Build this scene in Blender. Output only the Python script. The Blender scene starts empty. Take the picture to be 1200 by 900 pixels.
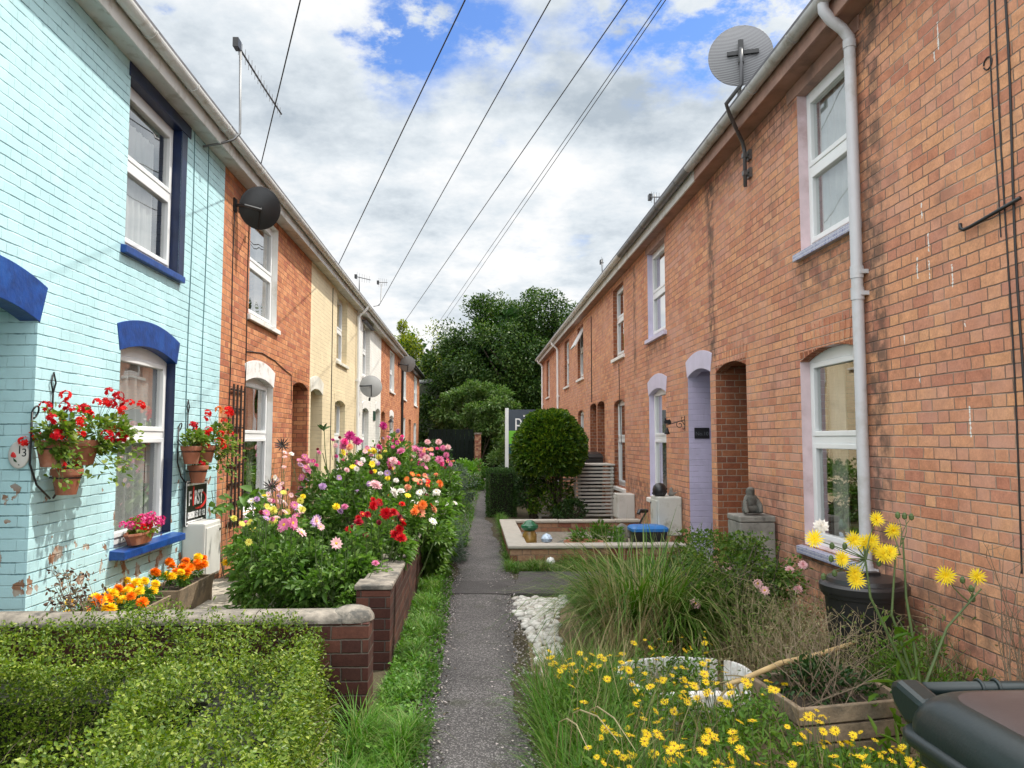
import bpy, bmesh, math, random
import numpy as np
from mathutils import Vector, Matrix, Euler

scene = bpy.context.scene
COL = scene.collection
PI = math.pi
rng = np.random.default_rng(7)
random.seed(7)
WL, WR, EYE = 2.9, 2.87, 1.6          # distance of the two house fronts from the camera line, eye height

# ------------------------------------------------------------------ camera and survey rays
SP, SY = .0720, -.0498
_p, _y = math.asin(SP), math.asin(SY)
CR = Vector((math.cos(_y), math.sin(_y), 0))
CF = Vector((-math.sin(_y)*math.cos(_p), math.cos(_y)*math.cos(_p), math.sin(_p)))
CU = CR.cross(CF)
def ray(x, y): return CR*((x-600)/900) + CU*((450-y)/900) + CF
def onY(Y, x, y):
    d = ray(x, y); return d*(Y/d.y) + Vector((0, 0, EYE))
def onZ(z, x, y):
    d = ray(x, y); return d*((z-EYE)/d.z) + Vector((0, 0, EYE))
def onX(X, x, y):
    d = ray(x, y); return d*(X/d.x) + Vector((0, 0, EYE))

# ------------------------------------------------------------------ objects
WM = {}
def attach(o, parent):
    WM[o.name] = o.matrix_basis.copy()
    if parent is not None:
        o.parent = parent
        o.matrix_parent_inverse = WM[parent.name].inverted()
    return o
def tag(o, label=None, cat=None, group=None, kind=None):
    if label: o['label'] = label
    if cat: o['category'] = cat
    if group: o['group'] = group
    if kind: o['kind'] = kind
    return o
def thing(name, loc, label, cat, group=None):
    o = bpy.data.objects.new(name, None); COL.objects.link(o)
    o.empty_display_size = .1
    o.location = loc
    o.matrix_basis = Matrix.Translation(Vector(loc))
    attach(o, None)
    return tag(o, label, cat, group)
def link_mesh(name, me, parent=None, mw=None):
    o = bpy.data.objects.new(name, me); COL.objects.link(o)
    if mw is not None: o.matrix_basis = mw
    return attach(o, parent)
def copy_tree(root, loc, label=None):
    c = root.copy(); COL.objects.link(c); c.location = loc
    if label: c['label'] = label
    WM[c.name] = Matrix.Translation(Vector(loc))
    for ch in root.children:
        d = ch.copy(); COL.objects.link(d); d.parent = c
        for g in ch.children:
            e = g.copy(); COL.objects.link(e); e.parent = d
    return c

class MB:
    def __init__(s): s.v, s.f, s.m = [], [], []
    def add(s, vs, fs, mi=0):
        b = len(s.v); s.v += [tuple(v) for v in vs]
        s.f += [tuple(b+i for i in f) for f in fs]; s.m += [mi]*len(fs); return s
    def box(s, x0, x1, y0, y1, z0, z1, mi=0):
        if x0 > x1: x0, x1 = x1, x0
        if y0 > y1: y0, y1 = y1, y0
        return s.add([(x0,y0,z0),(x1,y0,z0),(x1,y1,z0),(x0,y1,z0),(x0,y0,z1),(x1,y0,z1),(x1,y1,z1),(x0,y1,z1)],
            [(0,3,2,1),(4,5,6,7),(0,1,5,4),(1,2,6,5),(2,3,7,6),(3,0,4,7)], mi)
    def hexa(s, bot, top, mi=0):          # 4 bottom + 4 top corners
        return s.add(list(bot)+list(top), [(3,2,1,0),(4,5,6,7),(0,1,5,4),(1,2,6,5),(2,3,7,6),(3,0,4,7)], mi)
    def tube(s, pts, r, n=8, mi=0, cap=True):
        pts = [Vector(p) for p in pts]; k = len(pts)
        rs = r if isinstance(r, (list, tuple)) else [r]*k
        ref = None; base = len(s.v)
        for i, p in enumerate(pts):
            t = (pts[min(i+1, k-1)]-pts[max(i-1, 0)])
            if t.length < 1e-9: t = Vector((0,0,1))
            t.normalize()
            if ref is None:
                ref = Vector((0,0,1)).cross(t) if abs(t.z) < .9 else Vector((1,0,0)).cross(t)
            ref = (ref - t*ref.dot(t))
            if ref.length < 1e-6: ref = t.orthogonal()
            ref.normalize(); b = t.cross(ref)
            for j in range(n):
                a = 2*PI*j/n
                s.v.append(tuple(p + (ref*math.cos(a)+b*math.sin(a))*rs[i]))
        for i in range(k-1):
            for j in range(n):
                a, c = base+i*n+j, base+i*n+(j+1) % n
                s.f.append((a, c, c+n, a+n)); s.m.append(mi)
        if cap:
            s.f.append(tuple(base+j for j in reversed(range(n)))); s.m.append(mi)
            s.f.append(tuple(base+(k-1)*n+j for j in range(n))); s.m.append(mi)
        return s
    def lathe(s, prof, c=(0,0,0), n=20, mi=0, sx=1, sy=1, M=None):
        base = len(s.v); c = Vector(c); k = len(prof)
        for r, z in prof:
            for j in range(n):
                a = 2*PI*j/n; p = Vector((r*sx*math.cos(a), r*sy*math.sin(a), z))
                if M is not None: p = M @ p
                s.v.append(tuple(c+p))
        for i in range(k-1):
            for j in range(n):
                a, d = base+i*n+j, base+i*n+(j+1) % n
                s.f.append((a, d, d+n, a+n)); s.m.append(mi)
        return s
    def prism(s, poly, fn, d0, d1, mi=0):  # poly of (a,b); fn(a,b,d)->xyz
        k = len(poly)
        vs = [fn(a, b, d0) for a, b in poly] + [fn(a, b, d1) for a, b in poly]
        fs = [tuple(reversed(range(k))), tuple(range(k, 2*k))]
        fs += [(i, (i+1) % k, (i+1) % k+k, i+k) for i in range(k)]
        return s.add(vs, fs, mi)
    def build(s, name, mats, parent=None, smooth=False, bevel=0, fix=True, mw=None):
        me = bpy.data.meshes.new(name)
        me.from_pydata(s.v, [], s.f)
        if not isinstance(mats, (list, tuple)): mats = [mats]
        for m in mats: me.materials.append(m)
        if len(mats) > 1: me.polygons.foreach_set('material_index', s.m)
        if fix:
            bm = bmesh.new(); bm.from_mesh(me); bmesh.ops.recalc_face_normals(bm, faces=bm.faces); bm.to_mesh(me); bm.free()
        if smooth: me.polygons.foreach_set('use_smooth', [True]*len(me.polygons))
        me.update()
        o = link_mesh(name, me, parent, mw)
        if bevel:
            b = o.modifiers.new('bevel', 'BEVEL'); b.width = bevel; b.segments = 2; b.limit_method = 'ANGLE'; b.angle_limit = math.radians(40)
        return o

def np_mesh(name, V, F, mats, parent=None, mi=None, smooth=False):
    """V (n,3) array, F (m,4) array of quads"""
    me = bpy.data.meshes.new(name)
    n, m = len(V), len(F); k = F.shape[1]
    me.vertices.add(n); me.vertices.foreach_set('co', np.ascontiguousarray(V, dtype=np.float32).ravel())
    me.loops.add(m*k); me.loops.foreach_set('vertex_index', np.ascontiguousarray(F, dtype=np.int32).ravel())
    me.polygons.add(m); me.polygons.foreach_set('loop_start', np.arange(0, m*k, k, dtype=np.int32))
    try: me.polygons.foreach_set('loop_total', np.full(m, k, dtype=np.int32))
    except Exception: pass
    if not isinstance(mats, (list, tuple)): mats = [mats]
    for x in mats: me.materials.append(x)
    if mi is not None: me.polygons.foreach_set('material_index', np.asarray(mi, dtype=np.int32))
    if smooth: me.polygons.foreach_set('use_smooth', np.ones(m, dtype=bool))
    me.update(calc_edges=True); me.validate()
    return link_mesh(name, me, parent)

def nrm(a):
    return a/np.maximum(np.linalg.norm(a, axis=1, keepdims=True), 1e-9)
def rdir(n): return nrm(rng.normal(size=(n, 3)))
def jit(n, a, s=.25): return a*(1+s*rng.uniform(-1, 1, n))

def leaves(name, P, D, N, L, W, mats, parent=None, fold=.25, droop=.15, fine=True, mi=None):
    n = len(P)
    L = np.broadcast_to(np.asarray(L, float), (n,))[:, None]; W = np.broadcast_to(np.asarray(W, float), (n,))[:, None]
    D = nrm(D); S = nrm(np.cross(D, N)); U = np.cross(S, D)
    dz = np.array([0, 0, -1.])*droop*L
    if fine:
        a = P; tip = P+D*L+dz
        up = U*W*fold
        l1 = P+D*L*.32+S*W*.5+up+dz*.1; r1 = P+D*L*.32-S*W*.5+up+dz*.1
        l2 = P+D*L*.7+S*W*.36+up*.7+dz*.45; r2 = P+D*L*.7-S*W*.36+up*.7+dz*.45
        V = np.stack([a, r1, r2, tip, l2, l1], 1).reshape(-1, 3)
        b = (np.arange(n)*6)[:, None]
        F = np.stack([b+np.array([[0, 1, 2, 3]]), b+np.array([[0, 3, 4, 5]])], 1).reshape(-1, 4)
        if mi is not None: mi = np.repeat(mi, 2)
    else:
        tip = P+D*L+dz
        l1 = P+D*L*.45+S*W*.5; r1 = P+D*L*.45-S*W*.5
        V = np.stack([P, r1, tip, l1], 1).reshape(-1, 3)
        b = (np.arange(n)*4)[:, None]; F = b+np.array([[0, 1, 2, 3]])
    return np_mesh(name, V, F, mats, parent, mi)

def blades(name, P, H, az, lean, W, mats, parent=None, seg=4, curl=1.6, mi=None):
    """grass blades: base P, length H, azimuth az, lean = angle from vertical at the root, curl adds bend to the tip"""
    n = len(P); H = np.broadcast_to(H, (n,)); W = np.broadcast_to(W, (n,)); lean = np.broadcast_to(lean, (n,)); curl = np.broadcast_to(curl, (n,))
    hz = np.stack([np.cos(az), np.sin(az), np.zeros(n)], 1); sd = np.stack([-np.sin(az), np.cos(az), np.zeros(n)], 1)
    tw = rng.uniform(-1, 1, n)[:, None]*.6
    sd = nrm(sd+hz*tw)
    pts = [P]; p = P.copy(); ang = lean.copy()
    for i in range(seg):
        a = ang[:, None]
        p = p+(hz*np.sin(a)+np.array([0, 0, 1.])*np.cos(a))*(H/seg)[:, None]
        pts.append(p); ang = ang+curl/seg
    wf = [1, .95, .8, .55, .06] if seg == 4 else list(np.linspace(1, .08, seg+1))
    V = []
    for i, q in enumerate(pts):
        V += [q-sd*(W*wf[i]*.5)[:, None], q+sd*(W*wf[i]*.5)[:, None]]
    V = np.stack(V, 1).reshape(-1, 3); k = 2*(seg+1)
    b = (np.arange(n)*k)[:, None]
    F = np.stack([b+np.array([[2*i, 2*i+1, 2*i+3, 2*i+2]]) for i in range(seg)], 1).reshape(-1, 4)
    if mi is not None: mi = np.repeat(mi, seg)
    return np_mesh(name, V, F, mats, parent, mi)

def clumped(n, c, r, nc=30, lo=.55, cs=.28, flat=0.0, zmin=None):
    """leaf sites for a bush or crown: points gathered in clumps inside an ellipsoid; returns P, outward directions"""
    c = np.array(c, float); r = np.array(r, float)
    d = rdir(nc); rad = lo+(1-lo)*rng.uniform(0, 1, nc)**.6
    cc = d*rad[:, None]
    w = rng.uniform(.4, 1.6, nc); idx = rng.choice(nc, n, p=w/w.sum())
    sz = cs*rng.uniform(.6, 1.3, nc)
    off = rdir(n)*(rng.uniform(0, 1, n)**.45)[:, None]*sz[idx][:, None]
    q = cc[idx]+off
    P = c+q*r
    if zmin is not None: P[:, 2] = np.maximum(P[:, 2], zmin+rng.uniform(0, .05, n))
    out = nrm(nrm(off+1e-6)*.7+nrm(q)*.8)
    return P, out
def bush(name, n, c, r, L, W, mats, parent=None, nc=30, lo=.55, cs=.28, up=.35, fine=True, spread=.7, droop=.15, mi=None, zmin=None, wallx=None):
    P, out = clumped(n, c, r, nc, lo, cs, zmin=zmin)
    if wallx is not None:       # nothing hangs below the wall top on its path side
        k = (P[:, 0] > wallx) & (P[:, 2] < .52); P[k, 0] = wallx-.12-np.abs(rng.normal(0, .12, k.sum()))
    D = out+rdir(n)*spread+np.array([0, 0, up*.6])
    N = out*.6+np.array([0, 0, up+.4])+rdir(n)*.5
    return leaves(name, P, D, N, jit(n, L, .35), jit(n, W, .3), mats, parent, fine=fine, droop=droop, mi=mi)

# ------------------------------------------------------------------ materials
class G:
    """small node-graph helper"""
    def __init__(s, m): s.nt = m.node_tree if hasattr(m, 'node_tree') else m; s.n = s.nt.nodes; s.l = s.nt.links
    def put(s, sock, v):
        if v is None: return
        if isinstance(v, bpy.types.NodeSocket): s.l.new(v, sock)
        else:
            try: sock.default_value = v
            except Exception: sock.default_value = (v[0], v[1], v[2], 1) if len(v) == 3 else v
    def node(s, t, **kw):
        x = s.n.new(t)
        for k, v in kw.items(): setattr(x, k, v)
        return x
    def m(s, op, a, b=None, c=None, clamp=False):
        x = s.node('ShaderNodeMath', operation=op, use_clamp=clamp)
        s.put(x.inputs[0], a); s.put(x.inputs[1], b); s.put(x.inputs[2], c); return x.outputs[0]
    def step(s, x, a, b):        # smoothstep a..b
        n = s.node('ShaderNodeMapRange', interpolation_type='SMOOTHSTEP')
        s.put(n.inputs[0], x); s.put(n.inputs[1], a); s.put(n.inputs[2], b); return n.outputs[0]
    def mix(s, f, a, b, mode='MIX'):
        n = s.node('ShaderNodeMix', data_type='RGBA', blend_type=mode)
        s.put(n.inputs[0], f)
        s.put(n.inputs[6], (*a, 1) if isinstance(a, tuple) and len(a) == 3 else a)
        s.put(n.inputs[7], (*b, 1) if isinstance(b, tuple) and len(b) == 3 else b); return n.outputs[2]
    def noise(s, vec, scale, detail=3, rough=.55, out=0):
        n = s.node('ShaderNodeTexNoise'); s.put(n.inputs['Vector'], vec)
        n.inputs['Scale'].default_value = scale; n.inputs['Detail'].default_value = detail; n.inputs['Roughness'].default_value = rough
        return n.outputs[out]
    def ramp(s, f, stops, mode='LINEAR'):
        n = s.node('ShaderNodeValToRGB'); cr = n.color_ramp; cr.interpolation = mode
        while len(cr.elements) < len(stops): cr.elements.new(.5)
        for e, (p, c) in zip(cr.elements, stops): e.position = p; e.color = (*c, 1)
        s.put(n.inputs[0], f); return n.outputs[0]
    def pos(s): return s.node('ShaderNodeNewGeometry').outputs['Position']
    def sep(s, v):
        n = s.node('ShaderNodeSeparateXYZ'); s.put(n.inputs[0], v); return n.outputs
    def comb(s, x, y, z=0.0):
        n = s.node('ShaderNodeCombineXYZ'); s.put(n.inputs[0], x); s.put(n.inputs[1], y); s.put(n.inputs[2], z); return n.outputs[0]
    def bump(s, h, strength=.5, dist=.01):
        n = s.node('ShaderNodeBump'); n.inputs['Strength'].default_value = strength; n.inputs['Distance'].default_value = dist
        s.put(n.inputs['Height'], h); return n.outputs[0]
def newmat(name):
    m = bpy.data.materials.new(name); m.use_nodes = True
    g = G(m); b = m.node_tree.nodes['Principled BSDF']
    return m, g, b
def mat(name, col, rough=.6, var=.15, scale=6., bump=.0, metal=0., bscale=60., spec=.5, dirt=None, dscale=2.5):
    m, g, b = newmat(name)
    p = g.pos()
    n = g.noise(p, scale, 4)
    lo = tuple(c*(1-var) for c in col); hi = tuple(min(1, c*(1+var)) for c in col)
    c = g.ramp(n, [(.3, lo), (.7, hi)])
    if dirt is not None:
        dn = g.noise(p, dscale, 6, .65)
        c = g.mix(g.step(dn, .5, .68), c, dirt)
    g.put(b.inputs['Base Color'], c)
    b.inputs['Roughness'].default_value = rough; b.inputs['Metallic'].default_value = metal
    b.inputs['Specular IOR Level'].default_value = spec
    if bump: g.put(b.inputs['Normal'], g.bump(g.noise(p, bscale, 4), bump, .01))
    return m
def leafmat(name, cols, trans=.3, rough=.5, spec=.35, big=.0):
    spec = min(spec, .35)*.75
    """foliage: colour picked per leaf; part of the light passes through"""
    m, g, b = newmat(name)
    r = g.node('ShaderNodeNewGeometry').outputs['Random Per Island']
    k = len(cols); c = g.ramp(r, [((i+.5)/k, x) for i, x in enumerate(cols)], 'LINEAR')
    if big:
        n = g.noise(g.pos(), big, 2)
        hv = g.node('ShaderNodeHueSaturation'); g.put(hv.inputs['Color'], c)
        g.put(hv.inputs['Value'], g.m('MULTIPLY_ADD', n, .9, .55)); g.put(hv.inputs['Hue'], g.m('MULTIPLY_ADD', n, -.03, .525)); c = hv.outputs[0]
    g.put(b.inputs['Base Color'], c); b.inputs['Roughness'].default_value = rough; b.inputs['Specular IOR Level'].default_value = spec
    t = g.node('ShaderNodeBsdfTranslucent'); hs = g.node('ShaderNodeHueSaturation'); hs.inputs['Value'].default_value = 1.5; hs.inputs['Saturation'].default_value = 1.1
    g.put(hs.inputs['Color'], c); g.put(t.inputs[0], hs.outputs[0])
    mx = g.node('ShaderNodeMixShader'); mx.inputs[0].default_value = trans
    g.l.new(b.outputs[0], mx.inputs[1]); g.l.new(t.outputs[0], mx.inputs[2])
    g.l.new(mx.outputs[0], g.n['Material Output'].inputs[0])
    return m

def brickmat(name, cols, mortar, painted=None, peel=None, bumps=.6, rose=None, dark=None, mdark=None, course=.075, marks=None, soot=None):
    """Flemish-bond brickwork measured in metres; painted=(colour, joint colour) covers it with masonry paint"""
    m, g, b = newmat(name)
    ge = g.node('ShaderNodeNewGeometry'); p = ge.outputs['Position']; nn = ge.outputs['True Normal']
    x, y, z = g.sep(p); nx, ny, nz = g.sep(nn)
    wob = g.noise(p, 9, 2, out=1); wx, wy, wz = g.sep(wob)
    isx = g.m('GREATER_THAN', g.m('ABSOLUTE', nx), .5)
    isz = g.m('GREATER_THAN', g.m('ABSOLUTE', nz), .7)
    u = g.m('ADD', g.m('MULTIPLY', isx, y), g.m('MULTIPLY', g.m('SUBTRACT', 1., isx), x))
    v = g.m('ADD', g.m('MULTIPLY', isz, y), g.m('MULTIPLY', g.m('SUBTRACT', 1., isz), z))
    u = g.m('MULTIPLY_ADD', wx, .012, g.m('ADD', u, 100.))
    v = g.m('MULTIPLY_ADD', wy, .008, g.m('ADD', v, 100.-.004))
    vr = g.m('DIVIDE', v, course); row = g.m('FLOOR', vr); fz = g.m('SUBTRACT', vr, row)
    odd = g.m('MODULO', row, 2.)
    up = g.m('DIVIDE', g.m('MULTIPLY_ADD', odd, .16875, u), .3375); cell = g.m('FLOOR', up)
    q = g.m('MULTIPLY', g.m('SUBTRACT', up, cell), .3375)
    head = g.m('GREATER_THAN', q, .225)
    loc = g.m('MULTIPLY_ADD', head, -.225, q); wid = g.m('MULTIPLY_ADD', head, -.1125, .225)
    eu = g.m('MINIMUM', loc, g.m('SUBTRACT', wid, loc))
    ev = g.m('MULTIPLY', g.m('MINIMUM', fz, g.m('SUBTRACT', 1., fz)), course)
    if painted: eu = g.m('MULTIPLY_ADD', eu, 2.2, .0022)
    d = g.m('MINIMUM', eu, ev)
    d = g.m('MULTIPLY_ADD', g.m('SUBTRACT', g.noise(p, 70, 3), .5), .006, d)
    brick = g.step(d, .0018, .0062)
    idv = g.comb(g.m('MULTIPLY_ADD', cell, 2., head), row, 0.)
    wn = g.node('ShaderNodeTexWhiteNoise'); wn.noise_dimensions = '3D'; g.put(wn.inputs['Vector'], idv)
    r1 = wn.outputs['Value']; rc = g.sep(wn.outputs['Color'])
    k = len(cols); c = g.ramp(r1, [((i+.5)/k, t) for i, t in enumerate(cols)])
    fine = g.noise(p, 62, 6, .75); mid = g.noise(g.comb(g.m('MULTIPLY_ADD', r1, 9., u), v, r1), 13, 5, .65); big = g.noise(p, .9, 4, .6)
    c = g.mix(.5, c, g.ramp(fine, [(.28, (.58, .56, .55)), (.72, (1.42, 1.40, 1.36))]), 'MULTIPLY')
    c = g.mix(.6, c, g.ramp(mid, [(.3, (.7, .62, .6)), (.7, (1.3, 1.25, 1.2))]), 'MULTIPLY')
    if rose:
        c = g.mix(g.m('MULTIPLY', g.step(big, .42, .62), g.m('MULTIPLY', rc[1], .8)), c, rose)
    if dark:
        c = g.mix(g.m('MULTIPLY', g.step(g.noise(p, 2.2, 4, .6), .56, .72), g.m('MULTIPLY_ADD', rc[2], .6, .15)), c, dark)
    mo = g.mix(g.noise(p, 30, 3), tuple(t*.7 for t in mortar), tuple(min(1, t*1.3) for t in mortar))
    if mdark: mo = g.mix(g.step(g.noise(p, 1.3, 3), .42, .58), mo, mdark)
    raw = g.mix(brick, mo, c)
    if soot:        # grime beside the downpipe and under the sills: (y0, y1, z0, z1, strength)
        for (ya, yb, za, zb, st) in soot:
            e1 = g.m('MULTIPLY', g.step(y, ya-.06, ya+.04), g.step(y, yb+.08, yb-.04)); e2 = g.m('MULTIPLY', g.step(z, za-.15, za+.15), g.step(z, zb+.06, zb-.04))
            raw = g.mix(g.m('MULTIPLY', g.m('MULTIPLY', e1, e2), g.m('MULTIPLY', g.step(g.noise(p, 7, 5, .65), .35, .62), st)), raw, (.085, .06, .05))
    if marks:       # bird droppings: thin white vertical streaks
        for (ym, zm, hm) in marks:
            dy = g.m('ABSOLUTE', g.m('SUBTRACT', y, ym)); dz = g.m('ABSOLUTE', g.m('SUBTRACT', z, zm))
            wv = g.m('MULTIPLY', g.m('SUBTRACT', g.noise(p, 45, 2), .35), .035)
            raw = g.mix(g.m('MULTIPLY', g.m('LESS_THAN', dy, wv), g.m('LESS_THAN', dz, hm)), raw, (.74, .72, .68))
    h = g.m('MULTIPLY_ADD', brick, .6, g.m('MULTIPLY_ADD', fine, .22, g.m('MULTIPLY', rc[0], .22)))
    rough = .85
    if painted:
        pc, jc = painted
        pv = g.mix(g.m('MULTIPLY', r1, .5), tuple(t*.95 for t in pc), tuple(min(1, t*1.05) for t in pc))
        pv = g.mix(.6, pv, g.ramp(g.noise(p, 2.5, 6, .65), [(.3, (.9, .9, .9)), (.7, (1.06, 1.06, 1.06))]), 'MULTIPLY')
        # joints only part-filled with paint: dark in places
        gap = g.m('MULTIPLY', g.m('SUBTRACT', 1., brick), g.step(g.noise(p, 6, 3), .4, .6))
        pv = g.mix(g.m('MULTIPLY', g.step(g.noise(p, 1.7, 5, .6), .52, .60), .55), pv, tuple(min(1, t*1.13) for t in pc))
        pv = g.mix(g.m('MULTIPLY', g.step(g.noise(p, 3.1, 6, .7), .58, .74), .35), pv, tuple(t*.72 for t in pc))
        pv = g.mix(gap, pv, jc)
        pv = g.mix(g.m('MULTIPLY', g.step(g.noise(g.comb(g.m('MULTIPLY', u, 6.), g.m('MULTIPLY', z, .8), 0.), 2.2, 4), .6, .75), .3), pv, tuple(t*.62 for t in pc))
        if peel:
            pn = g.m('ADD', g.noise(p, 5.5, 5, .55), g.m('MULTIPLY', g.step(z, 1.25, .1), .13))
            pm = g.m('MULTIPLY', g.step(pn, .652, .668), g.step(z, 1.5, 1.2))
            raw2 = g.mix(g.step(g.noise(p, 9, 2), .45, .55), (.28, .15, .09), (.42, .36, .3))
            pv = g.mix(pm, pv, raw2); h = g.m('MULTIPLY_ADD', pm, -.35, h)
        raw = pv; rough = .55
    g.put(b.inputs['Base Color'], raw); b.inputs['Roughness'].default_value = rough
    b.inputs['Specular IOR Level'].default_value = .3
    g.put(b.inputs['Normal'], g.bump(h, bumps, .012))
    return m
# ------------------------------------------------------------------ shared materials
M = {}
M['white_upvc'] = mat('white_upvc', (.78, .79, .79), .3, .04, 3)
M['cream_paint'] = mat('cream_paint', (.72, .70, .62), .5, .06, 4, dirt=(.5, .46, .38))
M['white_paint'] = mat('white_paint', (.78, .77, .74), .5, .06, 5, bump=.15, dirt=(.62, .58, .52))
M['white_chipped'] = mat('white_chipped', (.76, .75, .73), .55, .07, 9, bump=.25, dirt=(.5, .44, .38), dscale=7)
M['navy'] = mat('navy_gloss_paint', (.004, .045, .21), .38, .3, 11, bump=.25, bscale=30, dirt=(.008, .068, .28), dscale=6)
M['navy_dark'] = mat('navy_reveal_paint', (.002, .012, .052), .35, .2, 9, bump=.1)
M['lilac'] = mat('lilac_paint', (.58, .54, .68), .55, .07, 5, bump=.2)
M['pink_reveal'] = mat('pale_pink_paint', (.66, .52, .54), .6, .1, 7, bump=.3, dirt=(.5, .36, .36))
M['grey_plastic'] = mat('grey_gutter_plastic', (.42, .42, .41), .4, .08, 4, dirt=(.27, .26, .23), dscale=5)
M['pale_plastic'] = mat('pale_gutter_plastic', (.60, .60, .58), .42, .08, 3, dirt=(.44, .41, .36), dscale=6)
M['dark_plastic'] = mat('dark_gutter_plastic', (.13, .135, .14), .4, .15, 4, dirt=(.2, .19, .17))
M['black_plastic'] = mat('black_plastic', (.015, .015, .016), .35, .2, 5)
M['downpipe_grey'] = mat('downpipe_grey', (.52, .52, .54), .38, .05, 3, dirt=(.42, .41, .40), dscale=3)
M['soffit_white'] = mat('soffit_board', (.62, .61, .58), .55, .1, 4, dirt=(.44, .41, .36), dscale=5)
M['fascia_brown'] = mat('fascia_timber', (.36, .21, .16), .6, .15, 6, bump=.15, dirt=(.23, .14, .11))
M['slate'] = mat('roof_slate', (.10, .10, .11), .7, .3, 5, bump=.4, bscale=12)
M['tile'] = mat('red_roof_tile', (.22, .10, .06), .8, .3, 5, bump=.4, bscale=12)
M['dark_wire'] = mat('black_cable_sheath', (.012, .012, .012), .5, .1)
M['galv'] = mat('galvanised_steel', (.17, .17, .17), .45, .15, 8, metal=.7)
M['dark_metal'] = mat('black_iron', (.012, .012, .013), .45, .2, 8, spec=.4)
M['dish_grey'] = mat('dish_grey', (.23, .23, .22), .5, .1, 4)
M['dark_door'] = mat('dark_door_paint', (.03, .028, .03), .35, .15, 4)
M['green_door'] = mat('green_door_paint', (.02, .06, .045), .35, .15, 4)
M['wood_grey'] = mat('weathered_timber', (.21, .155, .10), .85, .35, 7, bump=.6, bscale=50, dirt=(.12, .095, .065), dscale=5)
M['wood_pale'] = mat('pale_slat_timber', (.55, .52, .47), .65, .12, 6, bump=.2, dirt=(.36, .33, .27))
M['terracotta'] = mat('terracotta', (.29, .10, .05), .75, .2, 7, bump=.15, dirt=(.42, .22, .15), dscale=5)
M['soil'] = mat('soil', (.055, .038, .025), .95, .4, 12, bump=.6, bscale=40)
M['stone_grey'] = mat('weathered_concrete', (.23, .22, .195), .9, .35, 7, bump=.6, bscale=40, dirt=(.085, .08, .07), dscale=5)
M['meter_box'] = mat('meter_box_plastic', (.60, .59, .55), .5, .06, 3, bump=.05, dirt=(.45, .43, .38), dscale=2)
M['meter_worn'] = mat('worn_meter_box', (.55, .55, .50), .6, .12, 4, bump=.15, dirt=(.34, .33, .27), dscale=4)
M['coping_white'] = mat('pale_coping_stone', (.44, .40, .34), .75, .12, 5, bump=.25, dirt=(.38, .34, .28), dscale=5)
M['coping_old'] = mat('lichened_coping', (.19, .165, .135), .95, .5, 11, bump=.9, bscale=30, dirt=(.07, .066, .058), dscale=9)

BR_R = [(.51, .225, .135), (.61, .305, .17), (.53, .25, .15), (.64, .345, .195), (.45, .19, .125), (.585, .295, .195), (.62, .32, .175)]
MARKS = [(round(onX(WR, px, py).y, 3), round(onX(WR, px, py).z, 3), h_) for px, py, h_ in ((1099, 42, .09), (1095, 66, .03), (1080, 247, .05), (1088, 284, .06), (1075, 314, .07), (1089, 316, .06), (1116, 323, .07), (1137, 494, .09), (1078, 443, .03), (1060, 398, .03), (1131, 380, .02))]
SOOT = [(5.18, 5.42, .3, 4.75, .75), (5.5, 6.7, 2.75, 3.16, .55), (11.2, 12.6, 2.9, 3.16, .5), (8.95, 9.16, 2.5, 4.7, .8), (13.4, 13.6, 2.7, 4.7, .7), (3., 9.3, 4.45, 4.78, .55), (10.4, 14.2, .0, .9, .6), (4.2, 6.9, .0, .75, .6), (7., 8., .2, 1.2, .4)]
M['brick_near'] = brickmat('near_red_brick', BR_R, (.40, .29, .22), rose=(.57, .31, .235), dark=(.27, .14, .10), mdark=(.21, .145, .11), marks=MARKS, soot=SOOT, bumps=.8)
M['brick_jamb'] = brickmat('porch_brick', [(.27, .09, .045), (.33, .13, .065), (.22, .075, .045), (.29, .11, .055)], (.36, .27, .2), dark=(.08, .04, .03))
BR_L = [(.46, .185, .085), (.56, .25, .115), (.42, .155, .08), (.60, .29, .14), (.50, .215, .11), (.38, .135, .075)]
M['brick_left'] = brickmat('orange_brick', BR_L, (.30, .19, .13), dark=(.22, .085, .05), mdark=(.13, .075, .05))
M['brick_blue'] = brickmat('sky_blue_brick', BR_R, (.4, .34, .3), painted=((.465, .705, .742), (.12, .24, .27)), peel=True, bumps=.7)
M['brick_cream'] = brickmat('cream_brick', BR_R, (.4, .34, .3), painted=((.74, .62, .41), (.50, .40, .26)), bumps=.4)
M['brick_white'] = brickmat('white_brick', BR_R, (.4, .34, .3), painted=((.78, .76, .71), (.55, .53, .48)), bumps=.3)
M['brick_lilac'] = brickmat('lilac_brick', BR_R, (.4, .34, .3), painted=((.52, .47, .62), (.38, .34, .47)), bumps=.4)
M['brick_wall'] = brickmat('garden_wall_brick', [(.050, .018, .013), (.072, .024, .017), (.038, .015, .012), (.098, .038, .026)], (.11, .088, .07), dark=(.025, .016, .015), mdark=(.07, .056, .047), bumps=.9)
M['brick_planter'] = brickmat('planter_brick', [(.22, .085, .05), (.31, .17, .10), (.36, .23, .15), (.19, .07, .045)], (.16, .12, .09), dark=(.09, .05, .035))

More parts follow.
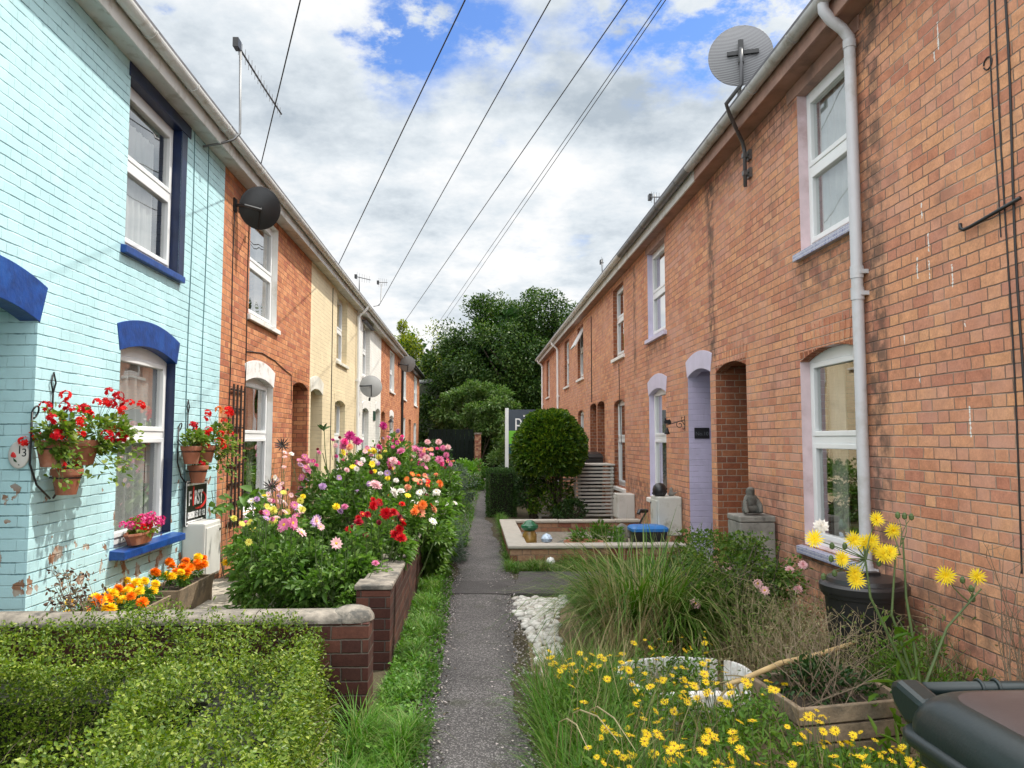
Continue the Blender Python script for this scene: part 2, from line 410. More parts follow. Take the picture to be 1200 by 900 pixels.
def glassmat():
    m, g, b = newmat('window_glass')
    ge = g.node('ShaderNodeNewGeometry')
    dt = g.node('ShaderNodeVectorMath', operation='DOT_PRODUCT')
    g.l.new(ge.outputs['Incoming'], dt.inputs[0]); g.l.new(ge.outputs['Normal'], dt.inputs[1])
    c = g.m('SUBTRACT', 1., g.m('ABSOLUTE', dt.outputs['Value']), clamp=True)
    f = g.m('MULTIPLY_ADD', g.m('POWER', c, 3.), 1.5, .13, clamp=True)
    t = g.node('ShaderNodeBsdfTransparent'); t.inputs[0].default_value = (.86, .89, .88, 1)
    gl = g.node('ShaderNodeBsdfGlossy'); gl.inputs['Roughness'].default_value = .012
    nz = g.bump(g.noise(g.pos(), 1.7, 1), .05, .05); g.put(gl.inputs['Normal'], nz)
    mx = g.node('ShaderNodeMixShader'); g.put(mx.inputs[0], f)
    g.l.new(t.outputs[0], mx.inputs[1]); g.l.new(gl.outputs[0], mx.inputs[2]); g.l.new(mx.outputs[0], g.n['Material Output'].inputs[0])
    return m
M['glass'] = glassmat()
def clothmat(name, col, alpha, trans):
    m, g, b = newmat(name)
    p = g.pos(); x, y, z = g.sep(p)
    w = g.m('MULTIPLY_ADD', g.noise(p, 60, 3), .5, .6)
    c = g.mix(w, tuple(t*.8 for t in col), col)
    d = g.node('ShaderNodeBsdfDiffuse'); g.put(d.inputs[0], c)
    t = g.node('ShaderNodeBsdfTranslucent'); g.put(t.inputs[0], c)
    a = g.node('ShaderNodeMixShader'); a.inputs[0].default_value = trans
    g.l.new(d.outputs[0], a.inputs[1]); g.l.new(t.outputs[0], a.inputs[2])
    tr = g.node('ShaderNodeBsdfTransparent'); k = g.node('ShaderNodeMixShader'); k.inputs[0].default_value = alpha
    g.l.new(tr.outputs[0], k.inputs[1]); g.l.new(a.outputs[0], k.inputs[2]); g.l.new(k.outputs[0], g.n['Material Output'].inputs[0])
    return m
M['net'] = clothmat('net_curtain', (.93, .93, .92), .95, .18)
M['drape'] = clothmat('grey_drape', (.11, .115, .125), 1., .2)
M['drape_pale'] = clothmat('pale_drape', (.62, .58, .52), 1., .25)

# ------------------------------------------------------------------ house kit
def put_curtain(name, s, W, y0, y1, z0, z1, m, parent, amp=.014, wl=.13, d=.178, sweep=0):
    n = max(8, int((y1-y0)/.012)); ph = random.random()*6
    ys = np.linspace(y0, y1, n); zs = np.linspace(z0, z1, 7)
    V = []
    for z in zs:
        t = (z-z0)/(z1-z0)
        yy = ys
        if sweep: # gathered to one side lower down
            k = 1-sweep*(1-t)**1.5*.75; yy = (y0+(ys-y0)*k) if sweep > 0 else (y1-(y1-ys)*k)
        xx = W+d+amp*np.sin(2*PI*ys/wl+ph+.5*np.sin(7*ys+3*t))*(1.2-.5*t)+amp*.4*np.sin(2*PI*ys/(wl*.43)+2*ph)
        V.append(np.stack([s*xx, yy, np.full(n, z)], 1))
    V = np.concatenate(V); F = []
    for j in range(6):
        a = np.arange(n-1)+j*n; F.append(np.stack([a, a+1, a+1+n, a+n], 1))
    return np_mesh(name, V, np.concatenate(F), m, parent, smooth=True)

def window(root, s, W, y0, y1, z0, z1, fm, sill, sillm, split=.5, curtain='net', d=.085, sash=.05, topbar=.06, name='window', tilt=0, proj=.05):
    f = MB(); X = lambda a: s*(W+a)
    fo = .045
    f.box(X(d), X(d+.07), y0, y0+fo, z0, z1); f.box(X(d), X(d+.07), y1-fo, y1, z0, z1)
    f.box(X(d), X(d+.07), y0+fo, y1-fo, z0, z0+fo+.015); f.box(X(d), X(d+.07), y0+fo, y1-fo, z1-topbar, z1)
    zm = z0+(z1-z0)*split
    f.box(X(d-.004), X(d+.066), y0+fo, y1-fo, zm-.03, zm+.03)
    panes = [(z0+fo+.015, zm-.03), (zm+.03, z1-topbar)]
    for a, b in panes:                      # inner sashes, slightly proud
        e = sash
        f.box(X(d-.012), X(d+.05), y0+fo, y0+fo+e, a, b); f.box(X(d-.012), X(d+.05), y1-fo-e, y1-fo, a, b)
        f.box(X(d-.012), X(d+.05), y0+fo+e, y1-fo-e, a, a+e*.9); f.box(X(d-.012), X(d+.05), y0+fo+e, y1-fo-e, b-e*.9, b)
    fr = f.build(name, fm, root, bevel=.006)
    g = MB()
    for a, b in panes:
        e = sash
        q = [(X(d+.022), y0+fo+e, a+e*.9), (X(d+.022), y1-fo-e, a+e*.9), (X(d+.022), y1-fo-e, b-e*.9), (X(d+.022), y0+fo+e, b-e*.9)]
        g.add(q, [(0, 1, 2, 3) if s < 0 else (3, 2, 1, 0)])
    g.build('pane', M['glass'], fr, fix=False)
    if sill:
        h = .085; sb = MB()
        sb.hexa([(X(-proj), y0-.07, z0-h), (X(-proj), y1+.07, z0-h), (X(d), y1+.07, z0-h), (X(d), y0-.07, z0-h)][::(1 if s > 0 else -1)],
                [(X(-proj), y0-.07, z0-.022), (X(-proj), y1+.07, z0-.022), (X(d), y1+.07, z0-.001), (X(d), y0-.07, z0-.001)][::(1 if s > 0 else -1)])
        sb.build('sill', sillm, fr, bevel=.006)
    if curtain == 'net':
        put_curtain('net_curtain', s, W, y0+.06, y1-.06, z0+.04, z1-.05, M['net'], fr)
    elif curtain == 'swept':
        put_curtain('net_curtain', s, W, y0+.06, y1-.25, z0+.04, z1-.25, M['net'], fr)
        put_curtain('drape', s, W, y1-.36, y1-.03, z0+.02, z1-.03, M['drape'], fr, d=.22, wl=.1)
        put_curtain('drape', s, W, y0+.05, y1-.2, z1-.36, z1-.03, M['drape'], fr, d=.23, wl=.1)
    elif curtain == 'lace':
        put_curtain('net_curtain', s, W, y0+.06, y1-.06, z0+.04, z1-.1, M['net'], fr, amp=.03, wl=.2)
        put_curtain('drape', s, W, y1-.3, y1-.03, z0+.02, z1-.03, M['drape'], fr, d=.2, wl=.1)
    elif curtain == 'sides':
        put_curtain('drape', s, W, y0+.03, y0+.3, z0+.02, z1-.03, M['drape_pale'], fr, d=.25, wl=.09)
        put_curtain('drape', s, W, y1-.3, y1-.03, z0+.02, z1-.03, M['drape_pale'], fr, d=.25, wl=.09)
    return fr

def arch_pts(y0, y1, zend, rise, t):
    y = y0+t*(y1-y0); z = zend+rise*(1-(2*t-1)**2)
    sl = -4*rise*(2*t-1)/(y1-y0); n = math.hypot(1, sl)
    return y, z, -sl/n, 1/n
def arch(root, name, s, W, y0, y1, zend, rise, h, m, n=1, gap=.0, d0=-.006, d1=.085, back=None):
    a = MB(); fn = lambda y, z, d: (s*(W+d), y, z)
    for i in range(n):
        k = 14 if n == 1 else 2
        t0, t1 = i/n+gap/2, (i+1)/n-gap/2
        bot, top = [], []
        dd = random.uniform(-.002, .002) if n > 1 else 0
        for j in range(k+1):
            y, z, ny, nz = arch_pts(y0, y1, zend, rise, t0+(t1-t0)*j/k)
            bot.append((y, z)); top.append((y+ny*h, z+nz*h))
        a.prism(bot+top[::-1], fn, d0+dd, d1)
    if back is not None:
        bot, top = [], []
        for j in range(13):
            y, z, ny, nz = arch_pts(y0, y1, zend+.003, rise, j/12)
            bot.append((y, z)); top.append((y+ny*(h-.006), z+nz*(h-.006)))
        a.prism(bot+top[::-1], fn, d0+.007, d1-.003, 1)
        return a.build(name, [m, back], root, bevel=.003)
    return a.build(name, m, root, bevel=.004)

def facade(root, s, W, y0, y1, H, ops, mats, ends=(True, True), thick=.24, depth=5.5):
    """front wall with true openings and reveals, party walls and back wall, one mesh"""
    a = MB(); X = lambda d: s*(W+d)
    ys = sorted({y0, y1, *[o['y0'] for o in ops], *[o['y1'] for o in ops]})
    zs = sorted({-.15, H, *[o['z0'] for o in ops], *[o['z1'] for o in ops]})
    inside = lambda y, z: any(o['y0'] < y < o['y1'] and o['z0'] < z < o['z1'] for o in ops)
    def quad(p, mi=0): a.add(p, [(0, 1, 2, 3)], mi)
    for i in range(len(ys)-1):
        for j in range(len(zs)-1):
            if not inside((ys[i]+ys[i+1])/2, (zs[j]+zs[j+1])/2):
                p = [(X(0), ys[i], zs[j]), (X(0), ys[i+1], zs[j]), (X(0), ys[i+1], zs[j+1]), (X(0), ys[i], zs[j+1])]
                quad(p if s < 0 else p[::-1])
    for o in ops:
        D = o.get('depth', .16); mi = o.get('mi', 0); A, B, C, E = o['y0'], o['y1'], o['z0'], o['z1']
        quad([(X(0), A, C), (X(0), A, E), (X(D), A, E), (X(D), A, C)][::s], mi)
        quad([(X(0), B, C), (X(D), B, C), (X(D), B, E), (X(0), B, E)][::s], mi)
        quad([(X(0), A, E), (X(0), B, E), (X(D), B, E), (X(D), A, E)][::s], o.get('mt', mi))
        quad([(X(0), A, C), (X(D), A, C), (X(D), B, C), (X(0), B, C)][::s], mi)
    e0, e1 = y0+(0 if ends[0] else .01), y1-(0 if ends[1] else .01)
    quad([(X(0), e0, -.15), (X(0), e0, H), (X(depth), e0, H), (X(depth), e0, -.15)][::s])
    quad([(X(0), e1, -.15), (X(depth), e1, -.15), (X(depth), e1, H), (X(0), e1, H)][::s])
    quad([(X(depth), e0, -.15), (X(depth), e0, H), (X(depth), e1, H), (X(depth), e1, -.15)])
    quad([(X(0), e0, H), (X(depth), e0, H), (X(depth), e1, H), (X(0), e1, H)])
    return a.build('wall', mats, root, fix=False)

def eaves(root, s, W, y0, y1, H, gm, fm, sm, rm, lip=.0):
    X = lambda d: s*(W+d)
    MB().box(X(0), X(-.165), y0, y1, H-.02, H).build('soffit', sm, root)
    MB().box(X(-.165), X(-.19), y0, y1, H-.045, H+.155).build('fascia', fm, root, bevel=.004)
    # gutter: open half-round trough on brackets
    g = MB(); c, zc, r, t = -.252, H+.12, .058, .004; n = 12
    prof = [(math.cos(PI+PI*i/n)*r, math.sin(PI+PI*i/n)*r) for i in range(n+1)] + [(math.cos(2*PI-PI*i/n)*(r-t), math.sin(2*PI-PI*i/n)*(r-t)) for i in range(n+1)]
    g.prism(prof, lambda p, q, d: (X(c)+p, d, zc+q), y0, y1)
    yy = y0+.5
    while yy < y1:
        R = r+.006
        pr = [(math.cos(PI+PI*i/n)*R, math.sin(PI+PI*i/n)*R) for i in range(n+1)] + [(math.cos(2*PI-PI*i/n)*(r+.0008), math.sin(2*PI-PI*i/n)*(r+.0008)) for i in range(n+1)]
        w = .028 if random.random() < .6 else .06
        g.prism(pr, lambda p, q, d: (X(c)+p, d, zc+q), yy, yy+w)
        g.box(X(c+.062), X(-.19), yy, yy+.03, zc-.03, zc+.03)
        yy += random.uniform(.85, 1.05)
    g.build('gutter', gm, root)
    # pitched roof, two slopes with a ridge
    rf = MB(); sl = math.tan(math.radians(34)); D = 3.0; t = .05
    zE = H+.15
    def pt(d): return zE+(d+.27)*sl if d <= D else zE+(D+.27)*sl-(d-D)*sl
    for a, b in ((-.27, D), (D, 6.2)):
        rf.hexa([(X(a), y0, pt(a)), (X(a), y1, pt(a)), (X(b), y1, pt(b)), (X(b), y0, pt(b))],
                [(X(a), y0, pt(a)+t), (X(a), y1, pt(a)+t), (X(b), y1, pt(b)+t), (X(b), y0, pt(b)+t)])
    rf.build('roof', rm, root)

def door(root, s, W, y0, y1, z1, m, d=.9, glazed=True, z0=.12):
    X = lambda a: s*(W+a)
    b = MB(); b.box(X(d), X(d+.05), y0+.05, y1-.05, z0, z1-.42)
    for (a, c) in ((.1, .48), (.52, .9)):
        for (e, f) in ((.12, .42),):
            w = y1-y0-.1; h = z1-.42-z0
            b.box(X(d-.012), X(d), y0+.05+w*a+.01, y0+.05+w*c-.01, z0+h*e, z0+h*f)
    o = b.build('door', m, root, bevel=.004)
    fr = MB(); fr.box(X(d-.03), X(d+.06), y0, y0+.05, 0, z1); fr.box(X(d-.03), X(d+.06), y1-.05, y1, 0, z1)
    fr.box(X(d-.03), X(d+.06), y0+.05, y1-.05, z1-.42, z1-.36); fr.box(X(d-.03), X(d+.06), y0+.05, y1-.05, z1-.04, z1); fr.box(X(d-.03), X(d+.06), y0+.05, y1-.05, 0, z0)
    fr.build('door_frame', M['white_upvc'], root)
    g = MB(); q = [(X(d+.02), y0+.05, z1-.36), (X(d+.02), y1-.05, z1-.36), (X(d+.02), y1-.05, z1-.04), (X(d+.02), y0+.05, z1-.04)]
    g.add(q, [(0, 1, 2, 3) if s < 0 else (3, 2, 1, 0)]).build('fanlight', M['glass'], root, fix=False)
    h = MB(); h.tube([(X(d-.045), y0+.14, 1.05), (X(d-.045), y0+.26, 1.05)], .011, 8); h.build('handle', M['galv'], o)
    MB().box(X(-.02), X(d), y0+.002, y1-.002, -.02, z0-.02).build('doorstep', M['stone_grey'], root)
def downpipe(root, s, W, y, H, m, zb=0.0, r=.036, joints=(3.0, 1.2), neck=True):
    X = lambda a: s*(W+a); d = -.06; g = MB()
    top = [(X(-.252), y, H+.07), (X(-.252), y, H+.02), (X(-.2), y, H-.05), (X(-.11), y, H-.12), (X(d), y, H-.19), (X(d), y, H-.26)]
    g.tube(top+[(X(d), y, zb)], r, 14)
    for j in joints:
        g.tube([(X(d), y, j), (X(d), y, j+.09)], r+.006, 14)
        g.box(X(0), X(d), y-.055, y+.055, j+.03, j+.06)
    g.tube([(X(d), y, H-.27), (X(d), y, H-.21)], r+.006, 14)
    g.build('downpipe', m, root, smooth=True).modifiers.new('edges', 'EDGE_SPLIT').split_angle = .7

H = 4.80
def win(y0, y1, z0, z1, **k): return dict(y0=y0, y1=y1, z0=z0, z1=z1, **k)
# ================================================================== LEFT TERRACE
def house(name, label, s, y0, y1, ops, mats, gm, fm, sm, rm, ends=(False, False)):
    W = WL if s < 0 else WR
    r = thing(name, (s*W, (y0+y1)/2, 0), label, 'house')
    facade(r, s, W, y0, y1, H, ops, mats, ends)
    eaves(r, s, W, y0, y1, H, gm, fm, sm, rm)
    return r
D = .9
# --- blue house
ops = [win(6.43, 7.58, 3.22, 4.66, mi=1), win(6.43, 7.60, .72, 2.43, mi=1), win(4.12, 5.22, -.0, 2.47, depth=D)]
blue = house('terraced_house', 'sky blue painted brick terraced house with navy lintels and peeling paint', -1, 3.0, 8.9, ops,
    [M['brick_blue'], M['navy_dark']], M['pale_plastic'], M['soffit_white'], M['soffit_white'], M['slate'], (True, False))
window(blue, -1, WL, 6.43, 7.58, 3.22, 4.66, M['white_upvc'], True, M['navy'], .52, 'swept', topbar=.075)
window(blue, -1, WL, 6.43, 7.60, .72, 2.43, M['white_upvc'], True, M['navy'], .54, 'lace', topbar=.12, proj=.12)
arch(blue, 'lintel', -1, WL, 6.41, 7.62, 2.33, .09, .225, M['navy'])
arch(blue, 'lintel', -1, WL, 4.10, 5.24, 2.38, .09, .26, M['navy'], d1=.12)
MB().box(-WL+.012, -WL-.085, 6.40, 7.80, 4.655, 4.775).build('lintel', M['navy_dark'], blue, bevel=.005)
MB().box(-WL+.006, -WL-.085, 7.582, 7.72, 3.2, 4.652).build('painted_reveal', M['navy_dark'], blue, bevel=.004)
door(blue, -1, WL, 4.12, 5.22, 2.47, M['dark_door'])
for yy in (7.9, 8.32):
    w = MB(); w.tube([(-WL+.006, yy+.02*math.sin(z*2), z) for z in np.linspace(.3, 4.78, 14)], .0045, 6); w.build('wall_cable', mat('painted_cable', (.10, .20, .22), .6), blue)
# --- orange brick house
ops = [win(9.95, 11.35, 3.22, 4.68, mi=1), win(9.92, 11.25, .68, 2.44, mi=1), win(12.45, 13.58, 0, 2.55, depth=D)]
bl = house('terraced_house', 'orange brick terraced house with white window arch between the blue and the cream houses', -1, 8.9, 13.7, ops,
    [M['brick_left'], M['white_paint']], M['pale_plastic'], M['soffit_white'], M['soffit_white'], M['slate'])
window(bl, -1, WL, 9.95, 11.35, 3.22, 4.68, M['white_upvc'], True, M['white_paint'], .5, 'sides')
window(bl, -1, WL, 9.92, 11.25, .68, 2.44, M['white_upvc'], True, M['white_paint'], .55, 'sides', topbar=.1)
arch(bl, 'lintel', -1, WL, 9.90, 11.27, 2.34, .09, .23, M['white_chipped'])
arch(bl, 'brick_arch', -1, WL, 12.43, 13.6, 2.45, .10, .225, M['brick_left'], 13, .07, d1=.11, back=M['brick_jamb'])
door(bl, -1, WL, 12.45, 13.58, 2.55, M['dark_door'])
for yy, z0 in ((9.25, 1.), (9.86, 1.3)):
    w = MB(); w.tube([(-WL+.008, yy+.012*math.sin(z*3), z) for z in np.linspace(z0, 4.4, 12)], .006, 6); w.build('wall_cable', M['dark_wire'], bl)
w = MB(); w.tube([(-WL+.008, 9.88, 2.72), (-WL+.008, 10.6, 2.78), (-WL+.008, 11.3, 2.74), (-WL+.008, 11.9, 2.66), (-WL+.008, 12.3, 2.62), (-WL+.008, 12.34, 2.2)], .006, 6); w.build('wall_cable', M['dark_wire'], bl)
# --- cream house
ops = [win(16.3, 17.6, 3.28, 4.74), win(16.2, 17.5, .7, 2.44), win(13.82, 14.88, 0, 2.52, depth=D)]
cr = house('terraced_house', 'cream painted brick terraced house in the left row', -1, 13.7, 19.1, ops,
    [M['brick_cream'], M['cream_paint']], M['pale_plastic'], M['soffit_white'], M['soffit_white'], M['slate'])
window(cr, -1, WL, 16.3, 17.6, 3.28, 4.74, M['white_upvc'], True, M['cream_paint'], .5, 'sides', d=.12)
window(cr, -1, WL, 16.2, 17.5, .7, 2.44, M['white_upvc'], True, M['cream_paint'], .55, 'net', d=.12)
arch(cr, 'lintel', -1, WL, 16.18, 17.52, 2.36, .08, .22, M['brick_cream'], d1=.12)
arch(cr, 'lintel', -1, WL, 13.80, 14.9, 2.44, .09, .24, M['cream_paint'], d1=.12)
door(cr, -1, WL, 13.82, 14.88, 2.52, M['green_door'])
downpipe(cr, -1, WL, 18.95, H, M['white_upvc'], 0)
w = MB(); w.tube([(-WL+.008, 15.75, z) for z in (.3, 4.7)], .008, 6); w.build('wall_cable', M['dark_wire'], cr)
# --- white house
ops = [win(20.1, 21.5, 3.28, 4.7), win(20.2, 21.4, .7, 2.44), win(22.9, 23.95, 0, 2.52, depth=D)]
wh = house('terraced_house', 'white rendered terraced house beyond the cream one', -1, 19.1, 24.1, ops,
    [M['brick_white'], M['cream_paint']], M['pale_plastic'], M['soffit_white'], M['soffit_white'], M['slate'])
window(wh, -1, WL, 20.1, 21.5, 3.28, 4.7, M['white_upvc'], True, M['white_paint'], .5, 'net', d=.12)
window(wh, -1, WL, 20.2, 21.4, .7, 2.44, M['white_upvc'], True, M['white_paint'], .55, 'sides', d=.12)
arch(wh, 'lintel', -1, WL, 20.18, 21.42, 2.36, .08, .2, M['white_paint'])
arch(wh, 'lintel', -1, WL, 22.88, 23.97, 2.44, .09, .22, M['white_paint'])
door(wh, -1, WL, 22.9, 23.95, 2.52, M['white_upvc'], d=.3)
MB().box(-WL+.1, -WL, 19.9, 21.7, 4.66, 4.70).build('window_hood', M['slate'], wh)
MB().box(-WL+.02, -WL, 22.3, 22.75, 2.15, 2.42).build('house_plate', M['green_door'], wh)
# --- two far brick houses
ops = [win(26.6, 28.1, 3.3, 4.7, mi=1), win(26.7, 28., .7, 2.44, mi=1), win(24.3, 25.3, 0, 2.5, depth=D)]
f1 = house('terraced_house', 'far orange brick house next to the white house in the left row', -1, 24.1, 30.6, ops,
    [M['brick_left'], M['white_paint']], M['pale_plastic'], M['soffit_white'], M['soffit_white'], M['slate'])
window(f1, -1, WL, 26.6, 28.1, 3.3, 4.7, M['white_upvc'], True, M['white_paint'], .5, 'net')
window(f1, -1, WL, 26.7, 28., .7, 2.44, M['white_upvc'], True, M['white_paint'], .5, 'net')
arch(f1, 'lintel', -1, WL, 26.68, 28.02, 2.36, .08, .2, M['white_paint'])
arch(f1, 'brick_arch', -1, WL, 24.28, 25.32, 2.42, .08, .2, M['brick_left'], d1=.12)
door(f1, -1, WL, 24.3, 25.3, 2.5, M['white_upvc'], d=.25)
ops = [win(31.4, 33., 3.3, 4.7, mi=1), win(31.6, 32.8, .7, 2.5, mi=1), win(37.4, 39.3, 3.3, 4.7, mi=1), win(37.4, 39., .7, 2.4, mi=1), win(34.5, 35.8, 0, 2.5, depth=.4)]
f2 = house('terraced_house', 'last orange brick house of the left row with black gutter', -1, 30.6, 41., ops,
    [M['brick_left'], M['white_paint']], M['black_plastic'], M['black_plastic'], M['black_plastic'], M['slate'], (False, True))
for a in ((31.4, 33., 3.3, 4.7), (31.6, 32.8, .7, 2.5), (37.4, 39.3, 3.3, 4.7), (37.4, 39., .7, 2.4)):
    window(f2, -1, WL, *a, M['white_upvc'], True, M['white_paint'], .5, 'net')
door(f2, -1, WL, 34.5, 35.8, 2.5, M['white_upvc'], d=.3)
downpipe(f2, -1, WL, 30.75, H, M['black_plastic'], 0, r=.05)

# ================================================================== RIGHT TERRACE
tilesill = None
def tilemat():
    m, g, b = newmat('blue_tiled_sill')
    x, y, z = g.sep(g.pos())
    bk = g.node('ShaderNodeTexBrick'); g.put(bk.inputs['Vector'], g.comb(y, g.m('ADD', x, z)))
    bk.offset = 0; bk.inputs['Color1'].default_value = (.13, .15, .33, 1); bk.inputs['Color2'].default_value = (.34, .35, .47, 1); bk.inputs['Mortar'].default_value = (.55, .55, .58, 1)
    bk.inputs['Scale'].default_value = 1; bk.inputs['Brick Width'].default_value = .026; bk.inputs['Row Height'].default_value = .026; bk.inputs['Mortar Size'].default_value = .003
    g.put(b.inputs['Base Color'], bk.outputs[0]); b.inputs['Roughness'].default_value = .3
    return m
M['tile_sill'] = tilemat()
def rhouse(label, y0, y1, ops, mats, gm, fm, ends=(False, False), brick='brick_near'):
    return house('terraced_house', label, 1, y0, y1, ops, [M[brick]]+mats, gm, fm, M['fascia_brown'], M['slate'], ends)
# --- near house
ops = [win(5.53, 6.52, 3.25, 4.66, mi=1), win(5.52, 6.60, .70, 2.36, mi=1), win(7.94, 8.97, 0, 2.47, depth=D, mi=2)]
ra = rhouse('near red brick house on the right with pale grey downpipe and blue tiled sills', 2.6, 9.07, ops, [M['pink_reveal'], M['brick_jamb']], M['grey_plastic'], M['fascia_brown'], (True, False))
window(ra, 1, WR, 5.53, 6.52, 3.25, 4.66, M['white_upvc'], True, M['tile_sill'], .5, 'net', topbar=.07)
window(ra, 1, WR, 5.52, 6.60, .70, 2.36, M['white_upvc'], True, M['tile_sill'], .54, 'sides', topbar=.1)
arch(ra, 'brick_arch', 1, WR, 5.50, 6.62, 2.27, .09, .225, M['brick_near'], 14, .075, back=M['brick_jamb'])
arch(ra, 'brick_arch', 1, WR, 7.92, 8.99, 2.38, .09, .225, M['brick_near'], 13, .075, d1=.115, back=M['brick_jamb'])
MB().box(WR-.012, WR+.085, 5.4, 6.72, 4.655, 4.776).build('lintel', M['fascia_brown'], ra, bevel=.005)
door(ra, 1, WR, 7.94, 8.97, 2.47, M['dark_door'])
downpipe(ra, 1, WR, 5.44, H, M['downpipe_grey'], .25, r=.042, joints=(2.78, 2.62, .62))
# cables and a stub of pipe on the near wall
def wcable(root, pts, r):
    w = MB(); w.tube([(WR-r, y, z) for y, z in pts], r, 6); w.build('wall_cable', M['dark_wire'], root)
zz = np.linspace(.9, 4.75, 16)
wcable(ra, [(3.86+.01*math.sin(3*z), z) for z in zz], .0065)
wcable(ra, [(3.935+.012*math.sin(2*z+1), z) for z in zz], .0045)
wcable(ra, [(3.99+.01*math.sin(4*z), z) for z in np.linspace(2.7, 4.75, 10)], .0035)
wcable(ra, [(4.02+.035*math.cos(a), 3.70+.035*math.sin(a)) for a in np.linspace(0, 6.0, 14)], .004)
w = MB(); w.tube([(WR-.02, 3.80, 2.86), (WR-.022, 4.20, 2.82), (WR-.03, 4.25, 2.815), (WR-.03, 4.278, 2.83), (WR-.03, 4.28, 2.86)], .011, 8); w.build('overflow_pipe', M['black_plastic'], ra, smooth=True)
# --- lilac trim house
ops = [win(11.3, 12.45, 3.25, 4.66, mi=1), win(11.35, 12.45, .68, 2.40, mi=1), win(9.18, 10.15, 0, 2.5, depth=D, mi=2)]
rb = rhouse('red brick house with lilac painted doorway, window arch and reveals', 9.07, 13.5, ops, [M['lilac'], M['brick_lilac']], M['dark_plastic'], M['soffit_white'])
window(rb, 1, WR, 11.3, 12.45, 3.25, 4.66, M['white_upvc'], True, M['lilac'], .5, 'net')
window(rb, 1, WR, 11.35, 12.45, .68, 2.40, M['white_upvc'], True, M['white_paint'], .55, 'net')
arch(rb, 'lintel', 1, WR, 11.33, 12.47, 2.31, .09, .23, M['lilac'])
arch(rb, 'lintel', 1, WR, 9.16, 10.17, 2.42, .08, .23, M['lilac'], d1=.115)
MB().box(WR-.01, WR+.085, 11.2, 12.55, 4.655, 4.776).build('lintel', M['fascia_brown'], rb)
door(rb, 1, WR, 9.18, 10.15, 2.5, M['dark_door'])
# --- further houses of the row
def far_right(label, y0, y1, wy, dy, gm, fm, ends=(False, False), reveal='brick_jamb'):
    ops = [win(wy, wy+1.1, 3.25, 4.66, mi=1), win(wy, wy+1.1, .68, 2.38, mi=1), win(dy, dy+1.0, 0, 2.46, depth=D, mi=1)]
    r = rhouse(label, y0, y1, ops, [M[reveal]], gm, fm, ends)
    window(r, 1, WR, wy, wy+1.1, 3.25, 4.66, M['white_upvc'], True, M['white_paint'], .55, 'none')
    window(r, 1, WR, wy, wy+1.1, .68, 2.38, M['white_upvc'], True, M['white_paint'], .55, 'sides')
    arch(r, 'brick_arch', 1, WR, wy-.02, wy+1.12, 2.29, .09, .225, M['brick_near'], 13, .07, back=M['brick_jamb'])
    arch(r, 'brick_arch', 1, WR, dy-.02, dy+1.02, 2.38, .08, .225, M['brick_near'], 13, .07, d1=.115, back=M['brick_jamb'])
    door(r, 1, WR, dy, dy+1.0, 2.46, M['dark_door'])
    return r
rc = far_right('red brick house on the right behind the slatted bin store, third from the near end', 13.5, 17.78, 14.5, 16.75, M['pale_plastic'], M['soffit_white'])
rd = far_right('red brick house with a tilted open upper window behind the round clipped tree', 17.78, 22.2, 19.95, 17.85, M['pale_plastic'], M['soffit_white'])
re_ = far_right('far red brick house with white downpipe, last but one in the right row', 22.2, 26.5, 23.0, 25.3, M['pale_plastic'], M['soffit_white'])
rf_ = far_right('last red brick house of the right row, ending at the trees', 26.5, 32.0, 29.0, 26.7, M['pale_plastic'], M['soffit_white'], (False, True))
downpipe(re_, 1, WR, 25.6, H, M['white_upvc']); downpipe(rf_, 1, WR, 31.4, H, M['white_upvc'])
# opened top light of the fourth house
v = MB(); 
v.hexa([(WR+.05, 20.02, 4.58), (WR+.05, 20.98, 4.58), (WR+.08, 20.98, 4.58), (WR+.08, 20.02, 4.58)], [(WR-.22, 20.02, 4.08), (WR-.22, 20.98, 4.08), (WR-.19, 20.98, 4.06), (WR-.19, 20.02, 4.06)])
v.build('open_toplight', M['white_upvc'], rd)
w = MB(); w.tube([(WR-.008, 15.0, 3.1), (WR-.008, 14.95, 2.4), (WR-.008, 14.8, 1.5)], .007, 6); w.build('wall_cable', M['dark_wire'], rc)
for y in (17.8, 20.9):
    pass
w = MB(); w.tube([(WR-.01, 18.5, z) for z in (2.5, 4.6)], .012, 6); w.build('wall_cable', M['dark_wire'], rd)
# ================================================================== GROUND
def sheet(name, poly, z, m, kind='structure', sub=0):
    a = MB(); a.add([(x, y, z) for x, y in poly], [tuple(range(len(poly)))])
    o = a.build(name, m, None, fix=False); return tag(o, kind=kind)
def groundmat(name, cols, sc=3., fine=60, bump=.5):
    m, g, b = newmat(name); p = g.pos()
    k = len(cols); c = g.ramp(g.noise(p, sc, 6, .65), [(.25+.5*i/(k-1), x) for i, x in enumerate(cols)])
    f = g.noise(p, fine, 4, .7); c = g.mix(.7, c, g.ramp(f, [(.3, (.55, .55, .55)), (.7, (1.35, 1.35, 1.35))]), 'MULTIPLY')
    g.put(b.inputs['Base Color'], c); b.inputs['Roughness'].default_value = .95; b.inputs['Specular IOR Level'].default_value = .2
    g.put(b.inputs['Normal'], g.bump(f, bump, .02)); return m
M['ground'] = groundmat('garden_ground', [(.045, .036, .022), (.075, .06, .036), (.06, .07, .028)], 2.)
M['bed'] = groundmat('flower_bed_soil', [(.035, .026, .018), (.06, .045, .03), (.05, .05, .025)], 4.)
M['straw'] = groundmat('dry_litter', [(.12, .09, .05), (.24, .18, .11), (.09, .075, .04)], 6., 90)
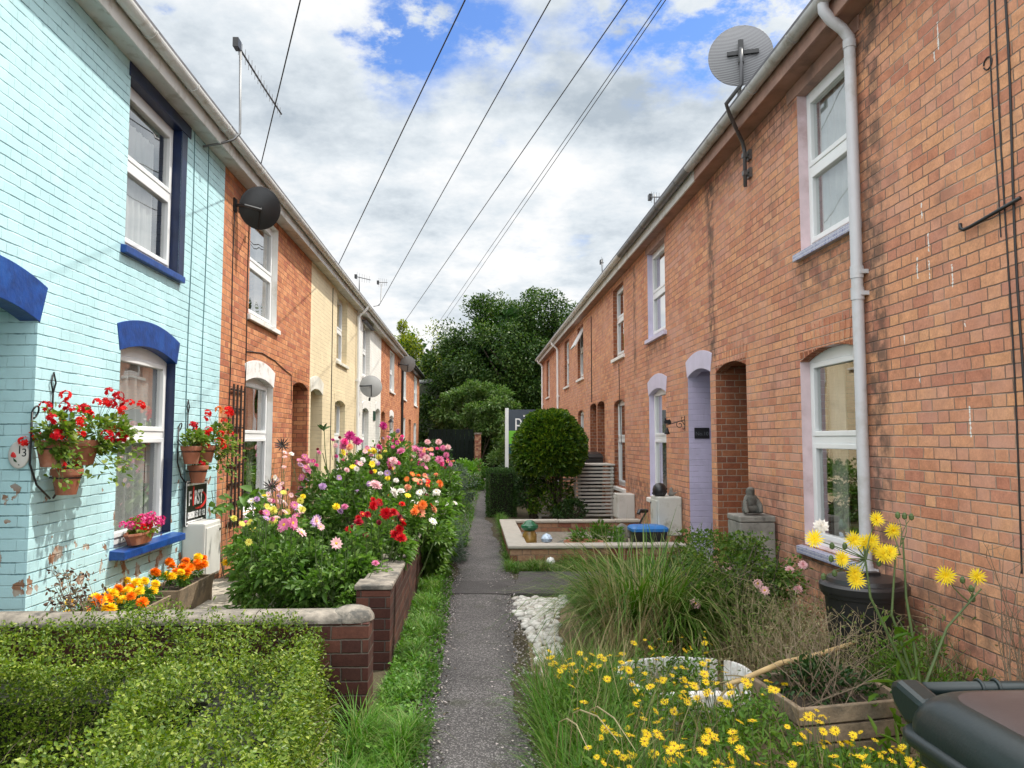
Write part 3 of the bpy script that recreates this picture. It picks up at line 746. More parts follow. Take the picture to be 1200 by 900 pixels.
def tarmac(name, base, chips, chipscale=150, mossy=True):
    m, g, b = newmat(name); p = g.pos(); x, y, z = g.sep(p)
    v = g.node('ShaderNodeTexVoronoi'); v.inputs['Scale'].default_value = chipscale; g.put(v.inputs['Vector'], p)
    vc = g.sep(v.outputs['Color'])
    w = g.step(vc[0], .45, .9)
    c = g.mix(w, base, chips)
    c = g.mix(g.m('MULTIPLY', g.step(v.outputs['Distance'], .35, .6), .7), c, tuple(t*.55 for t in base))
    ed = g.step(g.m('ABSOLUTE', g.m('SUBTRACT', x, .02)), .1, .3); c = g.mix(g.m('MULTIPLY', g.m('MULTIPLY', ed, .7), g.step(g.noise(p, 2.4, 6, .7), .35, .65)), c, tuple(t*.5 for t in base))
    big = g.noise(p, 1.6, 5, .6)
    c = g.mix(.7, c, g.ramp(big, [(.3, (.65, .63, .62)), (.7, (1.25, 1.22, 1.2))]), 'MULTIPLY')
    c = g.mix(g.m('MULTIPLY', g.step(g.noise(p, 220, 1), .68, .74), .8), c, (.42, .38, .36))
    if mossy: c = g.mix(g.m('MULTIPLY', g.step(g.noise(p, 3.3, 5, .6), .55, .75), .55), c, (.05, .055, .025))
    g.put(b.inputs['Base Color'], c); b.inputs['Roughness'].default_value = .85; b.inputs['Specular IOR Level'].default_value = .3
    h = g.m('MULTIPLY', g.m('SUBTRACT', 1., v.outputs['Distance']), g.m('ADD', vc[1], .4))
    g.put(b.inputs['Normal'], g.bump(h, .55, .006)); return m
M['tarmac'] = tarmac('chipped_tarmac', (.105, .096, .091), (.31, .285, .27), 120)
M['tarmac_smooth'] = tarmac('worn_tarmac', (.10, .09, .086), (.15, .138, .13), 260)
M['slabs'] = mat('pale_paving', (.42, .37, .30), .85, .2, 3, bump=.3, bscale=30, dirt=(.25, .22, .17), dscale=5)

sheet('ground', [(-70, -12), (70, -12), (70, 120), (-70, 120)], 0, M['ground'])
# the path, edges measured on the photograph and roughened
lk = [(-3, -.27), (3.7, -.27), (5.5, -.27), (8.2, -.23), (13.7, -.20), (24, -.22), (40, -.2)]
rk = [(-3, .26), (3.7, .27), (5.5, .30), (8.2, .45), (11, .40), (13.7, .33), (16, .27), (18, .36), (24, .45), (40, .6)]
ip = lambda k, y: float(np.interp(y, [a for a, _ in k], [b for _, b in k]))
ys = np.arange(-3, 40, .06)
wl = np.cumsum(rng.normal(0, .012, len(ys))); wl -= np.convolve(np.pad(wl, 20, 'edge'), np.ones(41)/41, 'valid')
wr = np.cumsum(rng.normal(0, .012, len(ys))); wr -= np.convolve(np.pad(wr, 20, 'edge'), np.ones(41)/41, 'valid')
V = []; nc = 5
for i, y in enumerate(ys):
    a, b = ip(lk, y)+wl[i], ip(rk, y)+wr[i]
    for j in range(nc):
        t = j/(nc-1); V.append((a+(b-a)*t, y, .006+.016*(1-(2*t-1)**2)))
F = [(i*nc+j, i*nc+j+1, (i+1)*nc+j+1, (i+1)*nc+j) for i in range(len(ys)-1) for j in range(nc-1)]
tag(np_mesh('path', np.array(V), np.array(F), M['tarmac'], smooth=True), kind='structure')
a = MB(); pts = [(-.24, 8.03), (.4, 7.98), (1.0, 7.95), (2.86, 8.1), (2.86, 9.2), (1.2, 9.25), (.55, 9.3), (.5, 8.75), (-.2, 8.7)]
a.prism(pts, lambda x, y, d: (x, y, d), .0, .029); tag(a.build('side_path', M['tarmac_smooth']), kind='structure')
sheet('flower_bed', [(-2.88, 5.9), (-.8, 5.9), (-.75, 13.2), (-2.88, 13.2)], .03, M['bed'])
sheet('garden_paving', [(-2.88, 4.6), (-1.75, 4.6), (-1.85, 8.9), (-2.88, 8.9)], .045, M['slabs'])
sheet('weedy_ground', [(.32, 3.2), (2.86, 3.2), (2.86, 7.9), (.5, 7.9)], .004, M['straw'])
M['patio'] = groundmat('patio_gravel', [(.17, .15, .12), (.26, .23, .19), (.13, .115, .095)], 3., 40)
sheet('patio', [(.6, 10.1), (2.86, 10.1), (2.86, 13.1), (.62, 13.1)], .06, M['patio'])

# ================================================================== GARDEN WALLS
r = thing('brick_wall', (-1.7, 4.47, 0), 'low dark brick wall with rounded lichened coping behind the clipped hedge', 'wall')
MB().box(-2.89, -.575, 4.36, 4.58, 0, .585).build('brickwork', M['brick_wall'], r, bevel=.004)
c = MB(); n = 10
prof = [(-.118, 0), (-.118, .012)] + [(-.118*math.cos(PI*i/n), .012+.042*math.sin(PI*i/n)) for i in range(1, n)] + [(.118, .012), (.118, 0)]
xs = [-2.89, -2.35, -1.75, -1.2, -.72]
for x0, x1 in zip(xs[:-1], xs[1:]):
    dz = random.uniform(-.004, .004)
    c.prism(prof, lambda p, q, d: (d, 4.47+p, .588+q+dz), x0+.004, x1-.004)
c.lathe([(.0, .072), (.06, .069), (.10, .052), (.122, .02), (.122, 0), (0, 0)], (-.68, 4.47, .588), 16)
co = c.build('coping', M['coping_old'], r, smooth=True); co.modifiers.new('es', 'EDGE_SPLIT').split_angle = .8
r = thing('brick_wall', (-.69, 7.6, 0), 'long low brick wall beside the path, holding back the dahlia bed', 'wall')
b = MB(); b.box(-.80, -.585, 5.54, 9.7, 0, .53); b.box(-.815, -.578, 5.5, 5.73, 0, .545)
b.build('brickwork', M['brick_wall'], r, bevel=.004)
c = MB(); c.box(-.83, -.565, 5.49, 5.75, .55, .585)
y = 5.76
while y < 9.6:
    c.box(-.815, -.572, y, min(y+.6, 9.7)-.006, .534, .57+random.uniform(-.004, .004)); y += .6
c.build('coping', M['coping_old'], r, bevel=.01)

# raised front yard with pale coping
r = thing('planter_wall', (1.6, 10., 0), 'low brick wall with pale coping round the paved front yard of the lilac trimmed house', 'wall')
b = MB(); b.box(.47, 2.74, 9.93, 10.13, 0, .205); b.box(.47, .67, 10.131, 13.1, 0, .205); b.box(.671, 2.8, 12.95, 13.1, 0, .205)
b.build('brickwork', M['brick_planter'], r, bevel=.004)
c = MB()
def slabrun(x0, x1, y0, y1, along):
    k = x0 if along == 'x' else y0; e = x1 if along == 'x' else y1
    while k < e-.01:
        q = min(k+random.uniform(.85, 1.0), e); dz = random.uniform(-.003, .003)
        if e-q < .3: q = e
        if along == 'x': c.box(k, q-.005, y0, y1, .207, .252+dz)
        else: c.box(x0, x1, k, q-.005, .207, .252+dz)
        k = q
slabrun(.44, 2.76, 9.90, 10.16, 'x'); slabrun(.44, .70, 10.165, 12.92, 'y'); slabrun(.44, 2.82, 12.925, 13.13, 'x')
c.build('coping', M['coping_white'], r, bevel=.012)
c = MB(); c.lathe([(0, 0), (.085, 0), (.11, .05), (.09, .16), (.05, .24), (0, .25)], (2.80, 10.02, 0), 12); c.build('end_pier', M['stone_grey'], r, smooth=True)

# ================================================================== BOXES, SIGNS, THINGS ON WALLS
def meter(label, x0, x1, y0, y1, z0, z1, m, split=True):
    r = thing('meter_box', ((x0+x1)/2, (y0+y1)/2, z0), label, 'meter box')
    MB().box(x0, x1, y0, y1, z0, z1).build('cabinet', m, r, bevel=.018)
    sx = 1 if x0 < 0 else -1
    xf = x1 if x0 < 0 else x0
    d = MB(); d.box(xf, xf+sx*.012, y0+.025, y1-.025, z0+.03, z1-.05); d.build('cover', m, r, bevel=.006)
    k = MB(); k.lathe([(0, 0), (.014, 0), (.014, .008), (0, .008)], (xf+sx*.012, y1-.07, z1-.1), 10, M=Matrix.Rotation(sx*PI/2, 3, 'Y')); k.build('lock', M['black_plastic'], r)
    return r
meter('white meter box on the blue wall beneath the black sign board', -2.895, -2.67, 7.88, 8.36, .2, .765, M['meter_box'])
meter('small clean white meter box by the slatted bin store', 2.56, 2.865, 13.62, 14.05, .18, .63, M['meter_box'])
r = meter('tall worn grey-white meter box topped by a black ornament', 2.53, 2.865, 10.52, 10.95, .28, .81, M['meter_worn'])
r = thing('stone_pedestal', (2.67, 7.3, 0), 'square weathered grey pedestal carrying a small statue beside the brick porch', 'pedestal')
MB().box(2.50, 2.84, 7.17, 7.52, 0, .82).build('shaft', M['stone_grey'], r, bevel=.012)
MB().box(2.495, 2.845, 7.165, 7.525, .822, .88).build('cap', M['stone_grey'], r, bevel=.012)
# crouching gargoyle: one skinned body
def skin(name, pts, edges, rad, m, parent=None, sub=2):
    me = bpy.data.meshes.new(name); me.from_pydata([tuple(p) for p in pts], edges, []); me.materials.append(m)
    o = link_mesh(name, me, parent)
    s = o.modifiers.new('skin', 'SKIN'); s.use_smooth_shade = True
    for v, q in zip(me.skin_vertices[0].data, rad): v.radius = (q, q) if not isinstance(q, tuple) else q
    me.skin_vertices[0].data[0].use_root = True
    u = o.modifiers.new('sub', 'SUBSURF'); u.levels = sub; u.render_levels = sub
    return o
cx, cy, cz = 2.66, 7.30, .88
P = [(cx, cy, cz+.07), (cx-.01, cy, cz+.13), (cx-.01, cy-.02, cz+.185), (cx-.02, cy-.035, cz+.225), (cx-.02, cy-.075, cz+.215),
     (cx-.05, cy-.01, cz+.15), (cx-.08, cy-.05, cz+.09), (cx-.07, cy-.09, cz+.02), (cx+.04, cy-.01, cz+.15), (cx+.07, cy-.05, cz+.09), (cx+.06, cy-.09, cz+.02),
     (cx-.06, cy+.01, cz+.05), (cx-.085, cy-.05, cz+.03), (cx+.06, cy+.01, cz+.05), (cx+.085, cy-.05, cz+.03), (cx-.045, cy-.03, cz+.262), (cx+.01, cy-.03, cz+.262), (cx+.05, cy+.07, cz+.03), (cx+.10, cy+.05, cz+.02)]
E_ = [(0, 1), (1, 2), (2, 3), (3, 4), (1, 5), (5, 6), (6, 7), (1, 8), (8, 9), (9, 10), (0, 11), (11, 12), (0, 13), (13, 14), (3, 15), (3, 16), (0, 17), (17, 18)]
R_ = [.075, .062, .05, .052, .03, .034, .026, .022, .034, .026, .022, .045, .03, .045, .03, .012, .012, .022, .01]
tag(skin('gargoyle_statue', P, E_, R_, mat('dark_statue_stone', (.12, .115, .10), .9, .5, 16, bump=.9, bscale=45, dirt=(.04, .04, .035), dscale=14)), 'small crouching grey stone figure on top of the weathered pedestal', 'statue')
# black ornament on the worn box
g = MB(); nn_ = 18
g.lathe([(0, 0), (.07, .0), (.095, .04), (.10, .09), (.085, .14), (.05, .175), (0, .185)], (2.60, 10.7, .811), nn_); 
for k in range(10):
    a_ = random.uniform(0, 6.28); z_ = random.uniform(.03, .14); g.lathe([(0, -.03), (.03, 0), (0, .03)], (2.60+.085*math.cos(a_), 10.7+.085*math.sin(a_), .811+z_), 6)
tag(g.build('garden_ornament', M['black_plastic'], smooth=True), 'rounded black ornament sitting on the tall worn meter box', 'ornament')
g = MB(); g.lathe([(0, 0), (.035, 0), (.045, .03), (.03, .06), (.02, .08), (.026, .10), (0, .125)], (2.77, 10.72, .811), 10); g.tube([(2.80, 10.72, .84), (2.85, 10.72, .86)], [.02, .008], 6)
tag(g.build('bird_ornament', M['stone_grey'], smooth=True), 'tiny dark bird ornament beside the rounded black one', 'ornament')

FONT = bpy.data.fonts.load('<builtin>') if '<builtin>' in bpy.data.fonts else None
def text_part(name, body, size, m, mw, parent, extrude=.0012, sx=1., bold=0.0):
    cu = bpy.data.curves.new(name, 'FONT'); cu.body = body; cu.size = size; cu.extrude = extrude; cu.align_x = 'CENTER'; cu.align_y = 'CENTER'; cu.offset = bold
    o = bpy.data.objects.new(name, cu); COL.objects.link(o)
    dg = bpy.context.evaluated_depsgraph_get(); me = bpy.data.meshes.new_from_object(o.evaluated_get(dg))
    bpy.data.objects.remove(o); bpy.data.curves.remove(cu)
    me.transform(Matrix.Diagonal((sx, 1, 1, 1))); me.transform(mw)
    me.materials.clear(); me.materials.append(m)
    return link_mesh(name, me, parent)
M['sign_white'] = mat('sign_white', (.8, .8, .8), .4, .02); M['sign_black'] = mat('sign_black', (.012, .012, .014), .35, .1)
M['sign_red'] = mat('sign_red', (.62, .03, .03), .4, .05); M['sign_slate'] = mat('sign_slate', (.045, .062, .085), .4, .05); M['sign_green'] = mat('sign_green', (.16, .48, .03), .4, .05)
M['sign_teal'] = mat('sign_teal', (.012, .07, .085), .4, .05)
def wallframe(s, W, y, z, off=.0, yaw=0):    # local x along the wall (reads correctly from the street), y up, z out
    ex = Vector((0, 1, 0)) if s < 0 else Vector((0, -1, 0)); ez = Vector((-s, 0, 0)); ey = Vector((0, 0, 1))
    m = Matrix((ex, ey, ez)).transposed().to_4x4()
    m.translation = Vector((s*W, y, z)) + ez*off
    return m @ Matrix.Rotation(yaw, 4, 'Y')
def bxm(mb, mw, x0, x1, y0, y1, z0, z1, mi=0):
    k = len(mb.v); mb.box(x0, x1, y0, y1, z0, z1, mi)
    mb.v[k:] = [tuple(mw @ Vector(v)) for v in mb.v[k:]]
# black alarm/letting board on the blue wall
mw = wallframe(-1, WL, 7.99, .0, .055, 0)
p0 = onX(-2.84, 231, 588); mw.translation.z = p0.z; mw.translation.y = p0.y
r = thing('sign_board', tuple(mw.translation), 'black F1RST sign board with a red swoosh, on the blue wall', 'sign')
bw, bh = .30, .225
b = MB(); bxm(b, mw, -bw, bw, -bh, bh, -.02, 0); b.build('board', M['sign_black'], r, bevel=.003)
b = MB(); e = .012
for q in ((-bw, bw, bh-e, bh), (-bw, bw, -bh, -bh+e), (-bw, -bw+e, -bh, bh), (bw-e, bw, -bh, bh)): bxm(b, mw, *q, .0005, .003)
b.build('border', M['sign_white'], r)
T = lambda x, y: mw @ Matrix.Translation((x, y, .002))
text_part('lettering', 'F', .20, M['sign_white'], T(-.195, .04), r, sx=.75, bold=.004)
text_part('red_figure', '1', .27, M['sign_red'], T(-.10, .055), r, sx=.7, bold=.005)
text_part('lettering', 'RST', .20, M['sign_white'], T(.05, .04), r, sx=.72, bold=.004)
text_part('phone_number', '08008 52 11 12', .088, M['sign_white'], T(0, -.125), r, sx=.86, bold=.002)
b = MB(); bxm(b, mw, -bw+.03, bw-.03, bh-.05, bh-.028, .0005, .002); bxm(b, mw, -bw+.03, bw-.1, -bh+.035, -bh+.048, .0005, .002); b.build('strip', M['sign_white'], r)
sw = MB(); k = 26; o_, i_ = [], []
for j in range(k+1):
    t = j/k; a = math.radians(-110+190*t); ww = .004+.034*math.sin(PI*t)**.8
    cx_, cy_ = .04+.225*math.cos(a), .02+.085*math.sin(a)
    o_.append((cx_+ww*.5*math.cos(a), cy_+ww*.5*math.sin(a))); i_.append((cx_-ww*.5*math.cos(a), cy_-ww*.5*math.sin(a)))
for j in range(k):
    sw.prism([o_[j], o_[j+1], i_[j+1], i_[j]], lambda x, y, d: tuple(mw @ Vector((x, y, d))), .0005, .0028)
sw.build('swoosh', M['sign_red'], r)
# oval house number 13 on the blue porch jamb (faces the camera side)
q = onY(5.205, 22, 533)
mw = Matrix.Translation(q) @ Matrix.Rotation(PI/2, 4, 'X')
r = thing('house_number_plaque', tuple(q), 'oval cream plaque with number 13 and a red rose on the blue porch', 'plaque')
b = MB(); b.lathe([(0, -.012), (.064, -.012), (.07, -.006), (.07, .002), (.064, .006), (.0, .0061)], (0, 0, 0), 32, sx=.95, sy=1.28); b.v = [tuple(mw @ Vector(v)) for v in b.v]
b.build('plate', mat('plaque_ceramic', (.66, .62, .58), .3, .05), r, smooth=True)
text_part('numeral', '1', .075, M['sign_black'], mw @ Matrix.Translation((.008, .03, .0066)), r)
text_part('numeral', '3', .075, M['sign_black'], mw @ Matrix.Translation((.038, .012, .0066)), r)
b = MB()
for k in range(7):
    a = k*2.4; rr_ = .003*k; b.lathe([(0, .0065), (.012, .0075), (.008, .011), (0, .012)], (-.03+rr_*.6*math.cos(a), -.003+rr_*.6*math.sin(a), 0), 7)
b.v = [tuple(mw @ Vector(v)) for v in b.v]; b.build('painted_rose', M['sign_red'], r)
b = MB(); b.prism([(-.03, -.02), (-.012, -.035), (-.004, -.05), (-.016, -.046), (-.026, -.04)], lambda x, y, d: tuple(mw @ Vector((x, y, d))), .0064, .008); b.prism([(.0, -.065), (.012, -.07), (.008, -.06)], lambda x, y, d: tuple(mw @ Vector((x, y, d))), .0064, .008)
b.build('painted_leaf', mat('plaque_green', (.02, .05, .02), .4), r)
# black number plate on the lilac jamb
q = onY(10.14, 822.5, 507.5)
mw = Matrix.Translation(q) @ Matrix.Rotation(PI/2, 4, 'X')
r = thing('house_number_plate', tuple(q), 'rectangular black slate number plate on the lilac doorway', 'plaque')
b = MB(); b.box(-.10, .10, -.072, .072, -.01, .008); b.v = [tuple(mw @ Vector(v)) for v in b.v]; b.build('plate', M['sign_black'], r, bevel=.004)
text_part('numeral', 'No.10', .07, mat('plate_letters', (.10, .11, .12), .4), mw @ Matrix.Translation((0, -.01, .0085)), r)
# estate agent's board
r = thing('estate_agent_board', (.74, 17.5, 0), 'estate agent board on a white post, half hidden by the round tree', 'sign')
MB().box(.715, .795, 17.46, 17.54, 0, 2.31).build('post', M['white_upvc'], r, bevel=.004)
mb = MB(); mb.box(.797, 1.75, 17.485, 17.505, 1.80, 2.28); mb.build('board', M['sign_slate'], r)
mb = MB(); mb.box(.797, 1.75, 17.48, 17.50, 1.50, 1.797); mb.build('green_panel', M['sign_green'], r)
mb = MB(); mb.box(.797, 1.75, 17.485, 17.505, 1.28, 1.497); mb.build('lower_panel', M['sign_teal'], r)
RX = Matrix.Rotation(PI/2, 4, 'X')
text_part('lettering', 'pic', .40, M['sign_white'], Matrix.Translation((1.135, 17.483, 2.02)) @ RX, r, sx=.9)
text_part('lettering', 'F', .24, M['sign_white'], Matrix.Translation((.98, 17.478, 1.645)) @ RX, r, bold=.008)

# trellis on the orange brick wall
r = thing('trellis', (-WL, 9.6, .6), 'narrow dark wooden trellis with square studs beside the white window', 'trellis')
t0, t1 = onX(-2.87, 273, 500), onX(-2.87, 287, 500)
ya, yb = 9.28, 9.72
for k in range(4):
    y = ya+(yb-ya)*k/3
    MB().box(-2.862, -2.842, y-.014, y+.014, .55, 2.26).build('upright', M['dark_wood'] if 'dark_wood' in M else M.setdefault('dark_wood', mat('dark_stained_wood', (.045, .028, .02), .6, .3, 10)), r, bevel=.002)
for k in range(8):
    z = .62+k*.225
    MB().box(-2.884, -2.863, ya-.03, yb+.03, z-.012, z+.012).build('crossbar', M['dark_wood'], r, bevel=.002)

# wrought bracket of the bell on the brick by the lilac doorway (stands out from the wall)
yq = 10.32; A = onY(yq, 785, 497); Bq = onY(yq, 806, 497)
r = thing('wall_bell', (WR, yq, 1.7), 'black iron wall bell hanging from a scrolled bracket with a cat figure', 'bell')
X0 = WR-.004; zc = A.z
b = MB(); b.tube([(X0, yq, zc+.11), (X0, yq, zc-.09)], .006, 6)
b.tube([(X0, yq, zc+.06), (X0-.1, yq, zc+.03), (X0-.2, yq, zc+.0), (X0-.25, yq, zc-.01)], .006, 6)
sp = [(X0-.07+.06*(1-t*.8)*math.cos(9*t), yq, zc-.01+.06*(1-t*.8)*math.sin(9*t)) for t in np.linspace(0, 1, 28)]
b.tube(sp, .005, 6); b.tube([(X0, yq, zc-.06), (X0-.03, yq, zc-.055), (X0-.02, yq, zc-.08)], .005, 6); b.tube([(X0-.02, yq, zc+.09), (X0-.05, yq, zc+.1), (X0-.04, yq, zc+.06)], .005, 6)
b.build('bracket', M['dark_metal'], r)
b = MB(); zc2 = zc+.005
cat = [(-.28, .0), (-.285, .03), (-.275, .05), (-.28, .085), (-.268, .07), (-.255, .085), (-.252, .055), (-.235, .05), (-.21, .06), (-.19, .04), (-.185, .01), (-.2, -.005)]
b.prism(cat, lambda x, z, d: (X0+x, yq+d, zc2+z), -.005, .005); b.build('cat_figure', M['dark_metal'], r)
b = MB(); b.lathe([(0, 0), (.012, 0), (.02, -.02), (.026, -.055), (.042, -.085), (.038, -.085), (.02, -.05), (0, -.02)], (X0-.245, yq, zc-.05), 14); b.tube([(X0-.245, yq, zc-.005), (X0-.245, yq, zc-.05)], .004, 5); b.lathe([(0, -.075), (.01, -.085), (0, -.1)], (X0-.245, yq, zc-.05), 8)
b.build('bell', M['dark_metal'], r, smooth=True)

# lantern on the far brick house
q = onX(-2.75, 458, 498)
r = thing('wall_lantern', tuple(q), 'black wall lantern on the far orange brick house', 'lantern')
b = MB(); b.lathe([(0, .2), (.03, .19), (.1, .1), (.11, .09), (.105, .085), (0, .085)], q, 6); b.lathe([(.0, -.16), (.05, -.15), (.055, -.14), (0, -.139)], q, 6); b.build('cap', M['dark_metal'], r)
b = MB(); b.lathe([(.05, -.139), (.085, .084)], q, 6); b.build('glass', M['glass'], r)
b = MB(); b.tube([q+Vector((-.15, 0, -.2)), q+Vector((-.05, 0, -.22)), q+Vector((0, 0, -.16))], .012, 6); b.build('arm', M['dark_metal'], r)

# ------------------------------------------------------------------ satellite dishes and aerials
def dishmesh(c, face, R, mat_, parent, name='reflector', ky=1.08):
    face = Vector(face).normalized(); M3 = face.to_track_quat('Z', 'Y').to_matrix()
    pr = [(R*i/10, R*.16*(i/10)**2) for i in range(11)]
    pr2 = [(R*1.012, R*.16+.004), (R*1.012, R*.16-.006)] + [(R*i/10, R*.16*(i/10)**2-.006) for i in range(10, -1, -1)]
    b = MB(); b.lathe(pr+pr2, c, 40, sx=1, sy=ky, M=M3)
    return b.build(name, mat_, parent, smooth=True), M3
def meshdish():
    m, g, b = newmat('perforated_dish'); p = g.pos(); x, y, z = g.sep(p)
    w = g.m('ADD', g.m('MULTIPLY', z, 1.), g.m('MULTIPLY', x, .35))
    st = g.m('GREATER_THAN', g.m('FRACT', g.m('MULTIPLY', w, 62.)), .55)
    g.put(b.inputs['Base Color'], g.mix(st, (.25, .25, .26), (.08, .08, .085))); b.inputs['Roughness'].default_value = .5
    return m
def dish_on_pole(label):
    y = 7.68; Xw = WR-.06
    q = Vector((Xw, y, 4.24)); c = onY(7.12, 868, 62)
    r = thing('satellite_dish', (WR, y, q.z), label, 'satellite dish')
    face = Vector((.30, .94, -.06)).normalized()
    dishmesh(c, face, .305, meshdish(), r, ky=1.02)
    b = MB(); e = c-face*.06
    b.tube([(Xw, y, 4.22), (Xw, y, 4.60), (Xw-.03, y-.03, 4.68), (Xw-.13, y-.15, 4.76), (2.535, 7.32, 4.83), (2.475, 7.24, 4.90), (e.x, e.y, 5.02), (e.x, e.y, c.z-.14), (e.x, e.y, c.z+.02)], .02, 10)
    b.build('pole', M['galv_dark'] if 'galv_dark' in M else M.setdefault('galv_dark', mat('dull_dark_steel', (.10, .10, .105), .5, .2, 8, metal=.4)), r, smooth=True)
    for z in (4.36, 4.55):
        b = MB(); b.box(WR, WR-.03, y-.05, y+.05, z-.05, z+.05); b.box(WR-.03, WR-.085, y-.03, y+.03, z-.022, z+.022); b.tube([(WR-.04, y-.075, z), (WR-.04, y+.075, z)], .008, 6)
        b.build('clamp', M['galv'], r)
    b = MB(); M3 = face.to_track_quat('Z', 'Y').to_matrix()
    ctr = c-face*.03
    for (x0, x1, y0, y1, z0, z1) in ((-.17, .13, -.03, .01, -.03, -.005), (-.025, .025, -.13, .1, -.07, -.01)):
        k = len(b.v); b.box(x0, x1, y0, y1, z0, z1); b.v[k:] = [tuple(c+M3 @ Vector(v)) for v in b.v[k:]]
    b.build('bracket', M['black_plastic'], r)
    b = MB(); l0 = c+M3 @ Vector((0, -.27, .02)); l1 = c+M3 @ Vector((0, -.2, .36))
    b.tube([l0, l1], .012, 6); b.tube([l1, l1+(c-l1).normalized()*-.09], .028, 8); b.build('feed_arm', M['dish_grey'], r)
dish_on_pole('mesh satellite dish on a bent pole above the right gutter')
def dish_on_wall(label, px, py, R, m, wy, wz, s=-1, face=(-.2, .9, .38), off=.25, ky=1.06):
    y = wy
    xw = s*(WL if s < 0 else WR); xc = xw-s*off
    c = onX(xc, px, py)
    r = thing('satellite_dish', (xw, c.y, c.z), label, 'satellite dish')
    f = Vector(face).normalized(); _, M3 = dishmesh(c, f, R, m, r, ky=ky)
    w0 = Vector((xw, c.y-.18, c.z-.02))
    b = MB(); b.box(xw, xw-s*.02, w0.y-.05, w0.y+.05, w0.z-.08, w0.z+.08); b.tube([w0, w0+Vector((-s*.12, .0, 0)), c-f*.07+Vector((0, 0, -.02)), c-f*.02], .02, 8)
    b.build('bracket', M['black_plastic'], r)
    b = MB(); l0 = c+M3 @ Vector((0, -R*.95, .02)); l1 = c+M3 @ Vector((0, -R*.75, R*1.15))
    b.tube([c-f*.05, l0, l1], .011, 6); b.tube([l1, l1+(l1-c).normalized()*.08], .026, 8); b.build('feed_arm', M['black_plastic'], r)
    for k in range(4):
        pass
    return r
dish_on_wall('black satellite dish on the orange brick wall next to the blue house', 305, 244, .245, M['black_plastic'], 9.4, 4.4, face=(-.35, .85, .25), off=.26)
dish_on_wall('pale grey satellite dish on the white house', 435, 452, .28, M['dish_grey'], 21.7, 3.0, face=(-.25, .9, -.3), off=.3)
dish_on_wall('dark satellite dish under the black gutter of the last house in the left row', 478, 427, .30, M['dish_grey'], 31, 4.4, face=(-.25, .9, .3), off=.35)

def yagi(name, label, base, mast, boom, nel, el, r_m=.013, vertical=True, thick=.0035):
    r = thing('tv_aerial', tuple(base), label, 'TV aerial')
    b = MB(); b.tube(mast, r_m, 8); b.build('mast', M['galv'], r, smooth=True)
    b = MB(); b.tube(boom, .012, 6); b0, b1 = Vector(boom[0]), Vector(boom[-1]); b.build('boom', M['galv_dark'], r)
    d = (b1-b0); e = MB(); up = Vector((0, 0, 1)) if vertical else d.cross(Vector((0, 0, 1))).normalized()
    for k in range(nel):
        p = b0+d*((k+.5)/nel); q = el*(1.1-.35*k/nel); e = MB(); e.tube([p-up*q, p+up*q], thick, 5); e.build('rod', M['galv'], r)
    b = MB(); b.box(b0.x-.03, b0.x+.03, b0.y-.05, b0.y+.07, b0.z-.05, b0.z+.05); b.build('junction_box', M['black_plastic'], r)
    return r
zt = 5.86; yb_ = 8.3; xb_ = -2.58
yagi('tv_aerial', 'large long TV aerial on a bent mast at the blue house gutter', (xb_, yb_, 4.9),
     [(-2.88, 8.1, 4.70), (-2.72, 8.16, 4.76), (xb_-.02, 8.22, 4.83), (xb_+.03, yb_-.03, 4.92), (xb_+.02, yb_, 5.06), (xb_, yb_, zt+.05)],
     [(xb_, yb_-.12, zt+.02), (xb_+.04, 9.1, zt-.03), (xb_+.08, 9.8, zt-.06)], 15, .085)
a = yagi('tv_aerial', 'second small dark aerial above the white house gutter', (-2.9, 22.3, 5.1), [onX(-2.75, 438, 359), onX(-2.7, 443, 358), onX(-2.7, 446, 355), onX(-2.7, 447, 333)], [onX(-2.75, 443, 331), onX(-2.5, 454, 331)], 5, .12)
a = yagi('tv_aerial', 'small pale aerial on the roof above the cream house', (-3.3, 19., 5.4), [onX(-3.1, 421, 342), onX(-3.1, 421, 325)], [onX(-3.1, 417, 324), onX(-2.9, 434, 328)], 6, .12)
a = yagi('tv_aerial', 'small aerial peeping over the right gutter above the lilac trimmed house', (3.3, 13.6, 5.3), [onX(3.15, 767, 246), onX(3.15, 767, 228)], [onX(3.15, 762, 231), onX(3.15, 774, 231)], 4, .09)
a = yagi('tv_aerial', 'tiny thin aerial farther along the right roof', (3.2, 19., 5.2), [onX(3.1, 706, 322), onX(3.1, 705, 305)], [onX(3.1, 704.5, 307), onX(3.1, 707, 308)], 3, .12)

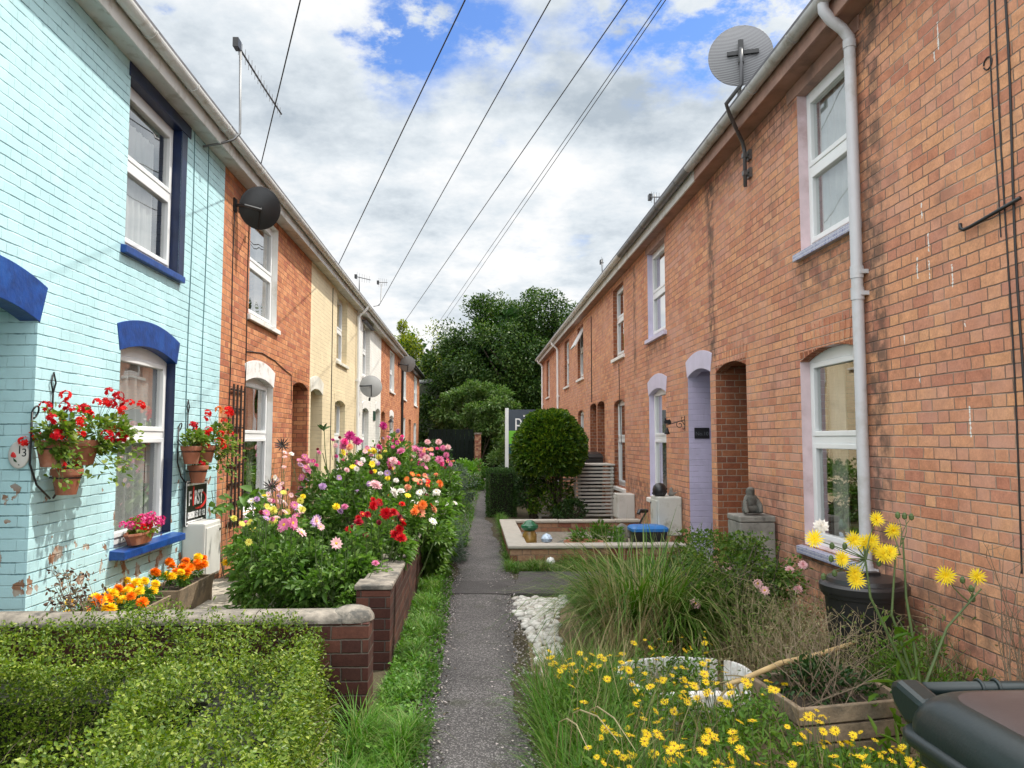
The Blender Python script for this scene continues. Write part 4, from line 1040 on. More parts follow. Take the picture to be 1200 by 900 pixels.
# overhead telephone lines from a pole behind the viewer to the left row
POLE = Vector((5.1, -10., 6.6))
ends = [((305, 196), 10.2, 'thick dark overhead line ending above the black satellite dish'), ((400, 303), 0, 'overhead line running to the gutter of the cream house'),
        ((447, 353), 0, 'overhead line running to the gutter behind the small dark aerial'), ((470, 383), 0, 'overhead line running to the far left roof end'),
        ((505, 391), 44., 'left one of the close pair of overhead lines vanishing into the trees'), ((512, 389), 44.5, 'right one of the close pair of overhead lines vanishing into the trees')]
tops = [(352, 0), (545, 0), (645, 0), (735, 0), (775, 0), (780, 0)]
for i, ((pp, Y, lab), tp) in enumerate(zip(ends, tops)):
    e = onX(-2.68, *pp) if i < 4 else onY(Y, *pp)
    # second point on the sight line of the frame's upper edge, then on to the pole
    d0 = (e-Vector((0, 0, EYE))); d1 = ray(*tp)
    dP = POLE-Vector((0, 0, EYE)); nrm_ = d0.cross(d1).normalized(); Pp = POLE-nrm_*dP.dot(nrm_)
    pts = []
    for t in np.linspace(-.02 if i in (1, 2, 3) else 0, 1, 40):
        p = e.lerp(Pp, t); pts.append(p)
    b = MB(); b.tube(pts, [.0065]*40 if i == 0 else [.0055+.0035*(1-t) for t in np.linspace(0, 1, 40)], 6)
    o = b.build('overhead_line', M['dark_wire'], smooth=True); tag(o, lab, 'overhead line')
    if i < 1:
        b = MB(); b.box(-2.90, -2.66, e.y-.03, e.y+.03, e.z-.06, e.z-.03); b.tube([e, e+Vector((0, 0, -.1))], .02, 6); tag(b.build('line_bracket', M['black_plastic']), 'small black bracket anchoring the overhead line at the orange brick eaves', 'bracket')
# ================================================================== PLANT MATERIALS
M['lf_hedge'] = leafmat('privet_leaf', [(.095, .15, .012), (.045, .085, .008), (.19, .245, .022), (.07, .12, .012), (.31, .34, .06), (.045, .08, .010), (.14, .19, .016)], .28, .38, .45, big=3.)
M['lf_dahlia'] = leafmat('dahlia_leaf', [(.07, .14, .018), (.11, .195, .030), (.05, .11, .015), (.19, .27, .07), (.09, .17, .024)], .34, .42, .35, big=2.5)
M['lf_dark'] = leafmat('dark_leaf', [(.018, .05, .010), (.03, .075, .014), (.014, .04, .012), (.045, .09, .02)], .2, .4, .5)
M['lf_topiary'] = leafmat('glossy_leaf', [(.035, .085, .010), (.07, .13, .012), (.17, .23, .02), (.045, .10, .012), (.09, .15, .015), (.025, .06, .008)], .28, .32, .45, big=2.)
M['lf_cube'] = leafmat('box_leaf', [(.025, .07, .014), (.04, .09, .018), (.06, .12, .025)], .2, .45)
M['lf_bright'] = leafmat('fresh_leaf', [(.07, .17, .02), (.10, .22, .03), (.05, .13, .02), (.14, .26, .04)], .32, .45)
M['lf_geranium'] = leafmat('geranium_leaf', [(.14, .22, .025), (.10, .18, .025), (.25, .30, .06), (.08, .15, .02)], .34, .5)
M['lf_tree'] = leafmat('tree_leaf', [(.016, .042, .006), (.028, .06, .008), (.045, .082, .010), (.02, .05, .007), (.085, .125, .022)], .22, .45, .3, big=.6)
M['lf_yellowtree'] = leafmat('yellow_green_leaf', [(.13, .17, .012), (.19, .21, .015), (.09, .14, .015), (.24, .24, .02)], .35, .5, big=.4)
M['lf_end'] = leafmat('pale_shrub_leaf', [(.05, .11, .018), (.08, .15, .03), (.14, .20, .06), (.035, .08, .014)], .28, .4, .4)
M['lf_lav'] = leafmat('grey_green_leaf', [(.09, .13, .085), (.13, .17, .11), (.06, .10, .06)], .2, .6)
M['lf_rose'] = leafmat('rose_leaf', [(.055, .115, .016), (.09, .16, .025), (.15, .21, .04), (.04, .09, .014)], .3, .45, .3)
M['grass_bright'] = leafmat('verge_grass', [(.06, .17, .012), (.09, .22, .018), (.05, .14, .015), (.13, .24, .03), (.16, .20, .06)], .3, .5)
M['grass_mid'] = leafmat('tussock_grass', [(.055, .14, .010), (.09, .20, .016), (.035, .09, .008), (.14, .23, .04), (.24, .24, .09)], .3, .5)
M['grass_dry'] = leafmat('dry_grass', [(.36, .28, .14), (.28, .22, .11), (.42, .35, .20), (.22, .19, .09)], .2, .6)
M['lf_weed'] = leafmat('fleabane_leaf', [(.065, .15, .014), (.10, .19, .022), (.14, .23, .035), (.05, .115, .012)], .32, .55)
M['dry_twig'] = mat('dry_twig', (.20, .15, .10), .85, .35, 20)
M['green_stem'] = mat('green_stem', (.07, .11, .03), .6, .3, 15)
M['bark'] = mat('bark', (.075, .058, .042), .9, .3, 10, bump=.6, bscale=25)
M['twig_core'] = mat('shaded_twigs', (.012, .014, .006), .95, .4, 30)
def petal(name, c1, c2=None, tr=.25):
    c2 = c2 or tuple(t*.8 for t in c1); return leafmat(name, [c1, c2, c1], tr, .55, .2)
PET = dict(red=petal('red_petal', (.50, .006, .012), (.36, .004, .01)), crimson=petal('crimson_petal', (.34, .004, .018)), pink=petal('pink_petal', (.66, .22, .36), (.58, .15, .32)), pale=petal('pale_pink_petal', (.76, .50, .50), (.70, .40, .44)),
    magenta=petal('magenta_petal', (.52, .05, .22), (.40, .025, .17)), orange=petal('orange_petal', (.78, .23, .05), (.72, .17, .04)), peach=petal('peach_petal', (.78, .40, .24), (.74, .30, .18)), yellow=petal('yellow_petal', (.82, .66, .04), (.78, .58, .03)),
    lemon=petal('lemon_petal', (.72, .66, .14)), white=petal('white_petal', (.80, .76, .70)), scarlet=petal('scarlet_petal', (.72, .02, .015), (.62, .012, .02)), mari=petal('marigold_yellow', (.86, .60, .02), (.84, .52, .012)), mario=petal('marigold_orange', (.82, .22, .005), (.76, .16, .004)),
    hotpink=petal('hot_pink_petal', (.72, .06, .25), (.66, .1, .24)), flea=petal('fleabane_petal', (.80, .60, .03), (.78, .50, .02)), lilac=petal('lilac_petal', (.48, .30, .50)), darkred=petal('faded_petal', (.20, .02, .03)))
M['fl_center'] = mat('flower_eye', (.62, .38, .02), .8, .2, 40); M['fl_brown'] = mat('brown_flower_eye', (.30, .14, .015), .85, .3, 40); M['fl_darkeye'] = mat('dark_seed_head', (.02, .015, .012), .8)

# ------------------------------------------------------------------ flower heads (local, facing +Z), shared meshes
_fm = {}
def petals(V, F, m, R, n, tilt, w, r0=.08, z=0., a0=0., cup=.0, mi=0):
    for i in range(n):
        a = a0+2*PI*i/n+random.uniform(-.08, .08); t = tilt+random.uniform(-.12, .12); L = R*random.uniform(.9, 1.08)
        e = Vector((math.cos(a), math.sin(a), 0)); s = Vector((-math.sin(a), math.cos(a), 0)); d = e*math.cos(t)+Vector((0, 0, 1))*math.sin(t); u = e*-math.sin(t)+Vector((0, 0, 1))*math.cos(t)
        o = e*r0*R+Vector((0, 0, z)); b = len(V)
        V += [o-s*w*R*.22, o+s*w*R*.22, o+d*L*.6+s*w*R*.5+u*cup*R, o+d*L*.6-s*w*R*.5+u*cup*R, o+d*L-u*cup*R*.6]
        F += [(b, b+1, b+2, b+3), (b+3, b+2, b+4)]; m += [mi, mi]
def head(kind, col, R):
    key = (kind, col, R, random.randint(0, 1))
    if key in _fm: return _fm[key]
    V, F, m = [], [], []; eye = M['fl_center']
    if kind == 'dahlia':
        petals(V, F, m, R, 13, .05, .42, cup=.05); petals(V, F, m, R*.86, 12, .38, .42, z=.08*R, a0=.2); petals(V, F, m, R*.68, 10, .75, .44, z=.14*R); petals(V, F, m, R*.48, 8, 1.1, .5, z=.18*R, a0=.3)
        petals(V, F, m, R*.6, 9, -.45, .45, z=-.02*R)
    elif kind == 'open':
        petals(V, F, m, R, 11, .12, .5, r0=.2, cup=.05); petals(V, F, m, R*.8, 9, .35, .48, r0=.2, z=.06*R, a0=.3)
    elif kind == 'daisy':
        petals(V, F, m, R, 17, .1, .2, r0=.28); petals(V, F, m, R*.9, 12, .22, .2, r0=.25, z=.03*R)
    elif kind == 'thistle':
        petals(V, F, m, R, 20, .2, .16, r0=.1); petals(V, F, m, R*.75, 16, .55, .16, r0=.1, z=.1*R); petals(V, F, m, R*.5, 12, .95, .18, r0=.05, z=.16*R)
    elif kind == 'pompon':
        for k, (q, t) in enumerate(((1, -.25), (1, .1), (.9, .45), (.75, .8), (.5, 1.15))): petals(V, F, m, R*q, 12-k, t, .5, r0=.1, z=.1*R*k)
    elif kind == 'umbel':
        for k in range(15):
            d = Vector((random.gauss(0, 1), random.gauss(0, 1), abs(random.gauss(.5, .8)))).normalized(); c = d*R*random.uniform(.7, 1.)
            M3 = d.to_track_quat('Z', 'Y').to_matrix(); v2, f2, m2 = [], [], []
            petals(v2, f2, m2, R*.42, 5, .25, .75, r0=.05); b = len(V)
            V += [c+M3 @ v for v in v2]; F += [tuple(b+i for i in f) for f in f2]; m += m2
    elif kind == 'star':
        petals(V, F, m, R, 13, .25, .16, r0=.05); petals(V, F, m, R*.6, 9, .7, .2, r0=.05)
    if kind in ('open', 'daisy'):
        b = MB(); b.lathe([(.26*R, .03*R), (.24*R, .12*R), (.12*R, .18*R), (0, .19*R)], (0, 0, 0), 9)
        k = len(V); V += [Vector(v) for v in b.v]; F += [tuple(k+i for i in f) for f in b.f]; m += [1]*len(b.f)
    if kind == 'daisy': eye = M['fl_brown']
    me = bpy.data.meshes.new('flower'); me.from_pydata([tuple(v) for v in V], [], F); me.materials.append(PET[col] if isinstance(col, str) else col); me.materials.append(eye)
    me.polygons.foreach_set('material_index', m); me.update(); _fm[key] = me
    return me
def flower(parent, kind, col, R, loc, nrml, name='flower', sc=1.):
    q = Vector(nrml).normalized().to_track_quat('Z', 'Y')
    mw = Matrix.Translation(Vector(loc)) @ (q.to_matrix().to_4x4() @ Matrix.Rotation(random.uniform(0, 6.28), 4, 'Z')) @ Matrix.Scale(sc*random.uniform(.88, 1.12), 4)
    return link_mesh(name, head(kind, col, R), parent, mw)
def stalk(b, p0, p1, r, bend=.15, n=5, r1=None):
    p0, p1 = Vector(p0), Vector(p1); side = Vector((random.uniform(-1, 1), random.uniform(-1, 1), 0))*(p1-p0).length*bend
    pts = [p0.lerp(p1, t)+side*math.sin(PI*t) for t in np.linspace(0, 1, n)]
    b.tube(pts, [r+((r1 if r1 is not None else r*.6)-r)*t for t in np.linspace(0, 1, n)], 5, cap=False); return pts
SUN_UP = Vector((.35, -.25, .9))
def facing(p, k=.9):
    """flower heads look outward, up and towards the path"""
    return Vector((random.gauss(.35, .35), random.gauss(-.7, .4), random.gauss(.65, .3)))

# ================================================================== CLIPPED HEDGE (foreground, left)
r = thing('privet_hedge', (-1.5, 3.2, 0), 'small-leaved clipped green hedge filling the lower left foreground, L-shaped in front of the low wall', 'hedge')
def hz(x, y): return .555+.085*np.clip((y-3.6)/.6, 0, 1)+.035*np.sin(x*5.1+y*2.3)+.03*np.sin(x*2.2-y*6.1)+.03*np.sin(9*x+4*y)*np.sin(7*y-3*x)
edge = lambda y: -.80+(4.25-y)*.15+.03*np.sin(y*9)
def hedgepts(n, x0, x1, y0, y1, inner):
    x = rng.uniform(x0, x1, n); y = rng.uniform(y0, y1, n); k = inner(x, y); x, y = x[k], y[k]
    gap = np.sin(x*23+2*np.sin(y*9))*np.sin(y*27+x*5)+.6*np.sin(x*11-y*7)+.5*np.sin(41*x+3)*np.sin(37*y)
    keep = rng.uniform(-1.1, 2.2, len(x)) < gap+.62; x, y, gap = x[keep], y[keep], gap[keep]
    z = hz(x, y)+.03*np.clip(gap, -1.6, 1.4)-rng.exponential(.04, len(x))+rng.normal(0, .012, len(x)); return np.stack([x, y, z], 1)
reg = lambda x, y: ((x > -1.36+.05*np.sin(y*7)) | (y > 3.62+.05*np.sin(x*8)))*(x < edge(y))*(y < 4.34) > 0
P1 = hedgepts(85000, -3., -.3, 1.3, 4.34, reg)
P1[:, 2] -= .07*np.clip((P1[:, 0]-edge(P1[:, 1])+.13)/.13, 0, 1)**2
n2 = 40000; P1 = np.concatenate([P1, hedgepts(60000, -3., -.3, 1.3, 4.34, reg)-np.array([0, 0, .03])])   # faces down to the ground: path side, hollow side and the strip's front
t = rng.uniform(0, 1, n2); zz_ = rng.uniform(.03, .60, n2)
w1 = np.where(t[:, None] < .45, np.stack([edge(1.3+3.0*rng.uniform(0, 1, n2))+0*t, 1.3+3.0*rng.uniform(0, 1, n2), zz_], 1), 0)
yA = 1.3+3.02*rng.uniform(0, 1, n2); sA = np.stack([edge(yA)-rng.exponential(.04, n2)+.02*rng.normal(size=n2)+.05*np.sin(zz_*9), yA, zz_], 1)
yB = 1.3+2.35*rng.uniform(0, 1, n2); sB = np.stack([-1.36+.05*np.sin(yB*7)+rng.exponential(.05, n2)-.03, yB, zz_], 1)
xC = rng.uniform(-3, -1.36, n2); sC = np.stack([xC, 3.62+.05*np.sin(xC*8)+rng.exponential(.05, n2)-.03, zz_], 1)
P2 = np.concatenate([sA[:14000], sB[:14000], sC[:16000]])
D2 = np.concatenate([np.tile([.9, 0, .35], (14000, 1)), np.tile([-.9, 0, .35], (14000, 1)), np.tile([0, -.9, .35], (16000, 1))])
P3 = np.stack([rng.uniform(-3, -1.3, 7000), rng.uniform(1.3, 3.7, 7000), rng.exponential(.09, 7000)+.03], 1)
# sprigs standing out of the top
ns = 500; sx_ = hedgepts(900, -3., -.3, 1.4, 4.3, reg)[:ns]; ns = len(sx_)
sl_ = rng.uniform(.03, .085, ns); sd_ = nrm(np.stack([rng.normal(0, .5, ns), rng.normal(0, .5, ns), np.ones(ns)], 1))
tt = rng.uniform(.1, 1, (ns, 9)); P4 = (sx_[:, None, :]+sd_[:, None, :]*(tt*sl_[:, None])[:, :, None]).reshape(-1, 3)
P = np.concatenate([P1, P2, P3, P4])
D = np.concatenate([rdir(len(P1))+np.array([0, 0, .45]), D2+rdir(len(P2))*.8, rdir(7000)+np.array([0, 0, .3]), rdir(len(P4))+np.array([0, 0, .5])])
N = rdir(len(P))*.7+np.array([0, 0, .9])
leaves('foliage', P, D, N, jit(len(P), .0185, .45), jit(len(P), .0108, .35), M['lf_hedge'], r, fold=.2, droop=.05)
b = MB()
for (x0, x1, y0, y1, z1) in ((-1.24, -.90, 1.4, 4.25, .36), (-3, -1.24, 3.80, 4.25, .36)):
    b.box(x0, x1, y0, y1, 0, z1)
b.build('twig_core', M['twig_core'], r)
b = MB()
for k in range(120):
    x, y = random.choice([(random.uniform(-2.9, -1.3), random.uniform(3.5, 3.66)), (random.uniform(-1.5, -1.34), random.uniform(2., 3.7))])
    stalk(b, (x, y, .0), (x+random.gauss(0, .14), y+random.gauss(0, .14), random.uniform(.25, .5)), .0022, .2)
for k in range(60):
    y = random.uniform(1.6, 4.2); x = float(edge(y)); stalk(b, (x-.1, y, random.uniform(.1, .5)), (x+random.uniform(.0, .06), y+random.gauss(0, .05), random.uniform(.15, .58)), .0025, .1)
tag(b.build('twigs', M['dry_twig'], r), kind='stuff')

# ================================================================== DAHLIAS
def dahlia(label, x, y, h, rx, ry, fl, n=2600, L=.066, kind='dahlia', R=.048):
    n = int(n*1.1)
    r = thing('dahlia_plant', (x, y, .03), label, 'dahlia', 'dahlias and border flowers in the left bed')
    bush('foliage', n, (x, y, h*.50), (rx, ry, h*.50), L, L*.5, M['lf_dahlia'], r, wallx=(-.66 if y < 9 else None), nc=44, lo=.3, cs=.25, up=.5, droop=.3, zmin=.05)
    b = MB()
    for k in range(10): stalk(b, (x+random.gauss(0, .05), y+random.gauss(0, .05), .03), (x+random.uniform(-.8, .8)*rx, y+random.uniform(-.8, .8)*ry, h*random.uniform(.6, .95)), .009, .1)
    for (col, kd, R_, px, py, dy) in fl:
        c = onY(y+dy-.16, px, py); R_ *= .94; stalk(b, (x+(c.x-x)*.6, y+(c.y-y)*.6, h*.55), c, .004, .08, 5)
        flower(r, kd, col, R_, c, facing(c))
    # buds and spent heads standing on their own stalks
    for k in range(24):
        a = random.uniform(0, 6.28); q = random.uniform(.2, .95); p = Vector((x+rx*q*math.cos(a), y+ry*q*math.sin(a), h*(.62+.42*math.sqrt(max(0, 1-q*q)))+random.uniform(0, .1)))
        stalk(b, p-Vector((0, 0, .25)), p, .0035, .1)
        if k < 5: b.lathe([(0, -.014), (.013, -.004), (.012, .008), (0, .015)], p, 7)
        elif k < 7: flower(r, 'pompon', 'darkred', .022, p, (.2, -.4, .4), 'spent_flower')
        elif h > .85: flower(r, random.choice(['open', 'dahlia']), fl[random.randrange(len(fl))][0], .031, p, facing(p))
    b.build('stems', M['green_stem'], r)
    return r
d = -.3
dahlia('dahlia with pale pink open flowers at the front left of the bed', -1.62, 6.55, .92, .42, .4, [('pink', 'open', .05, 333, 615, d), ('pink', 'open', .055, 343, 613, d), ('pale', 'open', .05, 353, 624, d), ('pale', 'open', .045, 394, 637, d), ('lilac', 'open', .04, 370, 612, .1), ('lemon', 'pompon', .035, 320, 598, .3)])
dahlia('leafy green dahlia at the front of the bed with hardly any flowers', -1.05, 6.3, .80, .42, .4, [('pale', 'open', .045, 371, 611, d), ('pink', 'dahlia', .03, 440, 660, d)], n=3000)
dahlia('dahlia with deep red double flowers at the wall end of the bed', -.82, 6.95, .95, .32, .45, [('red', 'dahlia', .055, 437, 593, -.2), ('red', 'dahlia', .055, 452, 602, -.2), ('red', 'dahlia', .05, 461, 600, -.2), ('red', 'dahlia', .06, 463, 627, -.3), ('red', 'dahlia', .055, 470, 631, -.35), ('red', 'dahlia', .045, 472, 614, -.3), ('crimson', 'dahlia', .045, 420, 612, -.3), ('red', 'dahlia', .04, 468, 620, -.3)])
dahlia('dahlia with small lemon and lilac flowers beside the brick house', -1.95, 7.7, 1.0, .4, .45, [('lemon', 'pompon', .035, 352, 587, .1), ('lemon', 'pompon', .04, 320, 610, -.3), ('yellow', 'pompon', .03, 355, 582, .2), ('pink', 'open', .04, 345, 592, 0), ('lilac', 'dahlia', .045, 378, 570, .2), ('pale', 'open', .03, 327, 572, .2), ('white', 'open', .03, 322, 560, .3)], n=2000)
dahlia('dahlia with large blush white flowers in the middle of the bed', -1.15, 7.9, 1.28, .5, .5, [('pale', 'dahlia', .072, 440, 569, -.4), ('white', 'dahlia', .065, 461, 577, -.4), ('white', 'dahlia', .05, 470, 576, -.3), ('yellow', 'pompon', .04, 394, 594, -.3), ('pink', 'dahlia', .045, 404, 594, -.3), ('lilac', 'dahlia', .045, 398, 599, -.3), ('yellow', 'open', .035, 478, 581, -.2), ('lilac', 'open', .04, 371, 608, -.3)], n=3600)
dahlia('dahlia with orange peach flowers overhanging the low brick wall', -.62, 8.2, 1.12, .36, .55, [('orange', 'dahlia', .065, 489, 597, -.2), ('orange', 'dahlia', .06, 495, 592, -.2), ('orange', 'dahlia', .06, 486, 600, -.3), ('peach', 'dahlia', .06, 492, 601, -.2), ('peach', 'dahlia', .05, 508, 597, 0), ('scarlet', 'dahlia', .04, 471, 591, -.2), ('white', 'open', .05, 507, 611, -.2), ('peach', 'pompon', .04, 478, 571, .2)], n=2600)
dahlia('tall dahlia with magenta pink flowers near the cream house', -1.65, 9.8, 1.52, .5, .55, [('magenta', 'dahlia', .08, 410, 511, 0), ('magenta', 'dahlia', .075, 418, 517, 0), ('hotpink', 'dahlia', .07, 404, 518, -.1), ('pink', 'dahlia', .06, 402, 523, -.1), ('magenta', 'dahlia', .075, 449, 499, .4), ('peach', 'pompon', .05, 410, 524, -.2), ('magenta', 'dahlia', .05, 444, 524, 0), ('pink', 'dahlia', .05, 361, 540, .2), ('pale', 'open', .045, 352, 545, .2)], n=3400, L=.085)
dahlia('tall dahlia with mixed pink and yellow flowers at the top of the bed', -1.05, 10.2, 1.50, .5, .5, [('pink', 'open', .075, 456, 543, -.3), ('pale', 'dahlia', .06, 461, 540, -.3), ('yellow', 'pompon', .05, 430, 529, 0), ('yellow', 'pompon', .05, 438, 529, 0), ('lemon', 'pompon', .05, 444, 536, 0), ('yellow', 'open', .05, 402, 530, .1), ('pink', 'dahlia', .07, 470, 529, 0), ('hotpink', 'dahlia', .055, 466, 543, -.2), ('pale', 'dahlia', .05, 460, 548, -.3), ('magenta', 'dahlia', .04, 470, 516, .5), ('lilac', 'dahlia', .04, 466, 505, .6)], n=3600, L=.085)
dahlia('dahlia with salmon and rose pink flowers at the path edge of the bed', -.62, 10.9, 1.38, .42, .55, [('pink', 'dahlia', .08, 487, 527, 0), ('pink', 'dahlia', .07, 495, 534, 0), ('pale', 'dahlia', .06, 500, 537, -.1), ('pink', 'dahlia', .08, 515, 539, 0), ('hotpink', 'dahlia', .07, 517, 543, 0), ('magenta', 'dahlia', .06, 489, 543, -.1), ('lilac', 'dahlia', .05, 501, 559, -.2), ('peach', 'dahlia', .06, 511, 557, -.2), ('orange', 'dahlia', .06, 515, 567, -.3), ('peach', 'dahlia', .06, 505, 569, -.3), ('peach', 'dahlia', .06, 510, 575, -.3), ('yellow', 'open', .045, 493, 566, -.2), ('pink', 'dahlia', .06, 504, 574, -.3), ('peach', 'pompon', .05, 500, 560, -.2)], n=3400, L=.085)
dahlia('bushy white flowered plant leaning over the low wall to the path', -.5, 9.2, .9, .33, .6, [('white', 'open', .05, 507, 606, -.3), ('white', 'open', .04, 512, 590, 0), ('white', 'open', .04, 523, 590, .2), ('white', 'open', .04, 519, 600, .0)], n=2600, L=.09)
# wispy tall stems in the border
r = thing('border_plant', (-2.1, 8.2, .05), 'tall spindly border plant with dark star shaped seed heads in front of the brick house', 'plant')
b = MB()
for (px, py, Y, R_) in ((331, 522, 8.3, .085), (318, 571, 8.0, .09)):
    c = onY(Y, px, py); stalk(b, (c.x+.1, Y+.05, .1), c, .006, .05); flower(r, 'star', M['fl_darkeye'], R_, c, (.1, -.8, .5), 'seed_head')
for k in range(26):
    c = onY(8.4+random.uniform(-.4, .4), random.uniform(318, 350), random.uniform(528, 600)); stalk(b, (c.x+random.gauss(0, .15), c.y, .2), c, .003, .1)
    if k % 2 == 0: flower(r, 'open', random.choice(['pale', 'white', 'pale']), .03, c, facing(c))
b.build('stems', M['green_stem'], r)
r = thing('border_plant', (-1.7, 9.6, .05), 'slender purple-pink flowered spire in front of the brick porch', 'plant')
b = MB(); c = onY(9.5, 361, 540)
for k in range(18):
    c = onY(9.5, random.uniform(350, 362), random.uniform(535, 585)); stalk(b, (c.x+.1, 9.55, .4), c, .003, .06); flower(r, 'open', random.choice(['lilac', 'pink', 'white']), .035, c, facing(c))
stalk(b, onY(9.3, 392, 590), onY(9.3, 380, 504), .007, .04); b.build('stems', M['green_stem'], r)
c = onY(9.3, 380, 504); leaves('foliage', np.array([list(c)]*8), rdir(8)+np.array([0, 0, .8]), rdir(8), .12, .05, M['lf_dark'], r)
# broad leaved plant by the meter box
r = thing('broad_leaved_plant', (-2.3, 8.0, .05), 'broad-leaved green plant between the meter box and the white window', 'plant')
bush('foliage', 900, (-2.2, 8.95, .42), (.42, .45, .42), .12, .075, M['lf_dahlia'], r, nc=24, lo=.4, cs=.35, up=.7, droop=.35, zmin=.06)
P = np.array([list(onY(8.6+.1*random.random(), 298+random.uniform(-14, 16), 578+random.uniform(-7, 8))) for _ in range(14)]); leaves('large_leaves', P, rdir(14)+np.array([.4, -.4, -.2]), rdir(14)*.4+np.array([0, -.5, .8]), .17, .12, M['lf_dahlia'], r)
b = MB(); [stalk(b, (-2.2, 8.8, .3), P[k], .005, .08) for k in range(14)]; b.build('stems', M['green_stem'], r)
r = thing('climbing_rose', (-2.75, 8.7, .05), 'thin climbing stems on the wall corner behind the meter box', 'plant')
b = MB(); a = [stalk(b, (-2.75, 8.75, .1), onX(-2.8, px, py), .006, .06) for px, py in ((252, 560), (262, 555), (248, 575), (270, 570))]; b.build('stems', M['dry_twig'], r)
P = np.array([list(onX(-2.72, 254+random.uniform(-5, 14), 590+random.uniform(-10, 14))) for _ in range(18)]); leaves('foliage', P, rdir(18)+np.array([.3, -.3, -.4]), rdir(18)*.4+np.array([.4, -.4, .5]), .10, .07, M['lf_dahlia'], r)
# dried plant at the blue wall
r = thing('dried_plant', (-2.75, 5.1, .03), 'dried brown flower stalks against the blue wall, left of the marigolds', 'plant')
b = MB(); PP = []
for k in range(30):
    c = onY(5.1+random.uniform(-.2, .3), random.uniform(58, 122), random.uniform(668, 714)); pts = stalk(b, (c.x+random.gauss(0, .06), c.y, .03), c, .003, .2); PP += [tuple(q) for q in pts[2:]]
    if k % 2: b.lathe([(0, -.01), (.014, 0), (0, .012)], c, 6)
b.build('stalks', M['dry_twig'], r)
PP = np.repeat(np.array(PP), 4, 0)+rng.normal(0, .02, (len(PP)*4, 3)); leaves('dead_leaves', PP, rdir(len(PP)), rdir(len(PP)), .035, .018, leafmat('dead_leaf', [(.10, .05, .03), (.05, .025, .02), (.10, .09, .04), (.18, .12, .08)], .1, .8), r)

# ================================================================== MARIGOLD TROUGHS
def trough(label, x0, x1, y0, y1, z0, z1):
    r = thing('wooden_trough', ((x0+x1)/2, (y0+y1)/2, z0), label, 'planter', 'wooden marigold troughs under the blue wall')
    t = .022
    MB().box(x0, x1, y0, y0+t, z0, z1).build('end_board', M['wood_grey'], r, bevel=.003); MB().box(x0, x1, y1-t, y1, z0, z1).build('end_board', M['wood_grey'], r, bevel=.003)
    b = MB(); b.hexa([(x1-t-.03, y0+.0, z0), (x1-.03, y0+.0, z0), (x1-.03, y1-.0, z0), (x1-t-.03, y1-.0, z0)], [(x1-t+.02, y0-.02, z1+.01), (x1+.02, y0-.02, z1+.01), (x1+.02, y1+.02, z1+.01), (x1-t+.02, y1+.02, z1+.01)]); b.box(x0, x0+t, y0+t+.002, y1-t-.002, z0, z1)
    b.build('side_board', M['wood_grey'], r, bevel=.004)
    MB().box(x0+t, x1-t-.02, y0+t, y1-t, z0+.01, z1-.03).build('soil', M['soil'], r); return r
trough('long weathered wooden trough of yellow marigolds under the blue wall', -2.86, -2.58, 5.55, 6.75, .045, .27)
trough('shorter wooden trough of orange marigolds, nearer the meter box', -2.86, -2.54, 6.9, 7.75, .045, .29)
def marigold(label, x, y, z, cols, n=8, rx=.14):
    r = thing('marigold_plant', (x, y, z), label, 'marigold', 'marigolds in the wooden troughs')
    bush('foliage', 260, (x, y, z+.08), (rx, .17, .09), .045, .014, M['lf_bright'], r, nc=12, lo=.3, up=.6)
    for k in range(n):
        p = Vector((x+random.gauss(.02, rx*.6), y+random.gauss(0, .10), z+.13+random.uniform(-.02, .07))); flower(r, 'pompon', random.choice(cols), .042, p, Vector((random.gauss(.25, .2), random.gauss(-.3, .25), 1)))
for (lab, y, x, cols) in (('yellow marigold at the near end of the long trough', 5.68, -2.74, ['mari', 'mari', 'mario']), ('orange and yellow marigold second from the near end of the long trough', 5.98, -2.70, ['mario', 'mari']), ('yellow marigold in the middle of the long trough', 6.25, -2.72, ['mari', 'mari', 'mario']), ('bright yellow marigold at the far end of the long trough', 6.52, -2.74, ['mari']), ('yellow-orange marigold at the near end of the shorter trough', 7.05, -2.72, ['mari', 'mario']), ('deep orange marigold in the middle of the shorter trough', 7.32, -2.70, ['mario']), ('orange marigold at the far end of the shorter trough', 7.58, -2.7, ['mario', 'mario', 'mari'])):
    marigold(lab, x, y, .25 if y < 6.8 else .27, cols, 10 if y < 6.8 else 8)

